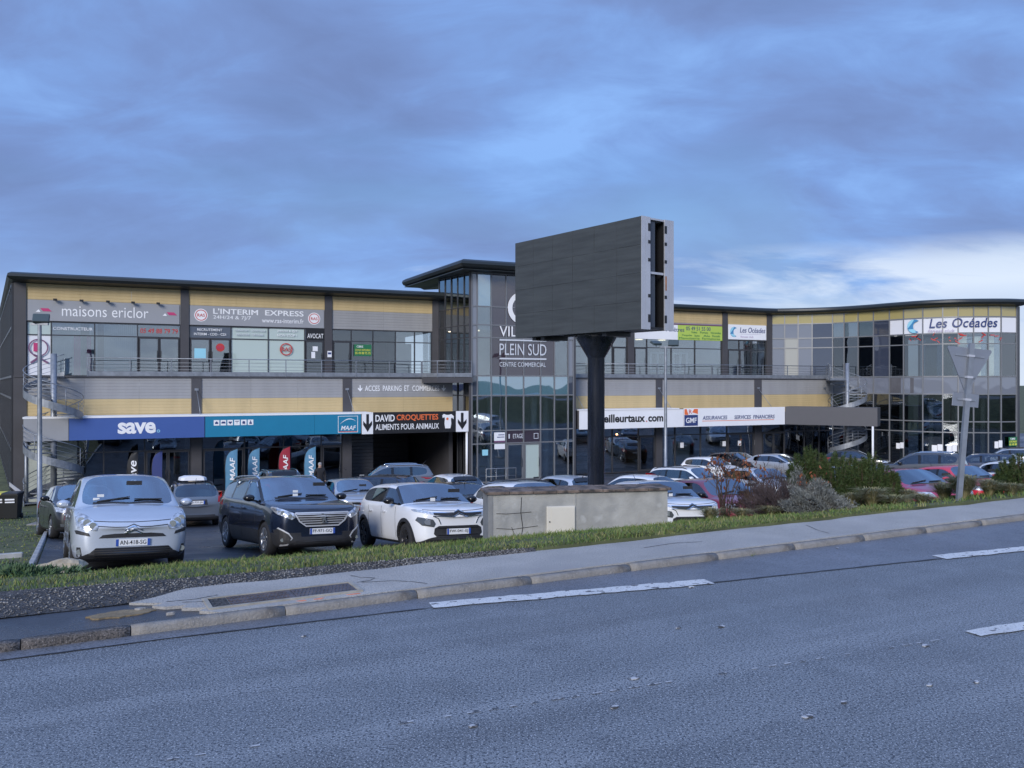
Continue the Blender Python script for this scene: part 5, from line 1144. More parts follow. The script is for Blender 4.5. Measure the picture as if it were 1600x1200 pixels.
        if plate:
            where, body = plate; d = 1 if where == 'front' else -1; pz = s.sp['plate_'+where]; hp, n = s.hit(where, 0, pz); xx = hp.x+d*.012
            po = MB().box(-.26, .26, -.008, .004, -.056, .056).build('number_plate', M_plate, root); po.matrix_parent_inverse = Matrix(); po.location = (xx, 0, pz); po.rotation_euler = (0, 0, math.radians(90 if d > 0 else -90))
            MB().box(-.26, -.218, -.0105, -.007, -.055, .055).build('blue_band', M_platb, po); MB().box(.218, .26, -.0105, -.007, -.055, .055).build('blue_band', M_platb, po)
            lettering(po, body, M_inkk, -.20, .20, -.034, .036, -.008, bold=.012, thick=.003)
        return root
def mirror_mb(s, x, z, sc=1.0):
    out = []
    for sd in (1, -1):
        y = sd*(s.W+.09); b = MB(); rings = []
        for (dx, kx) in ((-.09, .55), (-.05, .95), (.03, 1.0), (.08, .75), (.105, .35)):
            rings.append([(x+dx*sc, y+.115*kx*sc*math.cos(t), z+.075*kx*sc*math.sin(t)) for t in [2*math.pi*k/12 for k in range(12)]])
        b.loft(rings, True, True, True); b.bar((x, sd*(s.W-.10), z-.07), (x, y, z-.04), .05, .035); out.append(b)
    return out
def generic_front(c, head, m_head=None, grille=None, low=None, fog=True, badge=True):
    nz = c.sp['nose']; W = c.W
    c.add('headlight', 'front', [(a*W, z) for a, z in head], m_head or M_lampg, .010, .06, True)
    if grille: c.add('grille', 'front', [(a*W, z) for a, z in grille], M_plast, .006)
    if low: c.add('lower_intake', 'front', [(a*W, z) for a, z in low], M_plast, .006)
    if fog: c.add('fog_light', 'front', [(.66*W, .33), (.80*W, .33), (.82*W, .40), (.68*W, .41)], M_lampd, .008, .05, True)
    if badge: h, n = c.hit('front', 0, nz-.09); b = MB(); disc(b, 0, 0, .05, 0, .02, 12); b.v = [(h.x+.004+y_, x_, nz-.09+z_) for x_, y_, z_ in b.v]; c.raw('badge', b, M_chrome)
def generic_rear(c, tail, m=None, plate_z=None):
    W = c.W; c.add('tail_light', 'rear', [(a*W, z) for a, z in tail], m or M_tail, .010, .05, True)
    pz = c.sp['plate_rear']; c.add('plate_recess', 'rear', [(-.36, pz-.08), (.36, pz-.08), (.33, pz+.09), (-.33, pz+.09)], M_plast, .004)
    h, n = c.hit('rear', 0, pz); c.raw('number_plate', MB().box(h.x-.016, h.x-.004, -.26, .26, pz-.055, pz+.055), M_plate)
    c.add('rear_bumper_trim', 'rear', [(-.72*W, .30), (.72*W, .30), (.70*W, .40), (-.70*W, .40)], M_plast, .006)
def common(c, handles=True, gaps=True, antenna=True, rails=None):
    sp = c.sp; L = c.L; X = lambda x: L/2-x
    for b in mirror_mb(c, X(sp['cowl'][0]+.42), sp['belt'][0]+.10): c.raw('mirror', b, 'PAINT' if sp.get('mirror_paint') else M_gblack)
    bp = sp['pillars']; bz = sp['belt'][0]
    if handles:
        for k, x in enumerate((bp[0]-.12, bp[min(2, len(bp)-1)]-.10)):
            for sd in ('left', 'right'):
                h, n = c.hit(sd, X(x), bz-.13); s_ = 1 if sd == 'left' else -1
                c.raw('door_handle', MB().bar((X(x)-.09, h.y+s_*.025, bz-.13), (X(x)+.09, h.y+s_*.025, bz-.13), .022, .03), 'PAINT')
    if gaps:
        for x0 in (sp['cowl'][0]+.30, (bp[0]+bp[1])/2, bp[min(2, len(bp)-1)]+.05):
            c.line('left', [(X(x0), .30), (X(x0-.02), .62), (X(x0+.02), bz-.02)], .010, M_plast, mirror=True)
        c.line('front', [(-.80*c.W, sp['nose']-.035), (-.4*c.W, sp['nose']-.06), (0, sp['nose']-.07), (.4*c.W, sp['nose']-.06), (.80*c.W, sp['nose']-.035)], .010, M_plast)
    cx = X(sp['cowl'][0]); z = sp['cowl'][1]
    c.line('top', [(cx-.10, -.62*c.W), (cx+.005-.02, 0), (cx-.10, .62*c.W)], .05, M_plast, 'cowl_strip', .004)
    for (y0, y1) in ((-.55*c.W, .02), (.1*c.W, .60*c.W)):
        a, _ = c.hit('top', cx-.10, y0); b, _ = c.hit('top', cx-.16, y1); c.raw('wiper', MB().bar(a+Vector((0, 0, .022)), b+Vector((0, 0, .022)), .022, .02), M_plast)
    if antenna: h, n = c.hit('top', X(sp['rhead']-.12), 0); c.raw('antenna', MB().tube([h, h+Vector((-.05, 0, .06)), h+Vector((-.20, 0, .19))], [.022, .009, .005], 6), M_plast)
    if rails:
        for sd in (1, -1):
            y = sd*c.W*sp.get('roofw', .74)*.90; pts = []
            for k in range(9):
                x = lerp(sp['head']+.15, sp['rhead']-.12, k/8); h, _ = c.hit('top', X(x), y); pts.append(h+Vector((0, 0, .045 if 0 < k < 8 else -.01)))
            c.raw('roof_rail', MB().tube(pts, .022, 6), rails)
# ---- silver minivan
mv = Car(dict(L=4.47, W=1.83, H=1.68, nose=.90, cowl=(.98, 1.12), head=1.78, pillars=[2.30, 2.40, 3.25, 3.34], glass=[0, 2, 4], rhead=4.02, tail=(4.36, 1.02), belt=(1.02, 1.06), roofw=.76, axles=(.92, 3.65), rw=.325, hoodp=.85, lev=3, apillar=False, rtri=True, plate_front=.50, plate_rear=.6, mirror_paint=True, spokes=7))
W_ = mv.W
mv.add('headlight', 'front', [(.91*W_, .74), (.60*W_, .70), (.575*W_, .76), (.66*W_, .87), (.78*W_, .955), (.885*W_, .985), (.93*W_, .93)], M_lampg, .012, .05, True)
for yy, zz_, r_ in ((.665, .785, .055), (.755, .83, .06), (.84, .875, .05)):
    for sd in (1, -1): h, n = mv.hit('front', sd*yy*W_, zz_); b = MB(); disc(b, 0, 0, r_, 0, .012, 14); b.v = [(h.x+.014+y_, sd*yy*W_+x_, zz_+z_) for x_, y_, z_ in b.v]; mv.raw('lamp_reflector', b, M_bulb, 'headlight')
mv.line('front', [(-.60*W_, .775), (-.3*W_, .752), (-.11*W_, .752), (0, .795), (.11*W_, .752), (.3*W_, .752), (.60*W_, .775)], .014, M_plast)
for dz, m_ in ((.0, M_chrome), (-.055, M_chrome)): mv.line('front', [(-.145*W_, .700+dz), (0, .765+dz), (.145*W_, .700+dz)], .024, m_, 'chevron_badge', .016)
mv.add('upper_grille', 'front', [(-.56*W_, .580), (.56*W_, .580), (.50*W_, .630), (.3*W_, .648), (-.3*W_, .648), (-.50*W_, .630)], M_plast, .006)
mv.add('lower_intake', 'front', [(-.74*W_, .225), (.74*W_, .225), (.78*W_, .27), (.60*W_, .425), (-.60*W_, .425), (-.78*W_, .27)], M_plast, .006)
for zz_ in (.265, .30, .335, .37, .405): mv.line('front', [(-.62*W_, zz_), (.62*W_, zz_)], .010, M_gblack, 'intake_bar', .014)
mv.add('bumper_strip', 'front', [(.70*W_, .615), (.91*W_, .655), (.93*W_, .71), (.90*W_, .715), (.72*W_, .665)], M_plast, .010, .05, True)
mv.add('fog_pocket', 'front', [(.80*W_, .27), (.885*W_, .29), (.895*W_, .44), (.84*W_, .44)], M_plast, .006, .05, True)
for sd in (1, -1): h, n = mv.hit('front', sd*.855*W_, .365); b = MB(); disc(b, 0, 0, .045, 0, .014, 14); b.v = [(h.x+.012+y_, sd*.855*W_+x_, .365+z_) for x_, y_, z_ in b.v]; mv.raw('fog_light', b, M_bulb)
for zz_ in (1.20, 1.27):   # paper discs low on the windscreen
    h, n = mv.hit('front', -.56*W_, zz_); mv.raw('windscreen_sticker', MB().box(h.x, h.x+.012, -.56*W_-.05, -.56*W_+.05, zz_-.022, zz_+.022), M_plate)
common(mv, antenna=False); generic_rear(mv, [(.78, .7), (.97, .75), (.93, 1.1), (.82, 1.1)])
# ---- navy seven seater
sv = Car(dict(L=4.64, W=1.86, H=1.65, nose=1.00, cowl=(1.18, 1.14), head=1.98, pillars=[2.42, 2.52, 3.36, 3.45], glass=[0, 2, 4], rhead=4.28, tail=(4.53, 1.10), belt=(1.06, 1.12), roofw=.76, axles=(.90, 3.74), rw=.35, hoodp=.9, lev=3, apillar=True, rtri=False, plate_front=.52, plate_rear=.75, spokes=5, clad=True))
W_ = sv.W
sv.add('headlight', 'front', [(.585*W_, .80), (.66*W_, .755), (.90*W_, .86), (.975*W_, .985), (.93*W_, 1.00), (.62*W_, .875)], M_lampg, .012, .05, True)
for sd in (1, -1):
    for yy, zz_ in ((.70, .825), (.83, .89)): h, n = sv.hit('front', sd*yy*W_, zz_); b = MB(); disc(b, 0, 0, .042, 0, .012, 14); b.v = [(h.x+.014+y_, sd*yy*W_+x_, zz_+z_) for x_, y_, z_ in b.v]; sv.raw('lamp_reflector', b, M_bulb, 'headlight')
gp_ = [(-.36*W_, .625), (.36*W_, .625), (.50*W_, .72), (.60*W_, .875), (-.60*W_, .875), (-.50*W_, .72)]
sv.add('grille', 'front', gp_, M_plast, .008); sv.line('front', [gp_[4], gp_[5], gp_[0], gp_[1], gp_[2], gp_[3]], .026, M_satin, 'grille_surround', .020); sv.line('front', [(-.585*W_, .875), (.585*W_, .875)], .024, M_satin, 'grille_surround', .020)
for zz_, ww in ((.68, .41), (.725, .47), (.77, .51), (.815, .54), (.85, .56)): sv.line('front', [(-ww*W_, zz_), (ww*W_, zz_)], .015, M_satin, 'grille_bar', .018)
h, n = sv.hit('front', 0, .77); em = [(-.02, -.09), (.01, -.09), (.015, -.03), (.05, -.09), (.07, -.08), (.04, -.01), (.05, .03), (.085, .03), (.06, .06), (.03, .05), (.01, .09), (-.04, .095), (-.06, .06), (-.03, .045), (-.07, .02), (-.055, .0), (-.01, .01), (-.03, -.04)]
sv.raw('lion_badge', MB().add([(h.x+.05, y, .77+z) for y, z in em]+[(h.x+.02, y, .77+z) for y, z in em], [tuple(range(18)), tuple(reversed(range(18, 36)))]+[(i, 18+i, 18+(i+1) % 18, (i+1) % 18) for i in range(18)]), M_chrome)
sv.add('lower_intake', 'front', [(-.60*W_, .26), (.60*W_, .26), (.55*W_, .42), (-.55*W_, .42)], M_plast, .006)
sv.add('fog_pocket', 'front', [(.66*W_, .29), (.90*W_, .32), (.95*W_, .56), (.88*W_, .58), (.72*W_, .46)], M_plast, .007, .05, True)
sv.line('front', [(.90*W_, .60), (.72*W_, .49), (.645*W_, .40), (.72*W_, .275), (.84*W_, .26)], .024, M_satin, 'fog_surround', .014, True)
for sd in (1, -1): h, n = sv.hit('front', sd*.83*W_, .365); b = MB(); disc(b, 0, 0, .035, 0, .014, 12); b.v = [(h.x+.012+y_, sd*.83*W_+x_, .365+z_) for x_, y_, z_ in b.v]; sv.raw('fog_light', b, M_bulb)
for (nm, me, m, sub) in list(sv.parts):
    if nm != 'side_window': continue
    cnt = {}
    for p in me.polygons:
        for ek in p.edge_keys: cnt[ek] = cnt.get(ek, 0)+1
    b = MB(); zmid = np.mean([v.co.z for v in me.vertices])
    for (a_, b2), n_ in cnt.items():
        va, vb = me.vertices[a_].co, me.vertices[b2].co
        if n_ == 1 and min(va.z, vb.z) > zmid+.12: o_ = Vector((0, .006 if va.y > 0 else -.006, .004)); b.bar(va+o_, vb+o_, .018, .018)
    if b.v: sv.raw('window_trim', b, M_chrome)
for zz_ in (1.24, 1.31): h, n = sv.hit('front', -.58*W_, zz_); sv.raw('windscreen_sticker', MB().box(h.x, h.x+.012, -.58*W_-.05, -.58*W_+.05, zz_-.025, zz_+.022), M_plate)
common(sv, rails=M_chrome); generic_rear(sv, [(.70, .98), (.97, .96), (.95, 1.08), (.70, 1.08)])
# ---- white hatchback (two of them in the front row)
hb = Car(dict(L=3.99, W=1.76, H=1.48, nose=.94, cowl=(1.02, 1.04), head=1.72, pillars=[2.12, 2.22, 2.95, 3.05], glass=[0, 2], rhead=3.55, tail=(3.86, 1.02), belt=(.97, 1.03), roofw=.76, axles=(.80, 3.34), rw=.315, hoodp=.8, lev=3, apillar=True, rtri=False, plate_front=.47, plate_rear=.72, spokes=6))
W_ = hb.W
hb.add('running_light', 'front', [(.60*W_, .80), (.93*W_, .865), (.945*W_, .905), (.90*W_, .91), (.60*W_, .845)], M_lampg, .012, .05, True)
hb.add('headlight', 'front', [(.60*W_, .565), (.84*W_, .60), (.93*W_, .70), (.90*W_, .765), (.62*W_, .715), (.56*W_, .63)], M_lampd, .012, .05, True)
for sd in (1, -1): h, n = hb.hit('front', sd*.73*W_, .665); b = MB(); disc(b, 0, 0, .055, 0, .012, 14); b.v = [(h.x+.014+y_, sd*.73*W_+x_*1.5, .665+z_) for x_, y_, z_ in b.v]; hb.raw('lamp_reflector', b, M_bulb, 'headlight')
hb.add('grille', 'front', [(-.60*W_, .80), (-.13*W_, .765), (0, .80), (.13*W_, .765), (.60*W_, .80), (.60*W_, .845), (.13*W_, .835), (0, .875), (-.13*W_, .835), (-.60*W_, .845)], M_plast, .008)
for dz in (.0, -.062): hb.line('front', [(-.62*W_, .843+dz), (-.13*W_, .832+dz), (0, .888+dz), (.13*W_, .832+dz), (.62*W_, .843+dz)], .016, M_chrome, 'chevron_trim', .018)
hb.line('front', [(.62*W_, .78), (.50*W_, .735), (.44*W_, .62)], .018, M_chrome, 'chevron_trim', .014, True)
hb.add('lower_grille', 'front', [(-.52*W_, .36), (.52*W_, .36), (.60*W_, .43), (.58*W_, .54), (.48*W_, .585), (-.48*W_, .585), (-.58*W_, .54), (-.60*W_, .43)], M_plast, .008)
for zz_ in (.40, .54): hb.line('front', [(-.5*W_, zz_), (.5*W_, zz_)], .012, M_gblack, 'grille_bar', .016)
hb.add('lower_bumper_trim', 'front', [(-.80*W_, .245), (.80*W_, .245), (.72*W_, .315), (-.72*W_, .315)], M_plast, .008)
for a in hb.sp['axles']:   # black wheel arch cladding
    for sd in (1, -1):
        b = MB(); rings = []
        for k in range(15):
            t = math.radians(-8+196*k/14); r0, r1 = .36, .43; x = hb.L/2-a; zc_ = .305; y = sd*(hb.W+.004)
            pts = []
            for r_ in (r0, r1):
                px__, pz__ = x+r_*math.cos(t), zc_+r_*math.sin(t); h, n = hb.hit('left' if sd > 0 else 'right', px__, max(.2, pz__)); yy = h.y+sd*.014 if abs(h.y) > hb.W*.8 else sd*hb.W*.985; pts += [(px__, yy, pz__), (px__, yy-sd*.05, pz__)]
            rings.append([pts[0], pts[2], pts[3], pts[1]])
        hb.raw('arch_cladding', b.loft(rings), M_plast)
for zz_ in (1.10,): h, n = hb.hit('front', -.60*W_, zz_); hb.raw('windscreen_sticker', MB().box(h.x, h.x+.012, -.60*W_-.05, -.60*W_+.05, zz_-.025, zz_+.04), M_plate)
common(hb); generic_rear(hb, [(.74, .78), (.96, .80), (.94, .98), (.74, .96)])
# ---- other body shapes, mostly seen over other cars
HEAD = [(.60, .66), (.92, .70), (.95, .82), (.72, .80)]; GR = [(-.45, .62), (.45, .62), (.48, .70), (-.48, .70)]; LOW = [(-.6, .26), (.6, .26), (.55, .42), (-.55, .42)]
def mk(sp, tail, rails=None, **k):
    c = Car({**dict(plate_front=.48, plate_rear=.74, lev=2), **sp}); common(c, rails=rails, gaps=True); generic_front(c, HEAD, grille=GR, low=LOW, **k); generic_rear(c, tail); return c
TL = [(.72, .72), (.97, .76), (.95, .98), (.74, .94)]
hatch = mk(dict(L=4.15, W=1.76, H=1.48, nose=.86, cowl=(1.0, 1.0), head=1.75, pillars=[2.15, 2.25, 2.98, 3.06], glass=[0, 2, 4], rhead=3.62, tail=(4.0, .99), belt=(.94, .99), axles=(.85, 3.42), rw=.31, rtri=False, drop=.10), TL)
coupe = mk(dict(L=4.07, W=1.72, H=1.45, nose=.84, cowl=(1.05, .97), head=1.75, pillars=[2.05, 2.12, 2.70, 2.95], glass=[0, 1, 2], rhead=3.35, tail=(3.92, .97), belt=(.92, 1.02), axles=(.82, 3.33), rw=.315, drop=.11, roofw=.70), TL)
estate = mk(dict(L=4.25, W=1.68, H=1.47, nose=.80, cowl=(1.02, .96), head=1.78, pillars=[2.15, 2.24, 2.95, 3.03], glass=[0, 2, 4], rhead=3.92, tail=(4.14, .98), belt=(.91, .95), axles=(.80, 3.25), rw=.295, rtri=True, plate_rear=.80, mirror_paint=True), [(.80, .80), (.97, .80), (.95, 1.15), (.84, 1.15)], rails=M_plast)
small = mk(dict(L=3.45, W=1.63, H=1.47, nose=.86, cowl=(.78, 1.0), head=1.42, pillars=[1.80, 1.88, 2.50, 2.58], glass=[0, 2], rhead=3.02, tail=(3.34, 1.0), belt=(.93, .99), axles=(.68, 3.02), rw=.28, drop=.09, mirror_paint=True), TL)
suv = mk(dict(L=4.55, W=1.86, H=1.68, nose=1.0, cowl=(1.12, 1.12), head=1.90, pillars=[2.35, 2.45, 3.25, 3.34], glass=[0, 2, 4], rhead=4.12, tail=(4.42, 1.12), belt=(1.05, 1.12), axles=(.88, 3.62), rw=.35, rtri=False, clad=True, plate_rear=.82), [(.70, .92), (.97, .95), (.96, 1.10), (.72, 1.08)], rails=M_chrome)
sedan = mk(dict(L=4.55, W=1.80, H=1.43, nose=.82, cowl=(1.15, .95), head=1.98, pillars=[2.40, 2.48, 3.10, 3.2], glass=[0, 2, 4], rhead=3.45, tail=(4.05, 1.02), deck=.98, belt=(.92, .98), axles=(.90, 3.65), rw=.32, drop=.10), [(.66, .74), (.96, .76), (.95, .92), (.66, .90)])
for c in (hatch, suv): h, n = c.hit('top', c.L/2-c.sp['rhead']-.02, 0); c.line('top', [(c.L/2-c.sp['rhead']-.04, -.55*c.W), (c.L/2-c.sp['rhead']-.06, 0), (c.L/2-c.sp['rhead']-.04, .55*c.W)], .16, M_gblack, 'spoiler', .03)
def car(t, u, Y, hd, p, label, **k): return t.place(at_u(u, Y), Y, hd, p, label, **k)
car(mv, 187, 15.6, 30, P_silverblue, 'pale silver minivan with a tall windscreen at the left of the front row', plate=('front', 'AN-418-SG'))
car(sv, 444, 18.4, 34, P_navy, 'dark navy seven seater with chrome grille between the silver minivan and a white hatchback', plate=('front', 'FF-971-GQ'))
car(hb, 658, 18.3, 29, P_white, 'white hatchback with black wheel arches left of the concrete wall', plate=('front', 'FW-041-EJ'), rim=M_rimd)
car(hb, 1030, 21.8, 15, P_white, 'white hatchback whose bonnet shows just right of the concrete wall', rim=M_rimd)
car(hatch, 826, 20.6, 26, P_white, 'white car mostly hidden behind the left part of the concrete wall')
car(hatch, 1122, 23.6, 18, P_maroon, 'maroon hatchback behind the bare twigs right of the concrete wall')
car(hatch, 122, 23.0, 36, P_black, 'black car half hidden behind the silver minivan on its left')
c_ = car(estate, 297, 29.0, 206, P_grey, 'grey estate seen from behind with a white roof load', plate=('rear', 'EQ-731-JA'))
b = MB(); b.loft([[(x, y*k, z) for y, z in ((-.42, 0), (.42, 0), (.40, .10), (.25, .15), (-.25, .15), (-.40, .10))] for x, k in ((-1.2, .75), (-1.0, 1.0), (0, 1.0), (.5, .7))], True); b.v = [(x, y, z+1.50) for x, y, z in b.v]; b.build('roof_box', M_white, c_)
car(suv, 432, 37.5, 206, P_dgrey, 'dark grey tall car just behind the roof of the navy seven seater')
car(hatch, 548, 30.8, 24, P_silver, 'silver hatchback facing the road between the navy seven seater and the white hatchback')
car(estate, 580, 34.0, 250, P_dblue, 'dark blue estate roof in front of the grey sport utility car by the passage')
car(suv, 606, 40.0, 286, P_grey, 'grey sport utility car with bright roof rails by the passage mouth')
car(hatch, 704, 35.0, 206, P_white, 'white hatchback seen from behind in front of the passage')
car(sedan, 700, 27.5, 214, P_black, 'black saloon directly behind the white hatchback left of the wall')
car(estate, 790, 29.0, 222, P_grey, 'grey family car seen from behind left of the billboard pole')
car(hatch, 878, 33.0, 212, P_silverblue, 'pale blue hatchback with red tail lamp left of the billboard pole')
car(coupe, 990, 32.5, 226, P_white, 'white three door car with oval side window right of the billboard pole')
car(estate, 1082, 37.0, 40, P_white, 'white estate behind the lamp post in the middle of the car park')
car(small, 1112, 46.0, 40, P_white, 'small white car near the shops behind the white estate')
car(hatch, 1152, 51.0, 40, P_black, 'black car parked close to the shops under ASSURANCES')
car(sedan, 1216, 49.0, 44, P_silver, 'silver saloon near the shops right of the black car')
car(hatch, 1190, 34.5, 20, P_silverblue, 'pale blue car glimpsed through the red leaved twigs')
car(coupe, 1336, 51.5, 60, P_black, 'black coupe in front of the far spiral staircase')
car(hatch, 1345, 34.0, 20, P_silver, 'silver car hidden behind the dark pine shrub')
car(suv, 1438, 42.0, 236, P_dgrey, 'charcoal sport utility car in front of the curved glass front')
car(hatch, 1418, 25.0, 12, P_mag, 'raspberry coloured hatchback right of the dark pine shrub')
car(small, 1502, 27.0, 12, P_red, 'small bright red car behind the give way post')
car(hatch, 1532, 44.0, 236, P_dblue, 'dark blue hatchback right of the charcoal sport utility car')
car(hatch, 1612, 30.0, 10, P_white, 'white car cut by the right edge of the picture')
car(estate, 1578, 50.0, 236, P_silver, 'silver estate far right by the curved glass')

# ================================================================== street furniture
M_led = mat('led_module_face', (0.054, 0.060, 0.062), 0.55, spec=.4, var=.18, vscale=1.2, stretch=(1, 1, 12), bump=.5, bscale=16)
M_pole = mat('black_painted_steel', (0.011, 0.014, 0.024), 0.30, spec=.6, var=.4, vscale=2.5, stretch=(3, 3, .4), rvar=.12)
M_rail = mat('pale_grey_steel', (0.46, 0.47, 0.51), 0.45, metal=.25, var=.08, vscale=2); M_rust = mat('rust_stain', (0.30, 0.13, 0.05), .8, var=.5, vscale=9)
# ---- the blank LED billboard
ang = math.atan2(-.793, .609); PX, PY = 1.66, 16.42
bb = empty('billboard', (PX, PY, gz(PX, PY)), ang, 'large blank dark LED billboard on a thick black pole', 'billboard'); zb_ = gz(PX, PY)
def bloc(x, y): dx, dy = x-PX, y-PY; return (dx*.609-dy*.793, dx*.793+dy*.609)
x1_, y0_ = bloc(2.28, 14.69); WB, DB = 3.63, .84; x0_ = x1_-WB; Zl, Zh = 2.62-zb_, 4.62-zb_
ncol, nrow = 6, 4
for i in range(ncol):
    for j in range(nrow):
        a0, a1 = x0_+WB*i/ncol, x0_+WB*(i+1)/ncol; b0, b1 = Zl+(Zh-Zl)*j/nrow, Zl+(Zh-Zl)*(j+1)/nrow; e = .0018
        d = random.uniform(-.0015, .0015)
        MB().box(a0+e, a1-e, y0_+d, y0_+.10, b0+e, b1-e).build('screen_module', M_led, bb)
MB().box(x0_+.01, x1_-.02, y0_+.11, y0_+.22, Zl+.01, Zh-.01).build('back_frame', M_black, bb); MB().box(x0_+.01, x1_-.02, y0_+DB-.20, y0_+DB-.03, Zl+.01, Zh-.01).build('back_frame', M_black, bb)
for (ya, yb) in ((y0_+.004, y0_+.10), (y0_+.103, y0_+.225), (y0_+DB-.235, y0_+DB-.125), (y0_+DB-.12, y0_+DB)): MB().box(x1_-.015, x1_+.012, ya, yb, Zl, Zh+.004).build('side_rail', M_rail, bb)
for zz_ in (.12, .30, .62, .78, .93):
    for yy in (y0_+.195, y0_+DB-.215): MB().box(x1_+.010, x1_+.016, yy-.03, yy+.03, Zl+(Zh-Zl)*zz_-(.11 if zz_ in (.12, .93) else .03), Zl+(Zh-Zl)*zz_+(.03)).build('rail_slot', M_black, bb)
MB().box(x1_-.10, x1_-.06, y0_+.235, y0_+.42, Zl+.02, Zh-.05).build('inner_cabinet', mat('inner_cabinet', (.045, .055, .075), .4), bb); MB().box(x1_-.06, x1_-.02, y0_+.24, y0_+DB-.24, Zl+(Zh-Zl)*.50, Zl+(Zh-Zl)*.52).build('cross_bar', M_rail, bb)
MB().prism([(y0_+DB-.17, Zl+1.03), (y0_+DB-.14, Zl+1.1), (y0_+DB-.145, Zl+.78), (y0_+DB-.175, Zl+.82)], 0, 1) and None
rs_ = MB().box(x1_+.0125, x1_+.0145, y0_+DB-.225, y0_+DB-.19, Zl+.72, Zl+.98); rs_.build('rust_streak', M_rust, bb)
MB().box(x0_+.02, x1_-.02, y0_+.23, y0_+DB-.21, Zl+.015, Zl+.05).build('bottom_plate', M_black, bb); MB().box(x0_+.02, x1_-.02, y0_+.12, y0_+DB-.04, Zh-.03, Zh+.002).build('top_plate', M_rail, bb)
for xx in (x0_+.45, x0_+.72, x1_-1.1): MB().box(xx, xx+.12, y0_+.1, y0_+DB-.1, Zl-.07, Zl+.012).build('support_beam', M_black, bb)
pb = MB().lathe([(.168, -.3), (.168, Zl-.46), (.172, Zl-.45), (.40, Zl-.07), (.40, Zl-.01)], 28); pb.build('pole', M_pole, bb)
MB().box(-.55, .55, -.36, .36, Zl-.02, Zl+.012).build('head_plate', M_black, bb)
# ---- rendered wall with a meter cabinet in front of the pole
WX0, WY0, WX1, WY1 = -.398, 14.0, 2.73, 14.6; wl = math.hypot(WX1-WX0, WY1-WY0); wa = math.atan2(WY1-WY0, WX1-WX0); zt_ = -.215; wz0 = -1.75
M_render = mat('weathered_render', (0.34, 0.34, 0.325), .9, var=.20, vscale=1.5, bump=.5, bscale=22, speck=[(2.2, (.235, .24, .238), .5, .72), (5, (.40, .405, .40), .6, .75)])
M_cap = mat('terracotta_coping', (0.15, 0.115, 0.095), .85, var=.45, vscale=6, bump=.6, bscale=25, speck=[(5, (.045, .04, .037), .5, .62)]); M_cab = mat('cream_cabinet', (0.60, 0.57, 0.50), .5, var=.03)
wall = empty('concrete_wall', (WX0, WY0, wz0), wa, 'low weathered concrete wall with brown coping in front of the billboard pole', 'wall'); H_ = zt_-wz0
MB().box(.06, wl, 0, .55, 0, H_).build('wall_body', M_render, wall); MB().box(-.005, .075, -.012, .56, -.05, H_-.002).build('wall_end', mat('grey_render', (.20, .205, .21), .85, var=.15, vscale=3), wall)
x = -.05; k = 0
while x < wl+.05:
    w_ = min(.41, wl+.06-x); MB().bbox(x+.003, x+w_-.003, -.045, .60, H_+.002+random.uniform(0, .004), H_+.050+random.uniform(-.006, .006), .010).build('coping_tile', M_cap, wall); x += w_
def lx(u, v, Y=14.2): return ((u-763)/280*wl, (EYE-(v-600)*Y/FPX)-wz0)
for pts in [[(775, 800), (790, 801), (812, 800), (828, 799)], [(775, 823), (800, 825), (838, 821)], [(813, 776), (812, 800), (815, 823), (812, 842)], [(798, 822), (802, 832), (796, 846)]]:
    P = [lx(*p) for p in pts]; b = MB()
    for p, q in zip(P[:-1], P[1:]): b.bar((p[0], .0, p[1]), (q[0], .0, q[1]), .012, .008)
    b.build('crack', M_dark, wall)
a0, z1 = lx(851, 791); a1, z0 = lx(895, 838)
cb = MB().bbox(a0, a1, -.05, .02, z0, z1, .01).build('meter_cabinet', M_cab, wall); MB().box(a0+.075, a1-.02, -.056, -.049, z0+.03, z1-.03).build('cabinet_door', M_cab, cb); MB().lathe([(.012, 0), (.012, .012), (.001, .013)], 8, 'y', (a0+.045, -.064, (z0+z1)/2)).build('lock', M_dark, cb)
MB().box(a1-.002, a1+.012, -.02, .01, z1-.05, H_-.01).build('cable_duct', M_render, wall)
# ---- lamp posts
def lamp(u, Y, ztop, heads, label):
    X = at_u(u, Y); z0 = gz(X, Y); p = empty('lamp_post', (X, Y, z0), 0, label, 'lamp post', 'floodlight posts in the car park'); h = ztop-z0
    MB().lathe([(.16, -.2), (.16, .05), (.085, .06), (.078, h*.5), (.062, h)], 12).build('pole', M_galv, p); MB().bbox(-.3, .3, -.3, .3, -.2, .06, .02).build('base', M_kerb, p)
    MB().box(-.30, .30, -.04, .04, h-.02, h+.05).build('cross_arm', M_galv, p)
    for (dx, rz, tilt) in heads:
        b = MB().bbox(-.26, .26, -.17, .17, -.06, .06, .02); R_ = Matrix.Rotation(rz, 3, 'Z') @ Matrix.Rotation(tilt, 3, 'X')
        b.v = [tuple(R_ @ Vector(q)+Vector((dx, 0, h+.22))) for q in b.v]; hd = b.build('floodlight', mat('floodlight_body', (.05, .07, .075), .4), p)
        g_ = MB().box(-.22, .22, -.13, .13, -.068, -.061); g_.v = [tuple(R_ @ Vector(q)+Vector((dx, 0, h+.22))) for q in g_.v]; g_.build('lamp_glass', mat('lamp_glass', (.10, .13, .13), .25, spec=.8), hd); MB().bar((dx, 0, h+.03), (dx, 0, h+.20), .05, .05).build('bracket', M_galv, p)
lamp(62, 29.0, 3.72, [(.05, .35, math.radians(58))], 'galvanised lamp post with one floodlight beside the near spiral staircase')
lamp(1040, 42.0, 3.50, [(-.48, .5, math.radians(25)), (.40, -.3, math.radians(55))], 'lamp post with two floodlights in the middle of the car park')
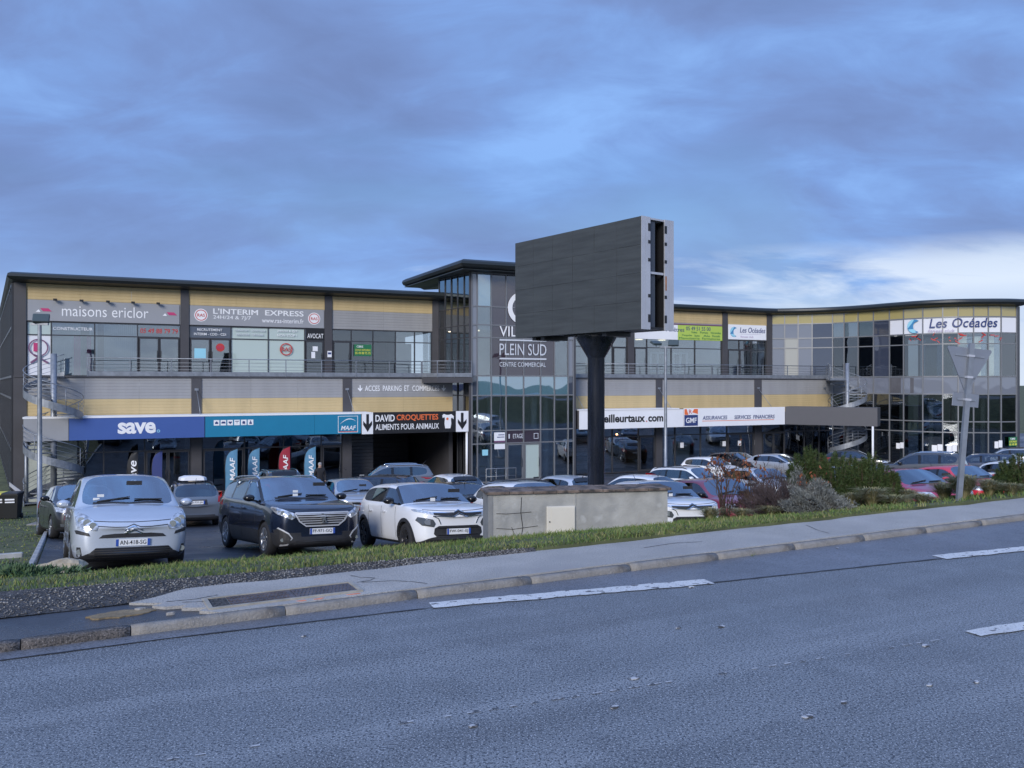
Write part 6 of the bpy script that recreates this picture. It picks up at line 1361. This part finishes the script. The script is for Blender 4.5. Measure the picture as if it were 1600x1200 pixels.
# ---- give way sign seen from behind
SX, SY = at_u(1498, 11.25), 11.25; sz = gz(SX, SY); sg = empty('road_sign', (SX, SY, sz), 0, 'leaning triangular give way sign seen from behind beside the pavement', 'road sign'); sg.rotation_euler = (0, math.radians(5.2), math.radians(9))
MB().box(-.035, .035, -.022, .022, -.2, 2.14).build('post', M_galv, sg); M_sback = mat('sign_back_grey', (.21, .23, .27), .5, metal=.3, var=.06, vscale=3)
def tri(r, z): return [(.36*r, z+.21*r), (.34*r, z+.235*r), (-.34*r, z+.235*r), (-.36*r, z+.21*r), (-.025, z-.40*r), (.025, z-.40*r)]
MB().prism(tri(.93, 1.86), .024, .036).build('triangle_plate', M_sback, sg); MB().prism(tri(.915, 1.86), .0365, .039).build('red_face', C_red, sg); MB().prism(tri(.67, 1.88), .0395, .041).build('white_face', C_let, sg)
for zz_, w_ in ((1.97, .22), (1.68, .12)): MB().box(-w_, w_, .012, .024, zz_-.012, zz_+.012).build('bracket', M_galv, sg); MB().box(-.045, .045, -.028, .026, zz_-.014, zz_+.014).build('clamp', M_rail, sg)
MB().bbox(-.20, .20, .024, .034, 1.28, 1.46, .02).build('sub_plate', M_sback, sg); MB().box(-.14, .14, .012, .024, 1.36, 1.385).build('bracket', M_galv, sg); MB().box(-.045, .045, -.028, .026, 1.36, 1.39).build('clamp', M_rail, sg)
# ---- bins and the rail behind them
def bin_(u, Y, lid, label):
    X = at_u(u, Y); b0 = empty('wheelie_bin', (X, Y, gz(X, Y)), math.radians(12), label, 'bin', 'wheeled bins beside the shops'); M_b = mat('black_bin_plastic', (.012, .013, .014), .5)
    b = MB(); b.loft([[(-w, -d, z), (w, -d, z), (w, d, z), (-w, d, z)] for w, d, z in ((.22, .22, .06), (.28, .32, .95), (.30, .34, .96), (.30, .34, 1.0))]); b.build('bin_body', M_b, b0)
    MB().bbox(-.31, .31, -.37, .36, 1.002, 1.07, .03).build('lid', lid, b0); MB().box(-.17, .17, -.335, -.325, .78, .84).build('sticker', M_white, b0); MB().box(-.17, .17, -.325, -.315, .68, .73).build('sticker', M_white, b0)
    for sd in (-1, 1): MB().lathe([(.001, -.03), (.1, -.03), (.1, .03), (.001, .03)], 14, 'x', (sd*.24, .25, .1)).build('wheel', M_tyre, b0)
bin_(20, 33.0, mat('black_lid', (.02, .02, .022), .5), 'black wheeled bin with black lid and white stickers by the lawn'); bin_(1, 33.2, mat('yellow_lid', (.55, .5, .06), .5), 'black wheeled bin with yellow lid at the left picture edge')
X = at_u(30, 33.6); z0 = gz(X, 33.6); fr_ = empty('handrail', (X, 33.6, z0), math.radians(20), 'pale metal handrail behind the wheeled bins', 'handrail'); MB().prism([(0, 0), (.10, 0), (.10, 1.05), (-.35, 1.45), (-.35, 1.3), (0, .95)], 0, .03).build('end_plate', M_rail, fr_); MB().tube([(-2.5, 0, 1.0), (.05, 0, 1.0)], .03, 6).build('rail', M_rail, fr_); MB().tube([(-1.6, 0, -.1), (-1.6, 0, 1.0)], .025, 6).build('post', M_rail, fr_)
# ---- rails by the tower and the passage, marker post
def hand_rail(a, b_, n, L, rot, label):
    P = FW(a, -b_, GF-.05); r_ = empty('handrail', P, FROT+rot, label, 'handrail', 'steel handrails by the entrances')
    MB().tube([(0, 0, -.3), (0, 0, .95), (L, 0, .95), (L, 0, -.3)], .03, 6).build('frame', M_galv, r_); MB().tube([(0, 0, .5), (L, 0, .5)], .02, 6).build('rail', M_galv, r_)
    for k in range(1, n): MB().tube([(L*k/n, 0, -.3), (L*k/n, 0, .93)], .02, 6).build('post', M_galv, r_)
hand_rail(23.8, TB+.8, 3, 1.9, 0, 'steel handrail in front of the tower entrance'); hand_rail(16.3, CB+1.0, 4, 3.0, math.radians(-15), 'steel handrail at the mouth of the dark passage')
X, Y = at_u(301, 36.5), 36.5; po_ = empty('marker_post', (X, Y, gz(X, Y)), 0, 'short round timber post behind the grey estate', 'post'); MB().lathe([(.19, -.1), (.19, 1.35), (.17, 1.38), (.001, 1.385)], 14).build('timber', mat('grey_timber', (.26, .22, .17), .85, var=.3, vscale=5), po_); MB().lathe([(.194, .95), (.194, 1.05)], 14).build('red_band', C_red, po_)
# ---- feather flags
def flag(u, v, Y, m, label, text=None, tm=None, hgt=2.6, wid=.60):
    X = at_u(u, Y); z0 = gz(X, Y); f_ = empty('feather_flag', (X, Y, z0), math.radians(14), label, 'flag', 'feather flags outside the shops')
    pts = [(-wid/2, 0, 0), (-wid/2, 0, hgt*.62), (-wid*.38, 0, hgt*.82), (-wid*.05, 0, hgt*.95), (wid*.48, 0, hgt)]
    MB().tube(pts, .02, 5).build('mast', M_black, f_); edge_ = []
    for k in range(13): t = k/12; x_ = float(np.interp(t, [0, .62, .82, .95, 1], [-wid/2, -wid/2, -wid*.38, -wid*.05, wid*.48])); edge_.append((x_+.02, .35+t*(hgt-.35)))
    b = MB(); rings = [[(x_, .03*math.sin(2.5*z_+x_*4), z_), (lerp(x_, wid*.5, .5), .05*math.sin(2.1*z_+1), z_), (wid*.5, .05*math.sin(2*z_+2), z_)] for x_, z_ in edge_]; b.loft(rings, False, False, True); b.build('banner', m, f_)
    if text:
        co, fc = text_mesh(text, .03, .15); lo, hi = co.min(0), co.max(0); sx = (hgt*.44)/(hi[0]-lo[0]); sy = .25/(hi[1]-lo[1])
        vv = [(-(p[1]-lo[1])*sy+.20, -.075, 1.0+(p[0]-lo[0])*sx) for p in co]; me = bpy.data.meshes.new('lettering'); me.from_pydata(vv, [], [tuple(f) for f in fc]); link('lettering', me, tm or C_let, f_)
    MB().box(-.35, .15, -.2, .2, -.02, .05).build('base', M_black, f_)
M_fl = mat('blue_banner', (.09, .23, .36), .8, var=.12, vscale=2)
flag(361, 700, 41.5, M_fl, 'leftmost blue feather flag with white lettering under the teal sign', 'MAAF'); flag(396, 700, 43.0, M_fl, 'blue feather flag left of the red one', 'MAAF'); flag(484, 700, 43.0, M_fl, 'blue feather flag right of the red one', 'MAAF')
flag(444, 700, 44.2, mat('red_banner', (.30, .02, .04), .8), 'red feather flag between the blue ones', 'MAAF'); flag(207, 700, 40.5, M_black, 'black narrow feather flag under the royal blue sign', 'save', wid=.5); flag(245, 702, 41.0, mat('navy_banner', (.03, .045, .16), .8), 'navy blue feather flag beside the black one', None, wid=.5)
# ---- person by the shop door
X, Y = at_u(500, 41.5), 41.5; pz_ = gz(X, Y)+.02
sk = [(0, 0, .95), (0, 0, 1.15), (0, .01, 1.38), (0, .01, 1.50), (0, -.01, 1.60), (0, -.015, 1.68), (.10, 0, .90), (.11, -.02, .50), (.12, .02, .08), (.12, -.12, .04), (-.10, 0, .90), (-.11, .03, .50), (-.12, .05, .08), (-.12, -.09, .04), (.20, .01, 1.40), (.27, .03, 1.12), (.25, -.10, .90), (.24, -.14, .82), (-.20, .01, 1.40), (-.27, .03, 1.12), (-.25, -.10, .90), (-.24, -.14, .82)]
ed = [(0, 1), (1, 2), (2, 3), (3, 4), (4, 5), (0, 6), (6, 7), (7, 8), (8, 9), (0, 10), (10, 11), (11, 12), (12, 13), (2, 14), (14, 15), (15, 16), (16, 17), (2, 18), (18, 19), (19, 20), (20, 21)]
rad = [.16, .155, .17, .06, .095, .075, .105, .075, .05, .045, .105, .075, .05, .045, .075, .058, .045, .04, .075, .058, .045, .04]
me = bpy.data.meshes.new('figure'); me.from_pydata(sk, ed, []); o = bpy.data.objects.new('figure', me); COL.objects.link(o); o.modifiers.new('k', 'SKIN'); sb = o.modifiers.new('s', 'SUBSURF'); sb.levels = sb.render_levels = 2
for i, v_ in enumerate(me.skin_vertices[0].data): v_.radius = (rad[i], rad[i]*.8 if i in (0, 1, 2) else rad[i]); v_.use_root = (i == 0)
bpy.context.view_layer.update(); fm = bpy.data.meshes.new_from_object(o.evaluated_get(bpy.context.evaluated_depsgraph_get())); bpy.data.objects.remove(o)
fm.materials.clear()
for m_ in (mat('dark_trousers', (.02, .022, .03), .8), mat('black_jacket', (.014, .014, .017), .8), mat('skin', (.46, .29, .22), .6), mat('dark_shoes', (.015, .013, .012), .6)): fm.materials.append(m_)
for p in fm.polygons: z_ = p.center.z; p.material_index = 3 if z_ < .12 else 2 if (z_ > 1.50 or (.76 < z_ < .87 and abs(p.center.x) > .2)) else 1 if z_ > .84 or abs(p.center.x) > .19 else 0; p.use_smooth = True
pe = empty('person', (X, Y, pz_), math.radians(25), 'person in a dark jacket standing by the shop door under the teal sign', 'person'); link('body', fm, None, pe)
MB().lathe([(.001, 1.775), (.05, 1.765), (.085, 1.73), (.098, 1.68), (.088, 1.63)], 14, c=(0, .012, 0)).build('hair', mat('grey_hair', (.30, .28, .26), .8), pe)
# ---- pavement chamber cover
ch = empty('chamber_cover', (*XY(1.42, 6.30), .067), math.atan2(RD[1], RD[0]), 'rectangular cast iron chamber cover set in the pavement', 'cover'); M_iron = mat('cast_iron', (.12, .10, .10), .5, metal=.4, var=.4, vscale=8, bump=.3)
M_conc = mat('chamber_frame', (.30, .28, .24), .9, var=.25, vscale=6)
fb = MB(); fb.box(-.56, .56, -.16, -.135, -.02, .012).box(-.56, .56, .135, .16, -.02, .012).box(-.56, -.53, -.135, .135, -.02, .012).box(.53, .56, -.135, .135, -.02, .012); fb.build('frame', M_conc, ch)
MB().box(-.528, -.405, -.133, .133, -.02, .004).build('cover_plate', M_gravel, ch)
for k in range(2):
    x0 = -.40+.465*k; pl = MB().box(x0+.004, x0+.46, -.133, .133, -.02, .006).build('cover_plate', M_iron, ch)
    rb = MB()
    for i in range(15):
        for j in range(3): xx = x0+.02+i*.029; yy = -.115+.085*j; rb.bar((xx, yy, .007), (xx+.018*(1 if k else -1), yy+.055, .007), .007, .008)
    pl2 = rb.build('tread_pattern', M_iron, pl); pl2['kind'] = 'stuff'
for (r_, q_, s_) in [(1.62, 6.085, .05), (1.9, 6.10, .06), (1.5, 6.09, .035)]:
    b = MB(); b.slab([XY(r_+s_*random.uniform(.6, 1.3)*math.cos(6.28*k/9), q_+.022*random.uniform(.5, 1)*math.sin(6.28*k/9)) for k in range(9)], .066, .0685); b.build('orange_mark', mat('orange_spray', (.62, .22, .12), .8, var=.3, vscale=30), pave)
# ---- rock in the grass, edging stones of the lawn
b = MB(); rr0 = random.Random(4); ico = bmesh.new(); bmesh.ops.create_icosphere(ico, subdivisions=3, radius=1)
for v_ in ico.verts: n_ = 1+.22*math.sin(v_.co.x*3.1+1)*math.cos(v_.co.y*4+.5)+rr0.uniform(-.06, .06); v_.co = Vector((v_.co.x*.30*n_, v_.co.y*.16*n_, v_.co.z*.12*n_))
me = bpy.data.meshes.new('rock'); ico.to_mesh(me); ico.free(); Yr = 9.6; Xr = at_u(93, Yr); ro = link('rock', me, mat('limestone', (.36, .31, .23), .9, var=.3, vscale=7, bump=.8, bscale=12)); ro.location = (Xr, Yr, gz(Xr, Yr)+.05); ro.rotation_euler = (.1, -.1, math.radians(28)); tag(ro, 'flat beige rock lying in the grass by the silver minivan', 'rock')
lk = empty('lawn_edging', (*XY(-.5, 20), 0)); tag(lk, 'pale concrete edging between lawn and car park', 'kerb', kind='structure')
es = MB().bbox(-.48, .48, -.05, .05, -.15, .10, .015).fix('edging_stone'); es.materials.append(mat('edging_concrete', (.30, .31, .32), .85, var=.2, vscale=5))
def edge_stone(r, q, rz):
    x, y = XY(r, q); o = bpy.data.objects.new('edging_stone', es); COL.objects.link(o); o.parent = lk; bx, by = XY(-.5, 20); o.location = (x-bx, y-by, gz(x, y)+.0); e = .5; tilt = (gz(*XY(r+e*math.cos(rz), q+e*math.sin(rz)))-gz(*XY(r-e*math.cos(rz), q-e*math.sin(rz))))/(2*e)
    o.rotation_euler = (0, -math.atan(tilt), rz+math.atan2(RD[1], RD[0]))
for k in range(24): edge_stone(-.58, 13.9+k*.98, math.pi/2)
for k in range(9): edge_stone(-1.3-k*.97, 19.2+.04*k*k, math.radians(-4-2*k))
# ---- far left: a pale warehouse with trees
X0, Y0 = -66, 98; wh = empty('warehouse', (X0, Y0, -4.3), math.radians(8), 'distant white warehouse with blue roof edge at the left picture edge', 'building')
MB().box(-16, 10.5, 0, 14, 0, 5.0).build('wall', mat('white_wall', (.55, .56, .57), .8, var=.06, vscale=.3), wh); MB().box(-16.2, 10.7, -.25, 14.2, 5.0, 5.95).build('roof_edge', mat('blue_fascia', (.05, .08, .2), .5), wh); MB().box(6, 8.5, -.05, .05, 0, 3).build('door', M_pil, wh)
def tree(x, y, h, label, leafy):
    t = empty('tree', (x, y, -4.3), 0, label, 'tree', 'trees far left'); rnd = random.Random(int(x*7)); tr = MB(); tips = []
    def grow(p, d, l, r, n):
        q = p+d*l; tr.tube([p, (p+q)/2+Vector((rnd.uniform(-.05, .05)*l,)*3), q], [r, r*.8, r*.6], 4); tips.append(q)
        if n:
            for _ in range(3): dd = (d+Vector((rnd.uniform(-.7, .7), rnd.uniform(-.7, .7), rnd.uniform(-.1, .5)))).normalized(); grow(q, dd, l*.68, r*.55, n-1)
    grow(Vector((0, 0, 0)), Vector((0, 0, 1)), h*.34, h*.025, 4); tr.build('trunk', mat('bark', (.07, .06, .05), .9), t)
    if leafy:
        n = 2600; c = np.array([tips[rnd.randrange(len(tips))] for _ in range(n)])+RNG.normal(0, .35, (n, 3)); a = RNG.normal(0, .14, (n, 3)); b_ = RNG.normal(0, .14, (n, 3)); V = np.stack([c, c+a, c+b_], 1).reshape(-1, 3)
        link('crown', raw_mesh('crown', V, np.arange(3*n).reshape(-1, 3), 3, mat('dark_leaf', (.03, .05, .022), .8, var=.5, vscale=.6)), None, t)
tree(-53.5, 86, 6.0, 'dark bushy tree in front of the distant warehouse', True); tree(-72, 118, 11, 'bare tree rising behind the distant warehouse', False); tree(-76, 116, 10, 'bare tree left of another behind the distant warehouse', False)

# ================================================================== plants on the bank
M_pine = leafmat('pine_needles', [(.012, .022, .008), (.026, .046, .015), (.045, .072, .022), (.085, .11, .035)]); M_twig = mat('brown_twig', (.075, .048, .036), .9, var=.3, vscale=6); M_lav = leafmat('silver_grey_leaf', [(.045, .048, .045), (.10, .105, .10), (.165, .175, .165), (.28, .295, .285)])
M_purp = mat('dark_purple_twig', (.070, .052, .055), .9, var=.3, vscale=5); M_rleaf = leafmat('russet_leaf', [(.045, .018, .012), (.12, .035, .02), (.20, .07, .035), (.26, .13, .06)]); M_stipa = leafmat('straw_grass', [(.10, .12, .04), (.17, .18, .075), (.27, .24, .13), (.38, .33, .20)])
def needles(base, direc, ln, w):
    """base, direc: (n,3): thin triangles"""
    n = len(base); d = direc/np.linalg.norm(direc, axis=1, keepdims=True); up = RNG.normal(0, 1, (n, 3)); s = np.cross(d, up); s /= np.linalg.norm(s, axis=1, keepdims=True)+1e-9
    V = np.stack([base-s*w[:, None]/2, base+s*w[:, None]/2, base+d*ln[:, None]], 1).reshape(-1, 3); return V, np.arange(3*n).reshape(-1, 3)
def root_plant(name, u, Y, label, cat='shrub', group='plants on the bank beside the pavement'):
    X = at_u(u, Y); return empty(name, (X, Y, gz(X, Y)-.02), 0, label, cat, group)
def pine(u, Y, lobes, n, label):
    """mugo pine: upright shoots clothed in needles; lobes (x, y, radius, height)"""
    p = root_plant('pine_shrub', u, Y, label); tw = MB(); B = []; D = []
    for k in range(n):
        x, y, r, h = lobes[k % len(lobes)]; a = random.uniform(0, 6.283); rr = r*math.sqrt(random.random()); bx, by = x+rr*math.cos(a), y+rr*math.sin(a)*.8; z = h*(.25+.75*(1-(rr/r)**2)**.6)*random.uniform(.55, 1.0)
        d = Vector(((bx-x)*.9, (by-y)*.9, .55+random.random()*.5)).normalized(); L = random.uniform(.10, .19); tip = Vector((bx, by, z)); b0 = tip-d*L
        if k % 3 == 0: tw.tube([(x+random.uniform(-.05, .05), y, 0), ((x+b0.x)/2, (y+b0.y)/2, b0.z*.45), tuple(b0), tuple(tip)], [.012, .009, .006, .004], 3)
        m = 74; t = RNG.uniform(0, 1, m); base = np.array(b0)+np.outer(t, np.array(d*L)); rd = RNG.normal(0, 1, (m, 3)); rd = rd/np.linalg.norm(rd, axis=1, keepdims=True); B.append(base); D.append(rd*.8+np.array(d)*.75)
    B = np.concatenate(B); D = np.concatenate(D); V, F = needles(B, D, RNG.uniform(.035, .065, len(B)), RNG.uniform(.007, .012, len(B))); tw.build('branch', M_twig, p); o = link('crown', raw_mesh('crown', V, F, 3, M_pine), None, p); return p
pine(1322, 12.3, [(-.55, .1, .36, .92), (-.20, 0, .42, .78), (.25, 0, .42, .76), (.42, .15, .32, .88), (-.42, .25, .38, .95), (.58, -.05, .28, .66), (0, .3, .42, .90)], 1150, 'dark green mugo pine shrub in the middle of the bank planting')
pine(1612, 12.9, [(-.2, 0, .40, .62), (.2, 0, .42, .74), (-.42, -.05, .24, .38)], 380, 'dark green pine shrub cut by the right picture edge')
def mound(name, u, Y, rx, rz, n, m, label, ln=(.02, .05), w=(.006, .012), stems=60, stem_m=None, cat='shrub', up=.6):
    p = root_plant(name, u, Y, label, cat); d = RNG.normal(0, 1, (n, 3)); d[:, 2] = np.abs(d[:, 2]); d /= np.linalg.norm(d, axis=1, keepdims=True); lump = 1+.22*np.sin(d[:, 0]*5+1)*np.cos(d[:, 1]*4+.4)+.16*np.sin(d[:, 2]*9+d[:, 0]*8)+.10*np.sin(d[:, 0]*17+d[:, 1]*13)
    rad_ = RNG.uniform(.55, 1.0, n)**.5*lump; base = d*np.array([rx, rx*.8, rz])*rad_[:, None]; dr = d+RNG.normal(0, .55, (n, 3)); dr[:, 2] += up
    V, F = needles(base, dr, RNG.uniform(*ln, n), RNG.uniform(*w, n)); st = MB()
    for k in range(stems): i = random.randrange(n); q = base[i]; st.tube([(random.uniform(-.06, .06), random.uniform(-.06, .06), 0), tuple(q*.55+np.array([0, 0, .03])), tuple(q)], [.006, .004, .002], 3)
    st.build('stem', stem_m or M_twig, p); link('foliage', raw_mesh('foliage', V, F, 3, m), None, p); return p
mound('silver_shrub', 1280, 11.1, .43, .36, 13000, M_lav, 'rounded silver grey leaved shrub at the pavement edge', stems=80)
mound('lavender_shrub', 1215, 11.6, .40, .52, 5200, M_purp, 'dark purple twiggy shrub left of the silver grey one', ln=(.05, .12), w=(.004, .007), stems=150, stem_m=M_purp, up=1.0)
mound('silver_shrub', 1246, 11.9, .30, .55, 3600, M_lav, 'thin silver grey shrub behind the rounded one', ln=(.03, .07), stems=70, stem_m=M_purp, up=1.0)
mound('low_shrub', 1075, 38.0, 1.5, .9, 5000, M_pine, 'dark evergreen shrub at the foot of the lamp post with two floodlights', ln=(.08, .18), w=(.03, .06), stems=40)
mound('ground_ivy', 30, 8.6, .50, .11, 2600, mat('broad_weed_leaf', (.06, .11, .045), .7, var=.4, vscale=8), 'low leafy weeds in the grass at the left edge', ln=(.03, .07), w=(.02, .04), stems=10, cat='weeds')
mound('kerb_weed', 1172, 8.02, .13, .06, 900, M_grass, 'small green weed growing in the gutter against the kerb', ln=(.02, .05), w=(.004, .008), stems=6, cat='weeds')
def twigs(u, Y, n, hgt, spread, label, leaves):
    p = root_plant('red_leaved_shrub', u, Y, label); st = MB(); L = []
    for k in range(n):
        a = random.uniform(0, 6.28); e = Vector((math.cos(a)*spread*random.uniform(.3, 1), math.sin(a)*spread*.7*random.uniform(.3, 1), hgt*random.uniform(.6, 1.0))); m_ = e*.5+Vector((random.uniform(-.08, .08), random.uniform(-.08, .08), .1)); q3 = e+Vector((random.uniform(-.06, .1), 0, -.02))
        st.tube([(random.uniform(-.07, .07), random.uniform(-.05, .05), 0), tuple(m_), tuple(e), tuple(q3)], [.007, .005, .003, .002], 4); L += [e, q3, e*.9+m_*.1, e*.75+m_*.25]
        for _ in range(3): t = random.uniform(.35, .9); s_ = m_*(1-t)+e*t; e2 = s_+Vector((random.uniform(-.2, .2), random.uniform(-.15, .15), random.uniform(.0, .22))); st.tube([tuple(s_), tuple((s_+e2)/2+Vector((0, 0, .02))), tuple(e2)], [.003, .0025, .0015], 3); L.append(e2)
    st.build('stem', M_twig, p); V = []; F = []
    for k in range(leaves):
        c = random.choice(L)+Vector((random.gauss(0, .025), random.gauss(0, .025), random.gauss(-.02, .03))); d = Vector((random.gauss(0, .5), random.gauss(0, .5), -1)).normalized(); s_ = d.cross(Vector((random.gauss(0, 1), random.gauss(0, 1), .2))).normalized(); l = random.uniform(.035, .075); i = len(V); w_ = l*.28; nrm = d.cross(s_)*.012
        V += [tuple(c), tuple(c+d*l*.45+s_*w_+nrm), tuple(c+d*l), tuple(c+d*l*.45-s_*w_+nrm)]; F += [(i, i+1, i+2), (i, i+2, i+3)]
    me = bpy.data.meshes.new('leaves'); me.from_pydata(V, [], F); o = link('foliage', me, M_rleaf, p); return p
twigs(1132, 11.3, 18, .92, .42, 'nearly bare shrub with hanging russet leaves right of the concrete wall', 110); twigs(1180, 11.8, 9, .80, .30, 'smaller russet leaved shrub over the purple twigs', 60); twigs(1268, 11.6, 6, .55, .25, 'few russet leaved stems poking out of the silver shrub', 36)
def tuft(u, Y, n, hgt, spr, m, label):
    p = root_plant('ornamental_grass', u, Y, label, 'grass tuft'); a = RNG.uniform(0, 6.28, n); r0 = RNG.uniform(0, spr*.12, n); h = hgt*RNG.uniform(.5, 1.0, n); out_ = spr*RNG.uniform(.05, 1.0, n); w = RNG.uniform(.003, .006, n)
    P = lambda k, z: np.stack([np.cos(a)*(r0+out_*k), np.sin(a)*(r0+out_*k)*.8, h*z], 1); c = np.stack([-np.sin(a), np.cos(a), 0*a], 1)*w[:, None]; rows = [P(0, 0), P(.25, .55), P(.6, .9), P(1.0, .86)]
    V = np.stack([rows[0]-c, rows[0]+c, rows[1]-c, rows[1]+c, rows[2]-c*.7, rows[2]+c*.7, rows[3]-c*.2, rows[3]+c*.2], 1).reshape(-1, 3); k = 8*np.arange(n)[:, None]; F = np.concatenate([k+np.array([[2*i, 2*i+1, 2*i+3, 2*i+2]]) for i in range(3)])
    link('blades', raw_mesh('blades', V, F, 4, m), None, p); MB().lathe([(.05, -.02), (.04, .04), (.001, .05)], 8).build('crown_base', M_twig, p)
tuft(1362, 11.5, 900, .32, .34, M_stipa, 'pale grass tuft just right of the silver grey shrub'); tuft(1398, 11.2, 500, .18, .28, M_stipa, 'low pale grass tuft under the pine shrub'); tuft(1505, 11.75, 1500, .40, .36, M_stipa, 'broad straw coloured grass tuft around the give way post'); tuft(1545, 12.0, 700, .30, .26, M_stipa, 'straw grass tuft right of the give way post'); tuft(1440, 11.4, 600, .16, .28, M_stipa, 'low dry grass tuft left of the give way post')
tuft(1110, 11.0, 420, .22, .26, M_stipa, 'upright dry grass tuft at the foot of the bare shrub'); tuft(1160, 11.2, 300, .16, .24, M_stipa, 'small dry grass tuft between the bare shrub and the purple twigs')
tuft(1205, 11.3, 420, .16, .24, M_stipa, 'dry grass tuft in front of the purple twigs'); tuft(1330, 11.7, 700, .26, .20, M_stipa, 'dry grass tuft between the silver shrub and the pine'); tuft(1418, 12.1, 700, .24, .24, M_stipa, 'dry grass tuft below the right end of the pine'); tuft(1475, 12.2, 900, .30, .30, M_stipa, 'dense straw grass left of the give way post'); tuft(1580, 11.9, 700, .22, .26, M_stipa, 'low straw grass tuft near the right pine shrub')
mound('brown_shrub', 1190, 12.0, .42, .46, 4200, leafmat('brown_dry_leaf', [(.03, .022, .02), (.07, .045, .035), (.13, .085, .06)]), 'brown half dry shrub behind the purple twigs', ln=(.04, .09), w=(.006, .012), stems=90, stem_m=M_purp, up=.9)
mound('green_shrub', 1262, 12.6, .40, .50, 5200, M_pine, 'low dark green shrub between silver shrub and pine', ln=(.04, .08), w=(.008, .014), stems=60)
